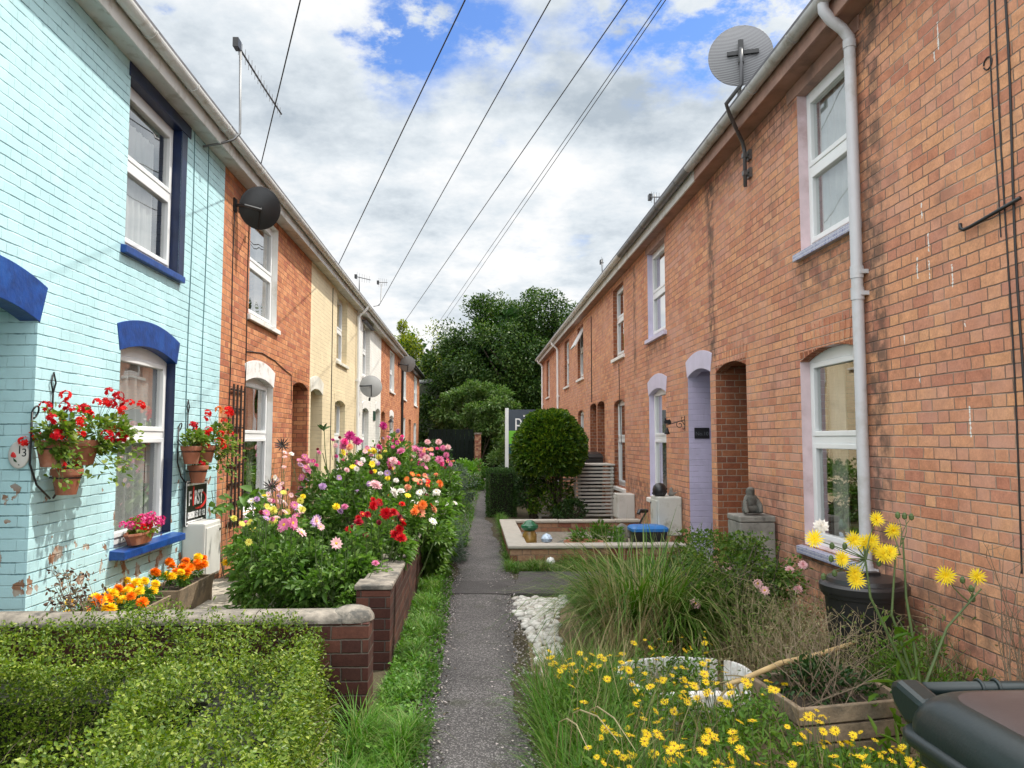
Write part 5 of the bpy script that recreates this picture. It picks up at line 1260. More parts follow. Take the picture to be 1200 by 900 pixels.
# ================================================================== GERANIUM POTS ON IRON BRACKETS
def pot(parent, c, R, h, half=False):
    b = MB(); c = Vector(c)
    b.lathe([(0, 0), (R*.66, 0), (R*.94, h*.74), (R*.96, h*.75), (R*1.04, h*.755), (R*1.08, h*.97), (R*1.06, h), (R*.97, h), (R*.93, h*.85), (0, h*.84)], c, 26)
    o = b.build('pot', M['terracotta'], parent, smooth=True); o.modifiers.new('es', 'EDGE_SPLIT').split_angle = .6
    s = MB(); s.lathe([(R*.92, 0), (0, .012)], c+Vector((0, 0, h*.86)), 14); s.build('soil', M['soil'], parent)
def geranium(label, c, R, h, nf, spread, hang=.0, cols=('scarlet', 'red'), lean=(0, 0), tall=.14, nl=420, grp='geraniums in terracotta pots on the iron brackets'):
    c = Vector(c); r = thing('potted_geranium', tuple(c), label, 'potted plant', grp)
    pot(r, c, R, h)
    t = c+Vector((lean[0], lean[1], h))
    P, out = clumped(nl, (t.x, t.y, t.z+.05), (spread, spread*1.25, .10+tall*.3), 14, .3, .34)
    k = int(nl*hang); P[:k, 2] -= rng.uniform(.05, .26, k); P[:k, 0] += rng.uniform(.02, .12, k)
    leaves('foliage', P, out+rdir(nl)*.6+np.array([.2, 0, .2]), out*.3+rdir(nl)*.4+np.array([.4, 0, .8]), jit(nl, .042), jit(nl, .036), M['lf_geranium'], r, fold=.15, droop=.15)
    b = MB()
    for k in range(14): stalk(b, c+Vector((0, 0, h)), P[k], .003, .12)
    for k in range(nf):
        a = random.uniform(0, 6.28); p = t+Vector((spread*random.uniform(.1, 1.)*abs(math.cos(a))*1.1-.02, spread*1.35*math.sin(a), random.uniform(-.02, tall*1.5)))
        stalk(b, t+(p-t)*.2, p, .002, .1); flower(r, 'umbel', random.choice(cols), .04, p, (.5, -.4, .7))
    b.build('stems', M['green_stem'], r); return r
def iron(label, y0, z0):
    r = thing('wall_bracket', (-WL, y0, z0), label, 'plant bracket', 'wrought iron plant brackets on the blue wall')
    b = MB(); x = -WL+.012
    b.tube([(x, y0-.24, z0+.22), (x, y0-.24, z0-.12), (x+.01, y0-.17, z0-.26), (x+.02, y0-.02, z0-.36)], .007, 6)
    b.tube([(x, y0+.24, z0+.22), (x, y0+.24, z0-.12), (x+.01, y0+.17, z0-.26), (x+.02, y0+.02, z0-.36)], .007, 6)
    b.tube([(x, y0, z0+.1), (x, y0, z0+.36), (x, y0+.03, z0+.43), (x, y0, z0+.5), (x, y0-.03, z0+.43), (x, y0, z0+.36)], .006, 6)
    for sg in (-1, 1):
        b.tube([(x, y0+sg*.24, z0+.22)]+[(x+.04*math.sin(a)*.3, y0+sg*(.24-.035+.035*math.cos(a)), z0+.22+.04*math.sin(a)) for a in np.linspace(0, 4.6, 12)], .006, 6)
        b.tube([(x, y0+sg*.235, z0+.1), (x, y0+sg*.12, z0+.05), (x, y0+sg*.04, z0+.1), (x, y0, z0+.16)], .006, 6)
    for dy, zz in ((-.2, z0-.02), (.2, z0-.02), (0, z0-.22)):
        R = .085; b.tube([(x+.115+R*math.cos(a), y0+dy+R*math.sin(a), zz) for a in np.linspace(0, 2*PI, 18)], .006, 6); b.tube([(x, y0+dy, zz), (x+.04, y0+dy, zz)], .006, 6)
    b.build('scrollwork', M['dark_metal'], r, smooth=True); return r
iron('larger scrolled iron bracket for three pots, left of the blue house window', 5.42, 1.56)
iron('second scrolled iron bracket for pots, at the far corner of the blue house', 7.93, 1.50)
XB = -WL+.127
geranium('potted geranium with trailing leaves, upper near pot of the first bracket', (XB, 5.22, 1.42), .095, .175, 7, .11, .1, tall=.20, lean=(.03, -.03))
geranium('potted geranium with the fullest red heads, upper far pot of the first bracket', (XB, 5.62, 1.42), .105, .175, 17, .19, .3, tall=.26, lean=(.07, .08), nl=700)
geranium('bare lower terracotta pot of the first bracket with few red flowers', (XB, 5.42, 1.225), .095, .175, 2, .07, 0, tall=.02, nl=60, lean=(.02, 0))
geranium('orange-red geranium, upper near pot of the second bracket', (XB, 7.73, 1.36), .095, .175, 4, .12, .0, tall=.16, nl=300)
geranium('orange-red geranium hanging over the wall corner, upper far pot of the second bracket', (XB, 8.13, 1.36), .095, .175, 18, .19, .35, cols=('scarlet', 'orange', 'scarlet'), tall=.26, lean=(.06, .12), nl=560)
geranium('plain lower terracotta pot of the second bracket', (XB, 7.93, 1.165), .095, .175, 1, .06, 0, tall=.02, nl=50)
# loose blooms reaching left over the porch edge
r = thing('geranium_spray', (-2.8, 5.15, 1.55), 'two thin geranium stems with red blooms reaching over the number plaque', 'flower')
b = MB()
for px, py in ((28, 518), (42, 511), (88, 480), (95, 495), (125, 472), (152, 472), (165, 475)):
    Y = 5.2 if px < 100 else 5.7
    c = onY(Y, px, py); stalk(b, (-2.77, 5.25 if px < 100 else 5.6, 1.6), c, .002, .12); flower(r, 'umbel', 'scarlet', .036, c, (.5, -.5, .6))
b.build('stems', M['green_stem'], r)
r = thing('potted_geranium', (-2.83, 6.75, .71), 'shallow terracotta bowl of pink and red flowers on the blue window sill', 'potted plant')
c = onX(-2.83, 164, 628); b = MB(); b.lathe([(0, 0), (.075, 0), (.10, .075), (.108, .08), (.108, .1), (.098, .1), (.09, .08), (0, .078)], (c.x, c.y, .722), 14, sx=.75, sy=2.5); b.build('pot', M['terracotta'], r, bevel=.003)
P, out = clumped(320, (c.x, c.y, .86), (.10, .32, .085), 16, .3, .35); leaves('foliage', P, out+rdir(320)*.6, rdir(320)*.5+np.array([0, 0, .8]), jit(320, .032), jit(320, .024), M['lf_geranium'], r)
for k in range(38): flower(r, 'umbel', random.choice(['red', 'hotpink', 'hotpink', 'scarlet', 'pink']), .034, (c.x+random.gauss(.03, .045), c.y+random.gauss(0, .15), .87+random.uniform(-.02, .075)), (.5, -.4, .7))
# ================================================================== GRASS VERGES, RIGHT GARDEN
def verge(name, n, fx, y0, y1, h, m, lean=.5, W=.006, ypow=1., curl=1.5):
    y = y0+(y1-y0)*rng.uniform(0, 1, n)**ypow; x0, x1 = fx(y); t = rng.uniform(0, 1, n); x = x0+(x1-x0)*t
    cl = .55+.9*np.clip(np.sin(x*9+y*4.1)*np.sin(y*3.3-x*5)+.3, 0, 1)
    P = np.stack([x, y, np.full(n, .0)], 1)
    return P, h*cl*rng.uniform(.5, 1.2, n)
def verge_obj(name, lab, n, fx, y0, y1, h, m, lean=.5, W=.006, ypow=1., curl=1.5):
    P, Hh = verge(name, n, fx, y0, y1, h, m, lean, W, ypow, curl)
    o = blades(name, P, Hh, rng.uniform(0, 2*PI, n), jit(n, lean, .8), jit(n, W, .3), m, curl=jit(n, curl, .5)); tag(o, lab, 'grass', kind='stuff'); return o
verge_obj('grass_verge', 'bright green grass verge along the foot of the low walls left of the path', 24000, lambda y: (-.57+0*y, -.34+.07*np.sin(y*5)+.04*np.sin(y*13)+np.where(y < 4.3, -.04, .0)), 3.0, 12.5, .12, M['grass_bright'], ypow=1.5, W=.0065)
verge_obj('grass_tuft', 'longer bright grass at the corner of the low wall in the foreground', 6500, lambda y: (-.62+0*y, -.3+.06*np.sin(y*6)), 2.7, 4.35, .24, M['grass_bright'], .35, .006)
verge_obj('grass_verge', 'grass strip edging the far part of the path on the left', 12000, lambda y: (-.75+0*y, np.interp(y, [11, 24, 40], [-.12, .2, .4])), 11.5, 38, .14, M['grass_bright'], W=.012, ypow=1.6)
verge_obj('grass_verge', 'weedy grass strip between the path and the raised front yard', 7000, lambda y: (np.interp(y, [9, 14], [.40, .50]), np.interp(y, [9, 14], [.53, .62])), 9.3, 15.8, .16, M['grass_bright'], W=.008)
verge_obj('grass_verge', 'rough grass along the front of the pale coping wall', 9000, lambda y: (.5+0*y, 2.7+0*y), 9.3, 9.92, .16, M['grass_mid'], W=.008)
# small leaved weeds in the verge
P = np.stack([rng.uniform(-.56, -.22, 5200), 3.0+6*rng.uniform(0, 1, 5200)**1.3, np.abs(rng.normal(.03, .03, 5200))], 1)
tag(leaves('verge_weeds', P, rdir(5200)+np.array([0, 0, .4]), rdir(5200)*.5+np.array([0, 0, 1.]), jit(5200, .03, .4), jit(5200, .018, .3), M['lf_bright']), 'small round-leaved weeds in the verge', 'weeds', kind='stuff')
# fallen petals and grit along the path edges
n = 520; P = np.stack([np.where(rng.uniform(0, 1, n) < .75, -.24+rng.normal(0, .05, n), .28+rng.normal(0, .1, n)), 3.2+6*rng.uniform(0, 1, n), np.full(n, .03)], 1)
tag(leaves('fallen_petals', P, rdir(n)*np.array([1, 1, .12]), np.tile([0, 0, 1.], (n, 1)), jit(n, .017, .4), jit(n, .012, .4), leafmat('petal_litter', [(.55, .48, .42), (.42, .36, .30), (.6, .5, .48)], .1), fold=.2, droop=0), 'pale fallen petals scattered along the path edge', 'petals', kind='stuff')

n = 5200; yy = 2.9+9*rng.uniform(0, 1, n)**1.4; sd_ = rng.uniform(0, 1, n) < .6
P = np.stack([np.where(sd_, -.27+rng.normal(0, .06, n), np.interp(yy, [3, 8, 12], [.29, .42, .50])+rng.normal(0, .05, n)), yy, np.full(n, .014)+rng.uniform(0, .012, n)], 1)
tag(leaves('path_grit', P, rdir(n)*np.array([1, 1, .25]), np.tile([0, 0, 1.], (n, 1))+rdir(n)*.4, jit(n, .016, .5), jit(n, .013, .4), leafmat('loose_grit', [(.20, .18, .17), (.32, .29, .27), (.10, .085, .075), (.16, .12, .08), (.45, .41, .38)], .02), fold=.4, droop=0), 'loose grit and leaf litter along both edges of the path', 'grit', kind='stuff')
# white pebbles
pm = mat('white_pebble', (.54, .51, .46), .7, .3, 9, bump=.2, dirt=(.36, .32, .26), dscale=12)
pms = []
for k in range(7):
    me = bpy.data.meshes.new('pebble'); bm = bmesh.new(); bmesh.ops.create_icosphere(bm, subdivisions=2, radius=1)
    for v in bm.verts: v.co *= 1+.13*math.sin(3*v.co.x+k)+.1*math.sin(4*v.co.y*1.3+2*k)+.05*random.uniform(-1, 1)
    for f in bm.faces: f.smooth = True
    bm.to_mesh(me); bm.free(); me.materials.append(pm); pms.append(me)
cnt = 0; placed = []
lx = lambda y: np.interp(y, [4.95, 5.3, 6.35, 7.2, 7.75], [.50, .50, .46, .40, .42]); rx_ = lambda y: np.interp(y, [4.95, 5.3, 6.35, 7.2, 7.75], [.60, .66, .67, .78, .95])
tries = 0
while cnt < 150 and tries < 30000:
    tries += 1
    y = random.uniform(5.0, 7.8); x = random.uniform(float(lx(y)), float(rx_(y))); R = random.uniform(.03, .055)
    if any((x-a)**2+(y-b)**2 < (.86*(R+c))**2 for a, b, c in placed): continue
    placed.append((x, y, R)); cnt += 1
    o = bpy.data.objects.new('pebble', random.choice(pms)); COL.objects.link(o)
    o.location = (x, y, R*.42); o.rotation_euler = (random.uniform(-.2, .2), random.uniform(-.2, .2), random.uniform(0, 6.3)); o.scale = (R*1.2, R*.95, R*.62)
    tag(o, 'smooth white pebble in the strip edging the path on the right', 'pebble', 'white pebbles edging the path')

# ornamental grass clump
r = thing('ornamental_grass', (1.05, 5.75, 0), 'large tussock of arching green ornamental grass beside the white pebbles', 'ornamental grass')
def tuft(name, n, c, rad, h, m, W=.007, lean=.45, curl=1.7, parent=None):
    a = rng.uniform(0, 2*PI, n); q = rad*np.sqrt(rng.uniform(0, 1, n)); P = np.stack([c[0]+q*np.cos(a), c[1]+q*np.sin(a), np.full(n, c[2])], 1)
    return blades(name, P, jit(n, h, .3), a+rng.normal(0, .6, n), np.abs(rng.normal(lean, .22, n)), jit(n, W, .3), m, parent, curl=jit(n, curl, .5))
tuft('blades', 1250, (1.33, 6.05, 0), .34, .95, M['grass_mid'], .0125, .34, 1.9, r)
tuft('blades_right', 800, (1.62, 6.05, 0), .32, .85, M['grass_mid'], .0115, .42, 2.0, r).name = 'blades'
tuft('dry_blades', 220, (1.1, 5.5, 0), .16, .6, M['grass_dry'], .006, .18, .7, r)
tuft('seed_stalks', 46, (1.12, 5.8, 0), .3, .92, M['grass_dry'], .0045, .12, .35, r)
# grass in the right foreground
r = thing('grass_clump', (.5, 3.9, 0), 'clump of bright green grass overhanging the path in the right foreground', 'grass clump')
def strip(name, n, x0, x1, y0, y1, h, m, W, lean, curl, parent=None, zb=.0):
    P = np.stack([rng.uniform(x0, x1, n), rng.uniform(y0, y1, n), np.full(n, zb)], 1)
    return blades(name, P, jit(n, h, .45), rng.uniform(0, 2*PI, n), np.abs(rng.normal(lean, .2, n)), jit(n, W, .3), m, parent, curl=jit(n, curl, .5))
strip('blades', 5200, .36, .85, 2.9, 4.7, .34, M['grass_bright'], .0055, .3, 1.2, r)
strip('seed_stalks', 260, .4, .9, 3., 5.2, .48, M['grass_dry'], .0035, .3, .7, r)
o = strip('mixed_grass', 3000, .5, 1.0, 4.3, 5.4, .24, M['grass_mid'], .005, .35, 1.2); tag(o, 'rough mixed grass among the weeds', 'grass', kind='stuff')
o = strip('dry_grass', 1300, .75, 2.7, 5.0, 6.2, .36, M['grass_dry'], .004, .4, .9); tag(o, 'straw-coloured dry grass in the right garden', 'grass', kind='stuff')
o = strip('mixed_grass', 4200, .95, 2.75, 6.3, 7.8, .26, M['grass_mid'], .007, .35, 1.2); tag(o, 'rough grass growing behind the rose bush', 'grass', kind='stuff')

# fleabane carpet
n = 30000
def inpatch(x, y): return (x > .42+.12*np.sin(y*4)) & (y < 5.05-.2*np.sin(x*3)-.5*(x > 1.6)) & ~((x > 1.5) & (x < 2.35) & (y > 3.72)) & ~((x > .92) & (y < 1.9))
x = rng.uniform(.35, 2.6, n); y = 1.9+3.2*rng.uniform(0, 1, n); k = inpatch(x, y); x, y = x[k], y[k]
hgt = .30+.10*np.sin(x*5+1)*np.sin(y*4)+.05*np.sin(11*x-7*y)-.12*np.clip((y-3.9)/.5, 0, 1)-.13*np.clip((x-1.35)/.25, 0, 1)*np.clip((y-3.)/.4, 0, 1)*(y < 3.9)
z = hgt*rng.uniform(.05, 1.0, len(x))**.6
P = np.stack([x, y, z], 1)
fo = leaves('fleabane', P, rdir(len(x))+np.array([0, 0, .5]), rdir(len(x))*.6+np.array([0, 0, .8]), jit(len(x), .042, .35), jit(len(x), .014, .3), M['lf_weed'])
tag(fo, 'carpet of yellow flowered fleabane filling the right foreground', 'fleabane', kind='stuff')
Vh, Fh, Mi = [], [], []; nf = 0
st = MB()
while nf < 520:
    xx, yy = random.uniform(.45, 2.3), 1.95+3.1*random.random()**.85
    if not bool(inpatch(np.array([xx]), np.array([yy]))[0]): continue
    if random.random() > .35+.65*(math.sin(xx*6+1.3)*math.sin(yy*5) > -.2): continue
    h_ = .34+.10*math.sin(xx*5+1)*math.sin(yy*4)+random.uniform(-.05, .09)-.12*min(1, max(0, (yy-3.9)/.5))-(.13*min(1, max(0, (xx-1.35)/.25))*min(1, max(0, (yy-3.)/.4)) if yy < 3.9 else 0)
    me = head('daisy', 'flea', .0175); mw = Matrix.Translation((xx, yy, h_)) @ (Vector((random.gauss(.1, .4), random.gauss(-.15, .4), 1)).normalized().to_track_quat('Z', 'Y').to_matrix().to_4x4()) @ Matrix.Scale(random.choice([.45, .7, .9, 1., 1.1, 1.25]), 4)
    b0 = len(Vh); Vh += [tuple(mw @ v.co) for v in me.vertices]; Fh += [tuple(b0+i for i in p.vertices) for p in me.polygons]; Mi += [p.material_index for p in me.polygons]
    stalk(st, (xx+random.gauss(0, .03), yy+random.gauss(0, .03), h_-.22), (xx, yy, h_), .0022, .05, 4); nf += 1
me = bpy.data.meshes.new('flower_heads'); me.from_pydata(Vh, [], Fh); me.materials.append(PET['flea']); me.materials.append(M['fl_brown']); me.polygons.foreach_set('material_index', Mi)
tag(link_mesh('flower_heads', me, fo), kind='stuff')
st.build('stems', M['green_stem'], fo)
b = MB()
for k in range(170):
    x_, y_ = random.uniform(.5, 1.6), random.uniform(2.2, 4.6); stalk(b, (x_, y_, .05), (x_+random.gauss(0, .1), y_+random.gauss(0, .1), random.uniform(.25, .5)), .0016, .15, 5, .0008)
tag(b.build('dry_stems', mat('brown_stem', (.20, .14, .07), .85, .4, 20), fo, fix=False), kind='stuff')
# bleached stalks lying in the weeds
for k, (p0, p1, lab) in enumerate((((680, 832), (725, 870), 'pale dead stalk lying in the grass near the path'), ((700, 828), (745, 880), 'pale dead stalk beside another in the grass'), ((664, 842), (690, 880), 'short bleached stalk in the bright grass'))):
    b = MB(); A, B_ = onZ(.4, *p0), onZ(.38, *p1); b.tube([A, A.lerp(B_, .5)+Vector((0, .02, .03)), B_], [.0035, .003, .0015], 5); b.tube([A, A+Vector((-.03, .02, -.02)), A+Vector((-.06, .04, -.35))], .0025, 5); tag(b.build('dead_stalk', M['grass_dry']), lab, 'stalk', 'dead stalks in the grass')
# white ring edging, half hidden
r_ = MB(); k = 48; c0 = Vector((1.27, 4.62, 0)); prev = None
sg = []
for j in range(k):
    a = 2*PI*j/k; q = .36*(1+.04*math.sin(5*a)); sg.append((q, a))
for j in range(k):
    (q0, a0), (q1, a1) = sg[j], sg[(j+1) % k]
    if j in (5, 17, 33, 40): continue
    P0 = c0+Vector((q0*math.cos(a0), q0*math.sin(a0), 0)); P1 = c0+Vector((q1*math.cos(a1), q1*math.sin(a1), 0)); o0 = Vector((math.cos(a0), math.sin(a0), 0)); o1 = Vector((math.cos(a1), math.sin(a1), 0))
    zt0, zt1 = .22+.012*math.sin(3*a0), .22+.012*math.sin(3*a1)
    up = Vector((0, 0, 1))
    r_.hexa([P0, P0+o0*.06, P1+o1*.06, P1], [P0+up*zt0+o0*.01, P0+o0*.05+up*(zt0-.02), P1+o1*.05+up*(zt1-.02), P1+up*zt1+o1*.01])
tag(r_.build('ring_edging', M['white_chipped'], bevel=.012), 'low white painted ring edging half buried in yellow flowers', 'edging')

# dark bush with pink roses
r = thing('rose_bush', (2.0, 5.95, 0), 'rose bush with a few pale pink blooms, on bare dark stems before the pedestal', 'rose bush')
bush('foliage', 3800, (2.05, 6.05, .56), (.52, .5, .27), .034, .022, M['lf_rose'], r, nc=46, lo=.3, cs=.3, up=.4)
bush('upper_foliage', 600, (1.95, 6.2, .76), (.4, .4, .12), .032, .02, M['lf_rose'], r, nc=22, lo=.3, cs=.3)
b = MB()
for k in range(16):
    stalk(b, (1.98+random.gauss(0, .05), 5.85+random.gauss(0, .05), 0), (1.95+random.uniform(-.45, .45), 6.05+random.uniform(-.4, .4), random.uniform(.4, .85)), .011, .12, 6, .003)
b.build('stems', M['bark'], r)
for px, py, Y in ((853, 664, 6.0), (888, 684, 5.7), (941, 662, 5.9), (815, 707, 5.6), (865, 647, 6.3), (858, 648, 6.2), (925, 668, 5.8), (896, 692, 5.6), (935, 690, 5.6)):
    c = onY(Y, px, py); flower(r, 'open' if px < 900 else 'dahlia', 'pale', .036, c, (-.1, -.8, .5)); 
r = thing('weed_plant', (2.0, 8.2, 0), 'pale green sprawling plant at the foot of the lilac doorway', 'plant')
bush('foliage', 900, (2.35, 8.6, .22), (.26, .3, .22), .04, .018, M['lf_end'], r, nc=24, lo=.3, cs=.26, up=.5, zmin=.02)
b = MB(); [stalk(b, (2.4+random.gauss(0, .12), 8.6, 0), (2.4+random.uniform(-.4, .3), 8.6+random.uniform(-.3, .3), random.uniform(.3, .7)), .004, .15) for k in range(24)]; b.build('stems', M['green_stem'], r)

# dry weeds: a tangle that reads as one mass
PP = []; b = MB()
for k in range(420):
    x, y = random.uniform(1.75, 2.75), random.uniform(4.35, 5.6)
    if abs(x-2.52) < .27 and abs(y-4.98) < .27: continue
    h_ = random.uniform(.25, .62); p1 = (x+random.gauss(0, .14), y+random.gauss(0, .14), h_)
    pts = stalk(b, (x, y, 0), p1, .0022, .2, 5, .001)
    for q in range(2):
        a = pts[random.randint(2, 4)]; stalk(b, a, a+Vector((random.gauss(0, .08), random.gauss(0, .08), random.uniform(-.02, .12))), .0014, .2, 4, .0008)
    PP += [tuple(v) for v in pts[1:]]
o = b.build('dry_weeds', mat('straw_twig', (.27, .215, .125), .9, .35, 14), fix=False); tag(o, 'tangle of dry brown weeds in front of the black water butt', 'weeds', kind='stuff')
PP = np.array(PP); PP = np.repeat(PP, 3, 0)+rng.normal(0, .03, (len(PP)*3, 3)); PP[:, 2] = np.maximum(PP[:, 2], .01)
tag(leaves('dry_leaves', PP, rdir(len(PP)), rdir(len(PP)), jit(len(PP), .028, .4), jit(len(PP), .010, .4), leafmat('mixed_dry_leaf', [(.20, .17, .08), (.09, .14, .025), (.28, .24, .13), (.06, .10, .02), (.11, .16, .03)], .2, .6), o), kind='stuff')
r = thing('wall_weed', (2.66, 4.35, 0), 'bushy green weed against the near brick wall beside the wheelie bin', 'weed')
bush('foliage', 2600, (2.55, 4.35, .26), (.28, .45, .27), .035, .008, M['lf_weed'], r, nc=30, lo=.3, cs=.35, up=.6, zmin=.01)
b = MB(); [stalk(b, (2.6+random.gauss(0, .08), 4.3+random.gauss(0, .2), 0), (2.6+random.gauss(0, .15), 4.3+random.gauss(0, .25), random.uniform(.3, .6)), .003, .15) for k in range(30)]; b.build('stems', M['green_stem'], r)
r = thing('dry_weed', (2.75, 3.75, 0), 'wispy dry weed climbing the near brick wall at the right edge', 'weed')
b = MB()
for k in range(16):
    e = Vector((2.74+random.gauss(0, .03), 3.85+random.uniform(-.25, .2), random.uniform(.6, 1.05))); pts = stalk(b, (2.74, 3.8, 0), e, .004, .1, 7, .0015)
    for q in pts[2:]:
        for _ in range(2): stalk(b, q, q+Vector((random.gauss(0, .03), random.gauss(0, .09), random.uniform(.0, .12))), .0016, .15, 4, .0008)
b.build('stems', M['dry_twig'], r)

# tall sow thistle
r = thing('sow_thistle', (2.05, 3.72, 0), 'tall sow thistle with shaggy yellow flowers on long green stems', 'sow thistle')
b = MB(); base = Vector((2.05, 3.72, .0)); nodes = []
main = [((1068, 800), (1020, 700), (1012, 640)), ((1072, 800), (1045, 720), (1050, 640)), ((1078, 800), (1062, 700), (1058, 630)), ((1085, 800), (1110, 735), (1150, 690))]
for a_, m_, e_ in main:
    p = [base+Vector((random.gauss(0, .02), random.gauss(0, .02), 0)), onY(3.74, *a_), onY(3.78, *m_), onY(3.8, *e_)]; b.tube(p, [.009, .008, .006, .004], 6)
for px, py, n_ in ((954, 632, 1), (1000, 633, 1), (1014, 638, 1), (1021, 634, 1), (1032, 646, 1), (1043, 647, 1), (1036, 650, 0), (1003, 680, 1), (1001, 671, 1), (1046, 622, 1), (1108, 675, 1), (1145, 676, 1), (986, 655, 1), (1027, 609, 1)):
    c = onY(3.8+random.uniform(-.08, .08), px, py); 
    at_ = onY(3.8, 1015, 655) if px < 1030 else (onY(3.8, 1055, 650) if px < 1070 else onY(3.8, 1135, 705)); stalk(b, at_, c, .0035, .08)
    nn = Vector((random.uniform(-.5, .1), -1, random.uniform(-.1, .6))); flower(r, 'thistle', 'yellow', .046, c, nn)
    b.lathe([(0, -.03), (.014, -.022), (.016, -.005), (.006, .002)], c, 8, M=nn.normalized().to_track_quat('Z', 'Y').to_matrix())
for px, py in ((985, 660), (978, 672), (990, 640), (974, 655), (1060, 605), (1068, 606), (1052, 604), (1138, 690), (1140, 702), (1128, 680), (975, 640), (1030, 660), (965, 676)):
    c = onY(3.82, px, py); stalk(b, onY(3.8, 1015, 655) if px < 1035 else (onY(3.8, 1055, 640) if px < 1080 else onY(3.8, 1142, 700)), c, .0025, .1); b.lathe([(0, -.018), (.012, -.01), (.013, .006), (.006, .018), (0, .02)], c, 8)
b.build('stems', M['green_stem'], r)
c = onY(3.8, 962, 617); flower(r, 'pompon', 'white', .035, c, (-.3, -.8, .5), 'seed_clock')
P = np.array([list(base+Vector((random.gauss(0, .06), random.gauss(0, .06), random.uniform(.1, .7)))) for _ in range(30)]); leaves('foliage', P, rdir(30)+np.array([0, 0, .3]), rdir(30)*.3+np.array([0, 0, 1.]), jit(30, .13), jit(30, .035), M['lf_weed'], r)

# raised timber planter
r = thing('timber_planter', (1.95, 4.15, 0), 'small raised bed of weathered timber boards among the yellow flowers', 'planter')
cs = [Vector((1.60, 3.80, 0)), Vector((2.24, 3.92, 0)), Vector((2.20, 4.52, 0)), Vector((1.54, 4.36, 0))]
for i in range(4):
    a_, c_ = cs[i], cs[(i+1) % 4]; dv = (c_-a_).normalized(); nv = Vector((-dv.y, dv.x, 0))
    for k in range(3):
        z0, z1 = .012+k*.092, .093+k*.092; j = random.uniform(-.004, .004)
        b = MB(); q = [a_+dv*.0, c_-dv*.032, c_-dv*.032+nv*.03, a_+nv*.03]; b.hexa([v+Vector((0, 0, z0)) for v in q], [v+Vector((0, 0, z1))+nv*j for v in q]); b.build('board', M['wood_grey'], r, bevel=.005)
b = MB(); b.prism([(v.x*.93+1.9*.07, v.y*.93+4.15*.07) for v in cs], lambda x, y, d: (x, y, d), .0, .19); b.build('soil', M['soil'], r)
r2 = thing('planter_weeds', (1.9, 4.15, .19), 'dark leafy weeds growing inside the raised timber bed', 'plant')
bush('foliage', 900, (1.9, 4.18, .27), (.27, .25, .13), .035, .018, M['lf_dark'], r2, nc=20, lo=.3, cs=.35)
b = MB(); [stalk(b, (1.9+random.gauss(0, .1), 4.15+random.gauss(0, .1), .19), (1.9+random.gauss(0, .2), 4.2+random.gauss(0, .2), random.uniform(.35, .7)), .0025, .2) for _ in range(45)]; b.build('stalks', M['dry_twig'], r2)
# felled stem lying across
b = MB(); A, B_ = onY(4.1, 868, 797), onY(4.6, 990, 757); b.tube([A+(A-B_)*.12, A, A.lerp(B_, .35)+Vector((0, 0, .02)), A.lerp(B_, .7), B_, B_+(B_-A)*.1], [.010, .014, .016, .016, .014, .011], 9)
tag(b.build('cut_branch', mat('tan_bark', (.46, .33, .16), .7, .2, 12), smooth=True), 'thick tan dry branch leaning across the corner of the timber bed', 'branch')
b = MB()
for _ in range(9): stalk(b, A+Vector((random.gauss(0, .03), 0, .01)), A+Vector((random.uniform(-.2, .15), random.uniform(-.15, .05), random.uniform(-.33, .08))), .006, .2, 5, .002)
tag(b.build('dead_stalk', M['grass_dry'], fix=False), 'bundle of bleached dead leaves hanging by the tan branch', 'stalk')

# water butt
r = thing('water_butt', (2.53, 4.98, 0), 'round black plastic water butt against the brick wall', 'water butt')
b = MB(); b.lathe([(0, 0), (.19, 0), (.205, .1), (.235, .5), (.24, .58), (.255, .585), (.26, .63), (.0, .631)], (2.55, 4.98, 0), 32); o = b.build('barrel', M['black_plastic'], r, smooth=True); o.modifiers.new('es', 'EDGE_SPLIT').split_angle = .6
b = MB(); b.lathe([(.272, .615), (.276, .655), (.262, .672), (.235, .675), (.225, .70), (.10, .715), (0, .717)], (2.55, 4.98, 0), 32); b.box(2.45, 2.65, 4.95, 5.01, .715, .735); b.box(2.29, 2.33, 4.92, 5.04, .60, .66); o = b.build('lid', M['black_plastic'], r, smooth=True); o.modifiers.new('es', 'EDGE_SPLIT').split_angle = .6

# wheelie bin in the corner
M['bin_green'] = mat('dark_green_bin_plastic', (.010, .018, .018), .34, .2, 6, bump=.05, bscale=120)
M['bin_lid'] = mat('sun_faded_lid', (.055, .04, .038), .42, .25, 3, bump=.05, bscale=90, dirt=(.085, .07, .066), dscale=4)
bx0, bx1, by0, by1 = .955, 1.56, 1.02, 1.72
r = thing('wheelie_bin', ((bx0+bx1)/2, (by0+by1)/2, 0), 'dark green wheelie bin with a sun-faded lid in the lower right corner', 'wheelie bin')
def rrect(x0, x1, y0, y1, R, n=5):
    o = []
    for cx_, cy_, a0 in ((x1-R, y1-R, 0), (x0+R, y1-R, 90), (x0+R, y0+R, 180), (x1-R, y0+R, 270)):
        for i in range(n+1): a = math.radians(a0+90*i/n); o.append((cx_+R*math.cos(a), cy_+R*math.sin(a)))
    return o
def loft(mb, rings, mi=0, caps=True):
    k = len(rings[0]); b0 = len(mb.v)
    for q in rings: mb.v += [tuple(p) for p in q]
    for i in range(len(rings)-1):
        for j in range(k): mb.f.append((b0+i*k+j, b0+i*k+(j+1) % k, b0+(i+1)*k+(j+1) % k, b0+(i+1)*k+j)); mb.m.append(mi)
    if caps: mb.f.append(tuple(b0+j for j in reversed(range(k)))); mb.m.append(mi); mb.f.append(tuple(b0+(len(rings)-1)*k+j for j in range(k))); mb.m.append(mi)
R3 = lambda inset, z, rr=.05: [(x, y, z) for x, y in rrect(bx0+inset, bx1-inset, by0+inset, by1-inset, rr)]
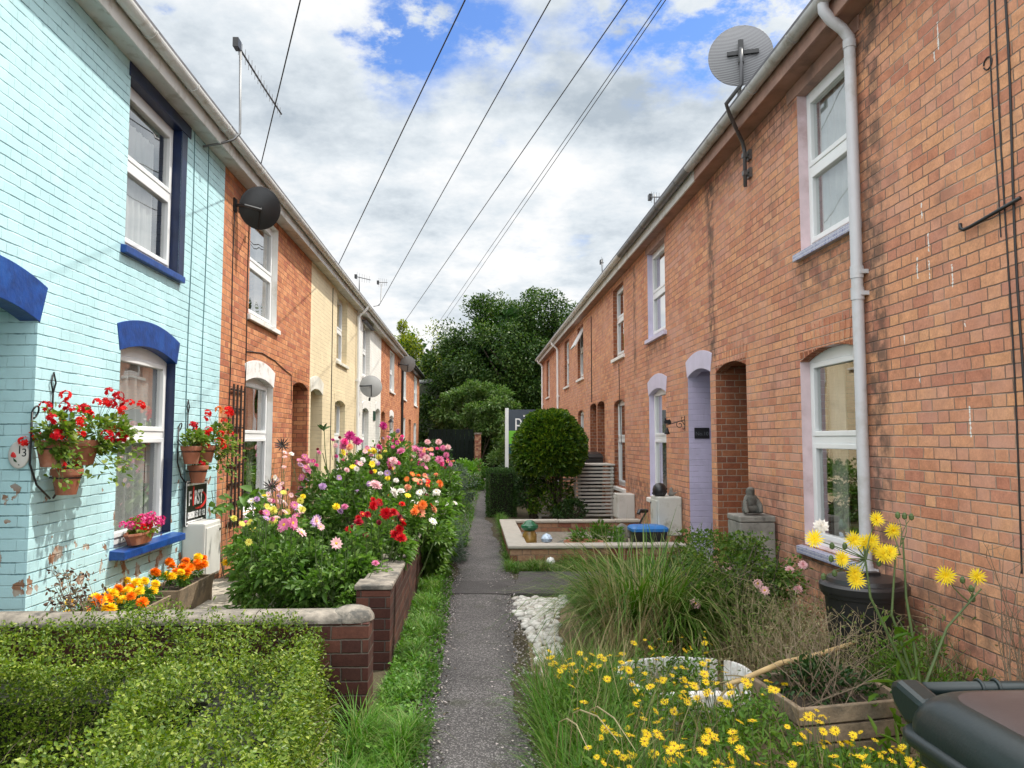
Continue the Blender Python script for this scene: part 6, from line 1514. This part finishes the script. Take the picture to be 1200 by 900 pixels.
b = MB(); loft(b, [R3(.10, .06), R3(.045, .86), R3(.04, .90), R3(.012, .905), R3(.010, .955), R3(.02, .96)]); o = b.build('body', M['bin_green'], r, smooth=True); o.modifiers.new('es', 'EDGE_SPLIT').split_angle = .5
lp = [(-.014, .942), (-.018, .95), (-.018, .962), (-.012, .968), (-.004, .970)] + [(.062-.066*math.cos(t), .972+.082*math.sin(t)) for t in np.linspace(0, PI/2, 9)]
b = MB(); loft(b, [R3(i_, z_, .075+max(0, i_)*.3) for i_, z_ in lp], 0)
o = b.build('lid', [M['bin_green'], M['bin_lid']], r, smooth=True); o.modifiers.new('es', 'EDGE_SPLIT').split_angle = 1.0
b = MB(); loft(b, [R3(.060, 1.0538, .08), R3(.066, 1.0560, .08), R3(.11, 1.0605, .07), R3(.2, 1.0645, .05)], 0); o = b.build('lid_panel', M['bin_lid'], r, smooth=True); o.modifiers.new('es', 'EDGE_SPLIT').split_angle = .5
b = MB()
for k in range(7):
    x_, y_ = random.uniform(bx0+.2, bx1-.12), random.uniform(by0+.2, by1-.12); l_ = random.uniform(.03, .12); a_ = random.gauss(0, .25)
    b.hexa([(x_, y_, 1.0640), (x_+l_, y_+l_*a_, 1.0640), (x_+l_, y_+l_*a_+.003, 1.0640), (x_, y_+.003, 1.0640)], [(x_, y_, 1.0652), (x_+l_, y_+l_*a_, 1.0652), (x_+l_, y_+l_*a_+.003, 1.0652), (x_, y_+.003, 1.0652)])
tag(b.build('scuff_marks', mat('pale_scuff', (.16, .14, .135), .6), r), kind='stuff')
b = MB(); b.tube([(bx0+.09, by1+.055, 1.022), (bx1-.09, by1+.055, 1.022)], .017, 12)
for x_ in (bx0+.22, bx0+.26, bx1-.22): b.tube([(x_, by1+.055+.02*math.cos(a), 1.022+.02*math.sin(a)) for a in np.linspace(0, 2*PI, 14)], .004, 6)
b.build('handle_bar', M['bin_green'], r, smooth=True)
for x_ in (bx0+.02, bx1-.10):
    b = MB(); b.prism([(by1-.05, .97), (by1+.02, .955), (by1+.07, .985), (by1+.085, 1.01), (by1+.08, 1.038), (by1+.05, 1.046), (by1-.05, 1.03)], lambda y, z, d: (d, y, z), x_, x_+.06); b.build('hinge_lug', M['bin_green'], r, bevel=.014)
for x_ in (bx0+.08, bx1-.14):
    b = MB(); b.lathe([(0, -.03), (.08, -.03), (.1, -.02), (.1, .02), (.08, .03), (0, .03)], (x_+.03, by1-.06, .1), 20, M=Matrix.Rotation(PI/2, 3, 'Y')); b.build('wheel', M['black_plastic'], r)
# ================================================================== THE RAISED YARD AND BEYOND
p = onZ(.1, 772, 631); r = thing('lidded_box', (2.35, 10.4, .06), 'low dark box with a bright blue lid beside the pale coping', 'storage box')
bx = (2.14, 2.62, 10.32, 10.68)
b = MB(); b.hexa([(bx[0]+.04, bx[2]+.03, .062), (bx[1]-.04, bx[2]+.03, .062), (bx[1]-.04, bx[3]-.03, .062), (bx[0]+.04, bx[3]-.03, .062)], [(bx[0]+.01, bx[2]+.01, .36), (bx[1]-.01, bx[2]+.01, .36), (bx[1]-.01, bx[3]-.01, .36), (bx[0]+.01, bx[3]-.01, .36)]); b.build('box', M['black_plastic'], r, bevel=.01)
b = MB(); rr_ = lambda i, z: [(x, y, z) for x, y in rrect(bx[0]+i, bx[1]-i, bx[2]+i, bx[3]-i, .05)]
loft(b, [rr_(-.012, .362), rr_(-.014, .40), rr_(.01, .425), rr_(.05, .436)]); o = b.build('lid', mat('blue_lid_plastic', (.02, .16, .46), .4, .1, 3), r, smooth=True); o.modifiers.new('es', 'EDGE_SPLIT').split_angle = .6
def lathe_thing(name, lab, cat, c, parts):
    r = thing(name, c, lab, cat)
    for nm, pr, m, n_ in parts:
        b = MB(); b.lathe(pr, c, n_); o = b.build(nm, m, r, smooth=True); o.modifiers.new('es', 'EDGE_SPLIT').split_angle = .7
    return r
m_gl = mat('green_glaze', (.02, .12, .055), .15, .4, 20); m_am = mat('amber_glaze', (.30, .18, .05), .2, .4, 12); m_bw = mat('blue_white_glaze', (.45, .55, .68), .2, .5, 30)
lathe_thing('glazed_lantern', 'amber glazed garden lantern with a green frog-like top in the yard corner', 'ornament', (.78, 10.75, .06), [('body', [(0, 0), (.08, 0), (.1, .06), (.1, .22), (.07, .28), (0, .281)], m_am, 16), ('top', [(.06, .282), (.10, .29), (.125, .325), (.12, .355), (.09, .375), (.075, .40), (.04, .42), (0, .425)], m_gl, 14)])
lathe_thing('flower_ornament', 'small blue and white flower ornament on a green pot beside the pale coping', 'ornament', (.98, 10.35, .06), [('pot', [(0, 0), (.05, 0), (.065, .1), (.055, .16), (0, .161)], m_gl, 14), ('blooms', [(0, .162), (.07, .18), (.08, .22), (.05, .27), (0, .29)], m_bw, 9)])
b = MB(); b.lathe([(0, 0), (.15, .01), (.19, .06), (.17, .11), (.09, .15), (0, .16)], (1.32, 10.75, .06), 16, sy=.7); tag(b.build('rounded_stone', M['stone_grey'], smooth=True), 'large rounded dark grey stone on the yard paving', 'stone')
b = MB(); b.lathe([(0, .015), (.22, .018), (.24, .05), (.27, .05), (.27, .035), (.25, 0), (0, 0)], (1.48, 10.38, .19), 26); b.lathe([(0, -.13), (.12, -.13), (.10, 0), (0, 0)], (1.48, 10.38, .19), 16); tag(b.build('bird_bath', M['terracotta'], smooth=True), 'wide shallow terracotta saucer on a stub base in the paved yard', 'saucer')
r = thing('green_plant', (1.75, 10.6, .06), 'bushy bright green fern-like plant in the paved yard', 'plant')
bush('foliage', 1300, (1.75, 10.6, .22), (.38, .28, .2), .075, .022, M['lf_bright'], r, nc=24, lo=.3, cs=.34, up=.6, zmin=.07)
r = thing('ornament_group', (2.1, 10.9, .06), 'small dark figurine standing by the yard wall', 'ornament')
P = [(2.12, 11., .07), (2.12, 11., .2), (2.12, 11., .33), (2.12, 11., .42), (2.04, 10.98, .3), (2.02, 10.94, .2), (2.2, 10.98, .3), (2.22, 10.94, .2)]
skin('figure', P, [(0, 1), (1, 2), (2, 3), (2, 4), (4, 5), (2, 6), (6, 7)], [.10, .09, .06, .05, .04, .03, .04, .03], M['stone_grey'], r)
b = MB(); stalk(b, (2.35, 11.2, .06), (2.55, 11.3, .55), .02, .1); b.tube([(2.55, 11.3, .55), (2.42, 11.2, .56), (2.40, 11.18, .52)], .03, 8); tag(b.build('garden_tap', M['black_plastic'], fix=False), 'black standpipe with a crooked head behind the blue-lidded box', 'tap')
for i, (x, y, l_) in enumerate(((.98, 9.84, 'white pebble-like ball on the path in front of the coping wall'),)):
    b = MB(); b.lathe([(0, 0), (.05, .02), (.06, .06), (.04, .1), (0, .115)], (x, y, 0), 14); tag(b.build('white_ball', M['white_paint'], smooth=True), l_, 'ball')

# clipped cube hedge
r = thing('box_hedge', (.58, 16.4, 0), 'small dark green hedge clipped square beside the path', 'hedge')
def boxhedge(parent, x0, x1, y0, y1, z1, n, L, m, core=.07):
    f = rng.integers(0, 6, n); u, v, w = rng.uniform(0, 1, n), rng.uniform(0, 1, n), rng.exponential(.03, n)
    X, Y, Z = x0+(x1-x0)*u, y0+(y1-y0)*v, z1*rng.uniform(0, 1, n)
    Nn = np.zeros((n, 3))
    a = f == 0; X[a] = x0+w[a]; Nn[a] = [-1, 0, 0]
    a = f == 1; X[a] = x1-w[a]; Nn[a] = [1, 0, 0]
    a = (f == 2); Y[a] = y0+w[a]; Nn[a] = [0, -1, 0]
    a = f == 3; Y[a] = y1-w[a]; Nn[a] = [0, 1, 0]
    a = f >= 4; Z[a] = z1-w[a]; Nn[a] = [0, 0, 1]
    P = np.stack([X, Y, Z], 1)+rng.normal(0, .015, (n, 3)); P[:, 2] = np.maximum(P[:, 2], .01)
    leaves('foliage', P, Nn+rdir(n)*.9+np.array([0, 0, .3]), Nn+rdir(n)*.6, jit(n, L), jit(n, L*.55), m, parent)
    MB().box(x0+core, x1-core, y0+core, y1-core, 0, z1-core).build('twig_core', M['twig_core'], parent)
boxhedge(r, .29, .88, 15.9, 16.9, .96, 9000, .034, M['lf_cube'])
# round topiary
r = thing('topiary_tree', (1.62, 15.3, 0), 'round clipped evergreen tree on several stems behind the raised yard', 'tree')
n = 18000; d = rdir(n); d[:, 2] = np.where(d[:, 2] < -.7, -d[:, 2], d[:, 2]); q = (1-rng.exponential(.07, n)).clip(.5, 1.04)*(1+.025*np.sin(d[:, 0]*17+3*d[:, 1])*np.sin(d[:, 2]*15)+.05*np.sin(d[:, 0]*6+2)*np.sin(d[:, 2]*5)+.04*np.sin(d[:, 1]*9))
tp = 1-.05*np.clip(d[:, 2], 0, 1)**1.5; P = np.array([1.52, 15.3, 1.45])+d*q[:, None]*np.array([.70, .70, .72])*np.stack([tp, tp, np.ones(n)], 1); P[:, 2] -= .10*(1-np.abs(d[:, 2])); lw = rng.uniform(0, 1, n) < .05; P[lw, 2] = rng.uniform(.15, .8, lw.sum()); P[lw, 0] = 1.55+(P[lw, 0]-1.55)*.62; P[lw, 1] = 15.3+(P[lw, 1]-15.3)*.62
leaves('crown', P, d+rdir(n)*.8+np.array([0, 0, .35]), d+rdir(n)*.7, jit(n, .085, .35), jit(n, .042, .3), M['lf_topiary'], r)
b = MB()
for k in range(6): stalk(b, (1.66+random.gauss(0, .07), 15.3+random.gauss(0, .07), 0), (1.6+random.gauss(0, .3), 15.3+random.gauss(0, .3), 1.2), .035, .08, 6, .02)
b.build('trunk', M['bark'], r, smooth=True)
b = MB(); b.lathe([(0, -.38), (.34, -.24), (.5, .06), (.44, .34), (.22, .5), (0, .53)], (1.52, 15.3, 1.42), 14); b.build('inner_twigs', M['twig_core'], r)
def shrub(name, lab, c, rr, n, L, W, m, nc=30, stems=True, **k):
    r = thing(name, (c[0], c[1], 0), lab, 'shrub'); bush('foliage', n, c, rr, L, W, m, r, nc=nc, **k)
    if stems:
        b = MB()
        for _ in range(9): stalk(b, (c[0]+random.gauss(0, rr[0]*.12), c[1]+random.gauss(0, rr[1]*.12), 0), (c[0]+random.uniform(-.7, .7)*rr[0], c[1]+random.uniform(-.6, .6)*rr[1], c[2]+rr[2]*random.uniform(-.3, .6)), .02, .12, 5, .006)
        b.build('stems', M['bark'], r)
    return r
shrub('shrub', 'open dark shrub with bare lower stems left of the round tree', (1.2, 15.7, .7), (.42, .45, .40), 2600, .06, .03, M['lf_dark'], lo=.3, cs=.3)
shrub('shrub', 'low dark bush at the foot of the round tree', (1.85, 14.8, .26), (.36, .35, .22), 1400, .055, .026, M['lf_dark'], lo=.3, cs=.3, zmin=.02)
# slatted bin store
r = thing('slatted_bin_store', (2.2, 15.6, 0), 'pale slatted timber bin store against the brick wall behind the round tree', 'bin store')
for k in range(14):
    z = .06+k*.072; MB().box(1.32, 2.84, 15.50, 15.525, z, z+.040).build('slat', M['wood_pale'], r, bevel=.003)
for x in (1.34, 2.05, 2.80): MB().box(x-.025, x+.025, 15.527, 15.575, .0, 1.06).build('post', M['wood_pale'], r, bevel=.003)
MB().box(1.28, 2.86, 15.48, 16.4, 1.072, 1.10).build('lid', M['wood_pale'], r, bevel=.004)
for k in range(14):
    z = .06+k*.072; MB().box(1.30, 1.318, 15.53, 16.4, z, z+.040).build('slat', M['wood_pale'], r, bevel=.003)
r = thing('wheelie_bin', (2.45, 16.9, 0), 'black wheelie bin standing behind the slatted store by the paired porches', 'wheelie bin')
c_ = onY(17.2, 690, 540); b = MB(); b.hexa([(2.35, 16.7, 0), (2.78, 16.7, 0), (2.78, 17.2, 0), (2.35, 17.2, 0)], [(2.3, 16.65, 1.2), (2.82, 16.65, 1.2), (2.82, 17.25, 1.2), (2.3, 17.25, 1.2)]); b.build('body', M['black_plastic'], r, bevel=.02)
b = MB(); b.hexa([(2.28, 16.62, 1.205), (2.84, 16.62, 1.205), (2.84, 17.28, 1.205), (2.28, 17.28, 1.205)], [(2.33, 16.7, 1.29), (2.79, 16.7, 1.29), (2.79, 17.25, 1.33), (2.33, 17.25, 1.33)]); b.build('lid', M['black_plastic'], r, bevel=.02)

# left side beyond the dahlias
shrub('lavender_bush', 'grey-green lavender spilling onto the path beyond the low wall', (-.42, 10.1, .30), (.32, .75, .34), 3200, .075, .010, M['lf_lav'], lo=.3, cs=.35, up=.8, stems=False, zmin=.02)
shrub('silver_shrub', 'pale silvery shrub beside the path beyond the dahlias', (-.48, 17.5, .48), (.5, .9, .5), 3000, .07, .025, M['lf_lav'], lo=.4, cs=.3)
shrub('shrub', 'yellow-green garden shrub in the left gardens beside the silvery one', (-.95, 16.5, .62), (.6, 1.3, .65), 3600, .075, .03, M['lf_bright'], lo=.4, cs=.28)
shrub('rose_shrub', 'dark shrub with a few pink roses standing above the far left gardens', (-.95, 20., .95), (.55, .7, .75), 3000, .09, .045, M['lf_dark'], lo=.3, cs=.26)
rs = bpy.data.objects['rose_shrub']
for px, py in ((501, 518), (514, 518), (519, 525), (525, 524), (523, 533)): flower(rs, 'dahlia', random.choice(['pale', 'pale', 'pink']), .09, onY(19.4, px, py), (.1, -.8, .4))
shrub('shrub', 'low green bush close to the far end of the path', (-.25, 25., .45), (.75, 1.6, .55), 3200, .10, .05, M['lf_bright'], lo=.4, cs=.28)
shrub('shrub', 'mixed green bush filling the front gardens of the white house', (-1.9, 15.5, .55), (.9, 1.8, .6), 4200, .09, .045, M['lf_dahlia'], lo=.4, cs=.28)
shrub('shrub', 'green bush in front of the far brick houses on the left', (-1.9, 22., .65), (.9, 2.5, .7), 4000, .11, .05, M['lf_dahlia'], lo=.4, cs=.28)
shrub('shrub', 'wild flowering shrub at the right of the path behind the agents board', (1.35, 24., .85), (.85, 2.2, .95), 4200, .10, .04, M['lf_end'], lo=.4, cs=.28)
shrub('shrub', 'dark green bush beneath the estate agent board', (1.0, 19.5, .5), (.45, 1.2, .6), 3000, .08, .035, M['lf_dark'], lo=.4, cs=.28)

# ================================================================== END OF THE LANE
m_gate = mat('shaded_gate_paint', (.005, .010, .008), .8, .3, 4, spec=.15)  # board colour darkened to stand in for shade at the lane's end
r = thing('garden_gate', (-.55, 38, 0), 'dark green boarded gate at the far end of the path', 'gate')
for k in range(10): MB().box(-2.2+k*.22, -2.2+k*.22+.205, 38, 38.04, .05, 2.1).build('board', m_gate, r)
MB().box(-2.25, .02, 38.045, 38.1, .4, .55).build('rail', M['green_door'], r); MB().box(-2.25, .02, 38.045, 38.1, 1.6, 1.75).build('rail', M['green_door'], r)
r = thing('gate_pier', (.2, 37.5, 0), 'pale brick gate pier beside the dark gate at the end of the path', 'pier')
MB().box(.05, .36, 37.4, 37.75, 0, 1.85).build('brickwork', M['brick_planter'], r); MB().box(.02, .39, 37.37, 37.78, 1.852, 1.93).build('cap', M['coping_old'], r)
r = thing('timber_shed', (-3.2, 46, 0), 'tall pale green boarded shed wall under the trees', 'shed')
m_shed = mat('shed_board', (.07, .085, .055), .8, .25, 3)
for k in range(12): MB().box(-4.2+k*.24, -4.2+k*.24+.232, 45.9, 45.94, 0, 4.9+.0).build('board', m_shed, r)
MB().box(-4.25, -1.3, 45.95, 49, 0, 4.85).build('body', m_shed, r); 
b = MB(); b.hexa([(-4.4, 45.7, 4.92), (-1.2, 45.7, 4.92), (-1.2, 49.2, 4.92), (-4.4, 49.2, 4.92)], [(-4.4, 45.7, 4.98), (-1.2, 45.7, 4.98), (-1.2, 49.2, 5.6), (-4.4, 49.2, 5.6)]); b.build('roof', M['slate'], r)
def tree(lab, c, rr, n, L, W, m, tr=.25, nc=90, lo=.5, cs=.2, kind='broadleaf_tree', base=None):
    bx_, by_ = (base or (c[0], c[1])); r = thing(kind, (bx_, by_, 0), lab, 'tree')
    bush('crown', n, c, rr, L, W, m, r, nc=nc, lo=lo, cs=cs, up=.3, fine=False, spread=.9)
    b = MB(); top = Vector((c[0], c[1], c[2]+rr[2]*.3)); b.tube([(bx_, by_, -.1), (bx_+.05, by_, c[2]*.35), tuple(Vector((bx_, by_, c[2]*.7))), tuple(top)], [tr, tr*.8, tr*.6, tr*.25], 10)
    for k in range(14):
        z = random.uniform(.3, .9); p0 = Vector((bx_, by_, c[2]*.35)).lerp(top, z*.8); dd = Vector((random.gauss(0, 1), random.gauss(0, 1), random.uniform(.1, 1.))).normalized(); p1 = Vector(c)+Vector((dd.x*rr[0], dd.y*rr[1], dd.z*rr[2]))*random.uniform(.6, .92); stalk(b, p0, p1, tr*.35, .1, 6, tr*.06)
    b.build('trunk', M['bark'], r, smooth=True)
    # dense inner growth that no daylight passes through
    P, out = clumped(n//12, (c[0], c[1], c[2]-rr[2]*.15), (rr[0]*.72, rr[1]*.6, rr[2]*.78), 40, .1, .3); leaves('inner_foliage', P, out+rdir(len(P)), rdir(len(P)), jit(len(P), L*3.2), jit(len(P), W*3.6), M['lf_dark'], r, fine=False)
    return r
tree('large dark evergreen oak closing the end of the lane', (2.6, 45., 5.9), (5.0, 4.0, 4.3), 80000, .18, .095, M['lf_tree'], .35, nc=210, lo=.35, cs=.18)
tree('dark tree behind the left row, beside the yellow-green one', (-.7, 47., 4.6), (2.6, 3., 3.6), 30000, .17, .09, M['lf_tree'], .28, nc=80, cs=.2)
tree('yellow-green tree rising behind the left roof end', (-3.7, 50, 5.6), (2.6, 2.6, 3.7), 20000, .17, .09, M['lf_yellowtree'], .25, nc=75, cs=.2)
tree('dark tree behind the right roof end', (8.5, 46, 5.6), (4., 4., 4.2), 24000, .2, .1, M['lf_tree'], .3, nc=80, cs=.2)
tree('shadowy tree farther back on the left behind the shed', (-9, 54, 4.6), (4.5, 4, 3.8), 16000, .22, .12, M['lf_tree'], .3, nc=60, cs=.22)
shrub('laurel_shrub', 'big pale green glossy shrub arching over the gate at the end of the lane', (.25, 39.5, 3.05), (2.1, 1.6, 1.5), 12000, .16, .075, M['lf_end'], nc=70, lo=.5, cs=.2)
shrub('ivy_hedge', 'tall dark ivy covered hedge across the end of the lane', (1.5, 42., 2.2), (5.5, 1.2, 2.6), 26000, .16, .10, M['lf_tree'], nc=150, lo=.3, cs=.15, zmin=.02)
shrub('laurel_shrub', 'dark laurel mass in front of the last right house', (1.9, 33.5, 1.3), (.95, 1.5, 1.5), 7000, .14, .06, M['lf_tree'], nc=50, lo=.4, cs=.22)
MB().box(-12, 14, 56, 56.2, 0, 4).build('boundary_wall', M['brick_wall']); tag(bpy.data.objects['boundary_wall'], 'long dark brick boundary wall far behind the trees', 'wall')

# ================================================================== LIGHT, SKY, CAMERA
SUN_EL, SUN_AZ = math.radians(57), math.radians(66)     # azimuth clockwise from the lane's direction (+Y)
sd = Vector((math.sin(SUN_AZ)*math.cos(SUN_EL), math.cos(SUN_AZ)*math.cos(SUN_EL), math.sin(SUN_EL)))
L_ = bpy.data.lights.new('sun', 'SUN'); L_.energy = 4.6; L_.angle = math.radians(.8); L_.color = (1., .95, .86)
so = bpy.data.objects.new('sun', L_); COL.objects.link(so); so.rotation_euler = (-sd).to_track_quat('-Z', 'Y').to_euler(); so.location = (10, 5, 20)
w = bpy.data.worlds.new('World'); scene.world = w; w.use_nodes = True
g = G(w); bg = w.node_tree.nodes['Background']
sky = g.node('ShaderNodeTexSky', sky_type='NISHITA'); sky.sun_disc = False; sky.sun_elevation = SUN_EL; sky.sun_rotation = SUN_AZ; sky.air_density = 1.; sky.dust_density = .6; sky.ozone_density = 2.
tc = g.node('ShaderNodeTexCoord').outputs['Generated']; x, y, z = g.sep(tc)
zz = g.m('MAXIMUM', z, .0); k = g.m('ADD', zz, .22); u = g.m('DIVIDE', x, k); v = g.m('DIVIDE', y, k)
P = g.comb(u, v, .37)
n1 = g.noise(P, 1.9, 8, .58); n2 = g.noise(g.comb(u, v, 5.2), 1.1, 6, .55); n3 = g.noise(g.comb(u, v, 9.1), 4.5, 7, .62)
# clearer patches of blue high over the lane
hole = None
for (px, py, rad, amt) in ((455, 60, .055, .26), (480, 30, .05, .2), (540, 15, .05, .22), (185, 25, .05, .24), (590, 45, .04, .14), (800, 50, .08, .17), (860, 20, .07, .2), (385, 40, .025, .2), (720, 15, .05, .18), (925, 5, .05, .2), (300, -200, .2, .14), (800, -250, .3, .14)):
    d = ray(px, py).normalized(); dp = g.node('ShaderNodeVectorMath', operation='DISTANCE'); g.put(dp.inputs[0], tc); dp.inputs[1].default_value = d
    h = g.m('MULTIPLY', g.step(dp.outputs['Value'], rad*1.7, 0.), amt); hole = h if hole is None else g.m('ADD', hole, h)
n4 = g.noise(g.comb(u, v, 2.2), 11., 8, .65)
hole = g.m('MULTIPLY', hole, g.m('MULTIPLY_ADD', g.m('SUBTRACT', n4, .35), 3.2, .25, clamp=False))
dens = g.m('SUBTRACT', g.m('MULTIPLY_ADD', n4, .16, g.m('MULTIPLY_ADD', n3, .22, n1)), hole)
cov = g.step(dens, .36, .58)
shade = g.m('MULTIPLY_ADD', n4, .18, g.m('MULTIPLY_ADD', n3, .5, g.m('MULTIPLY', n2, .9)))
cc = g.ramp(shade, [(.60, (.46, .53, .60)), (.74, (.74, .80, .85)), (.87, (1., 1., 1.))])
# unseen cloud overhead and behind the viewer over-brightened as added fill light, greyer cloud low down over the lane's end
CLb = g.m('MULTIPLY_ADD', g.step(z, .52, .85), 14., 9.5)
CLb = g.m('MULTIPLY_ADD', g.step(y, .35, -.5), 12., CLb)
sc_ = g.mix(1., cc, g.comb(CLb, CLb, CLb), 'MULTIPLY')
skyc = g.mix(1., sky.outputs[0], (1.0, 1.32, 1.85), 'MULTIPLY')
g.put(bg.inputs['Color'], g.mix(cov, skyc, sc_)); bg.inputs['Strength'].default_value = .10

cam = bpy.data.cameras.new('camera'); cam.sensor_width = 36; cam.lens = 27; cam.clip_start = .05; cam.clip_end = 600
co = bpy.data.objects.new('camera', cam); COL.objects.link(co); co.location = (0, 0, EYE); co.rotation_euler = (PI/2+_p, 0, _y)
scene.camera = co
scene.view_settings.view_transform = 'Standard'; scene.view_settings.look = 'None'; scene.view_settings.exposure = 0.16; scene.view_settings.gamma = 1.0
scene.render.engine = 'CYCLES'
try:
    scene.cycles.max_bounces = 8; scene.cycles.transparent_max_bounces = 16; scene.cycles.use_denoising = True; scene.cycles.caustics_reflective = False; scene.cycles.caustics_refractive = False
except Exception: pass
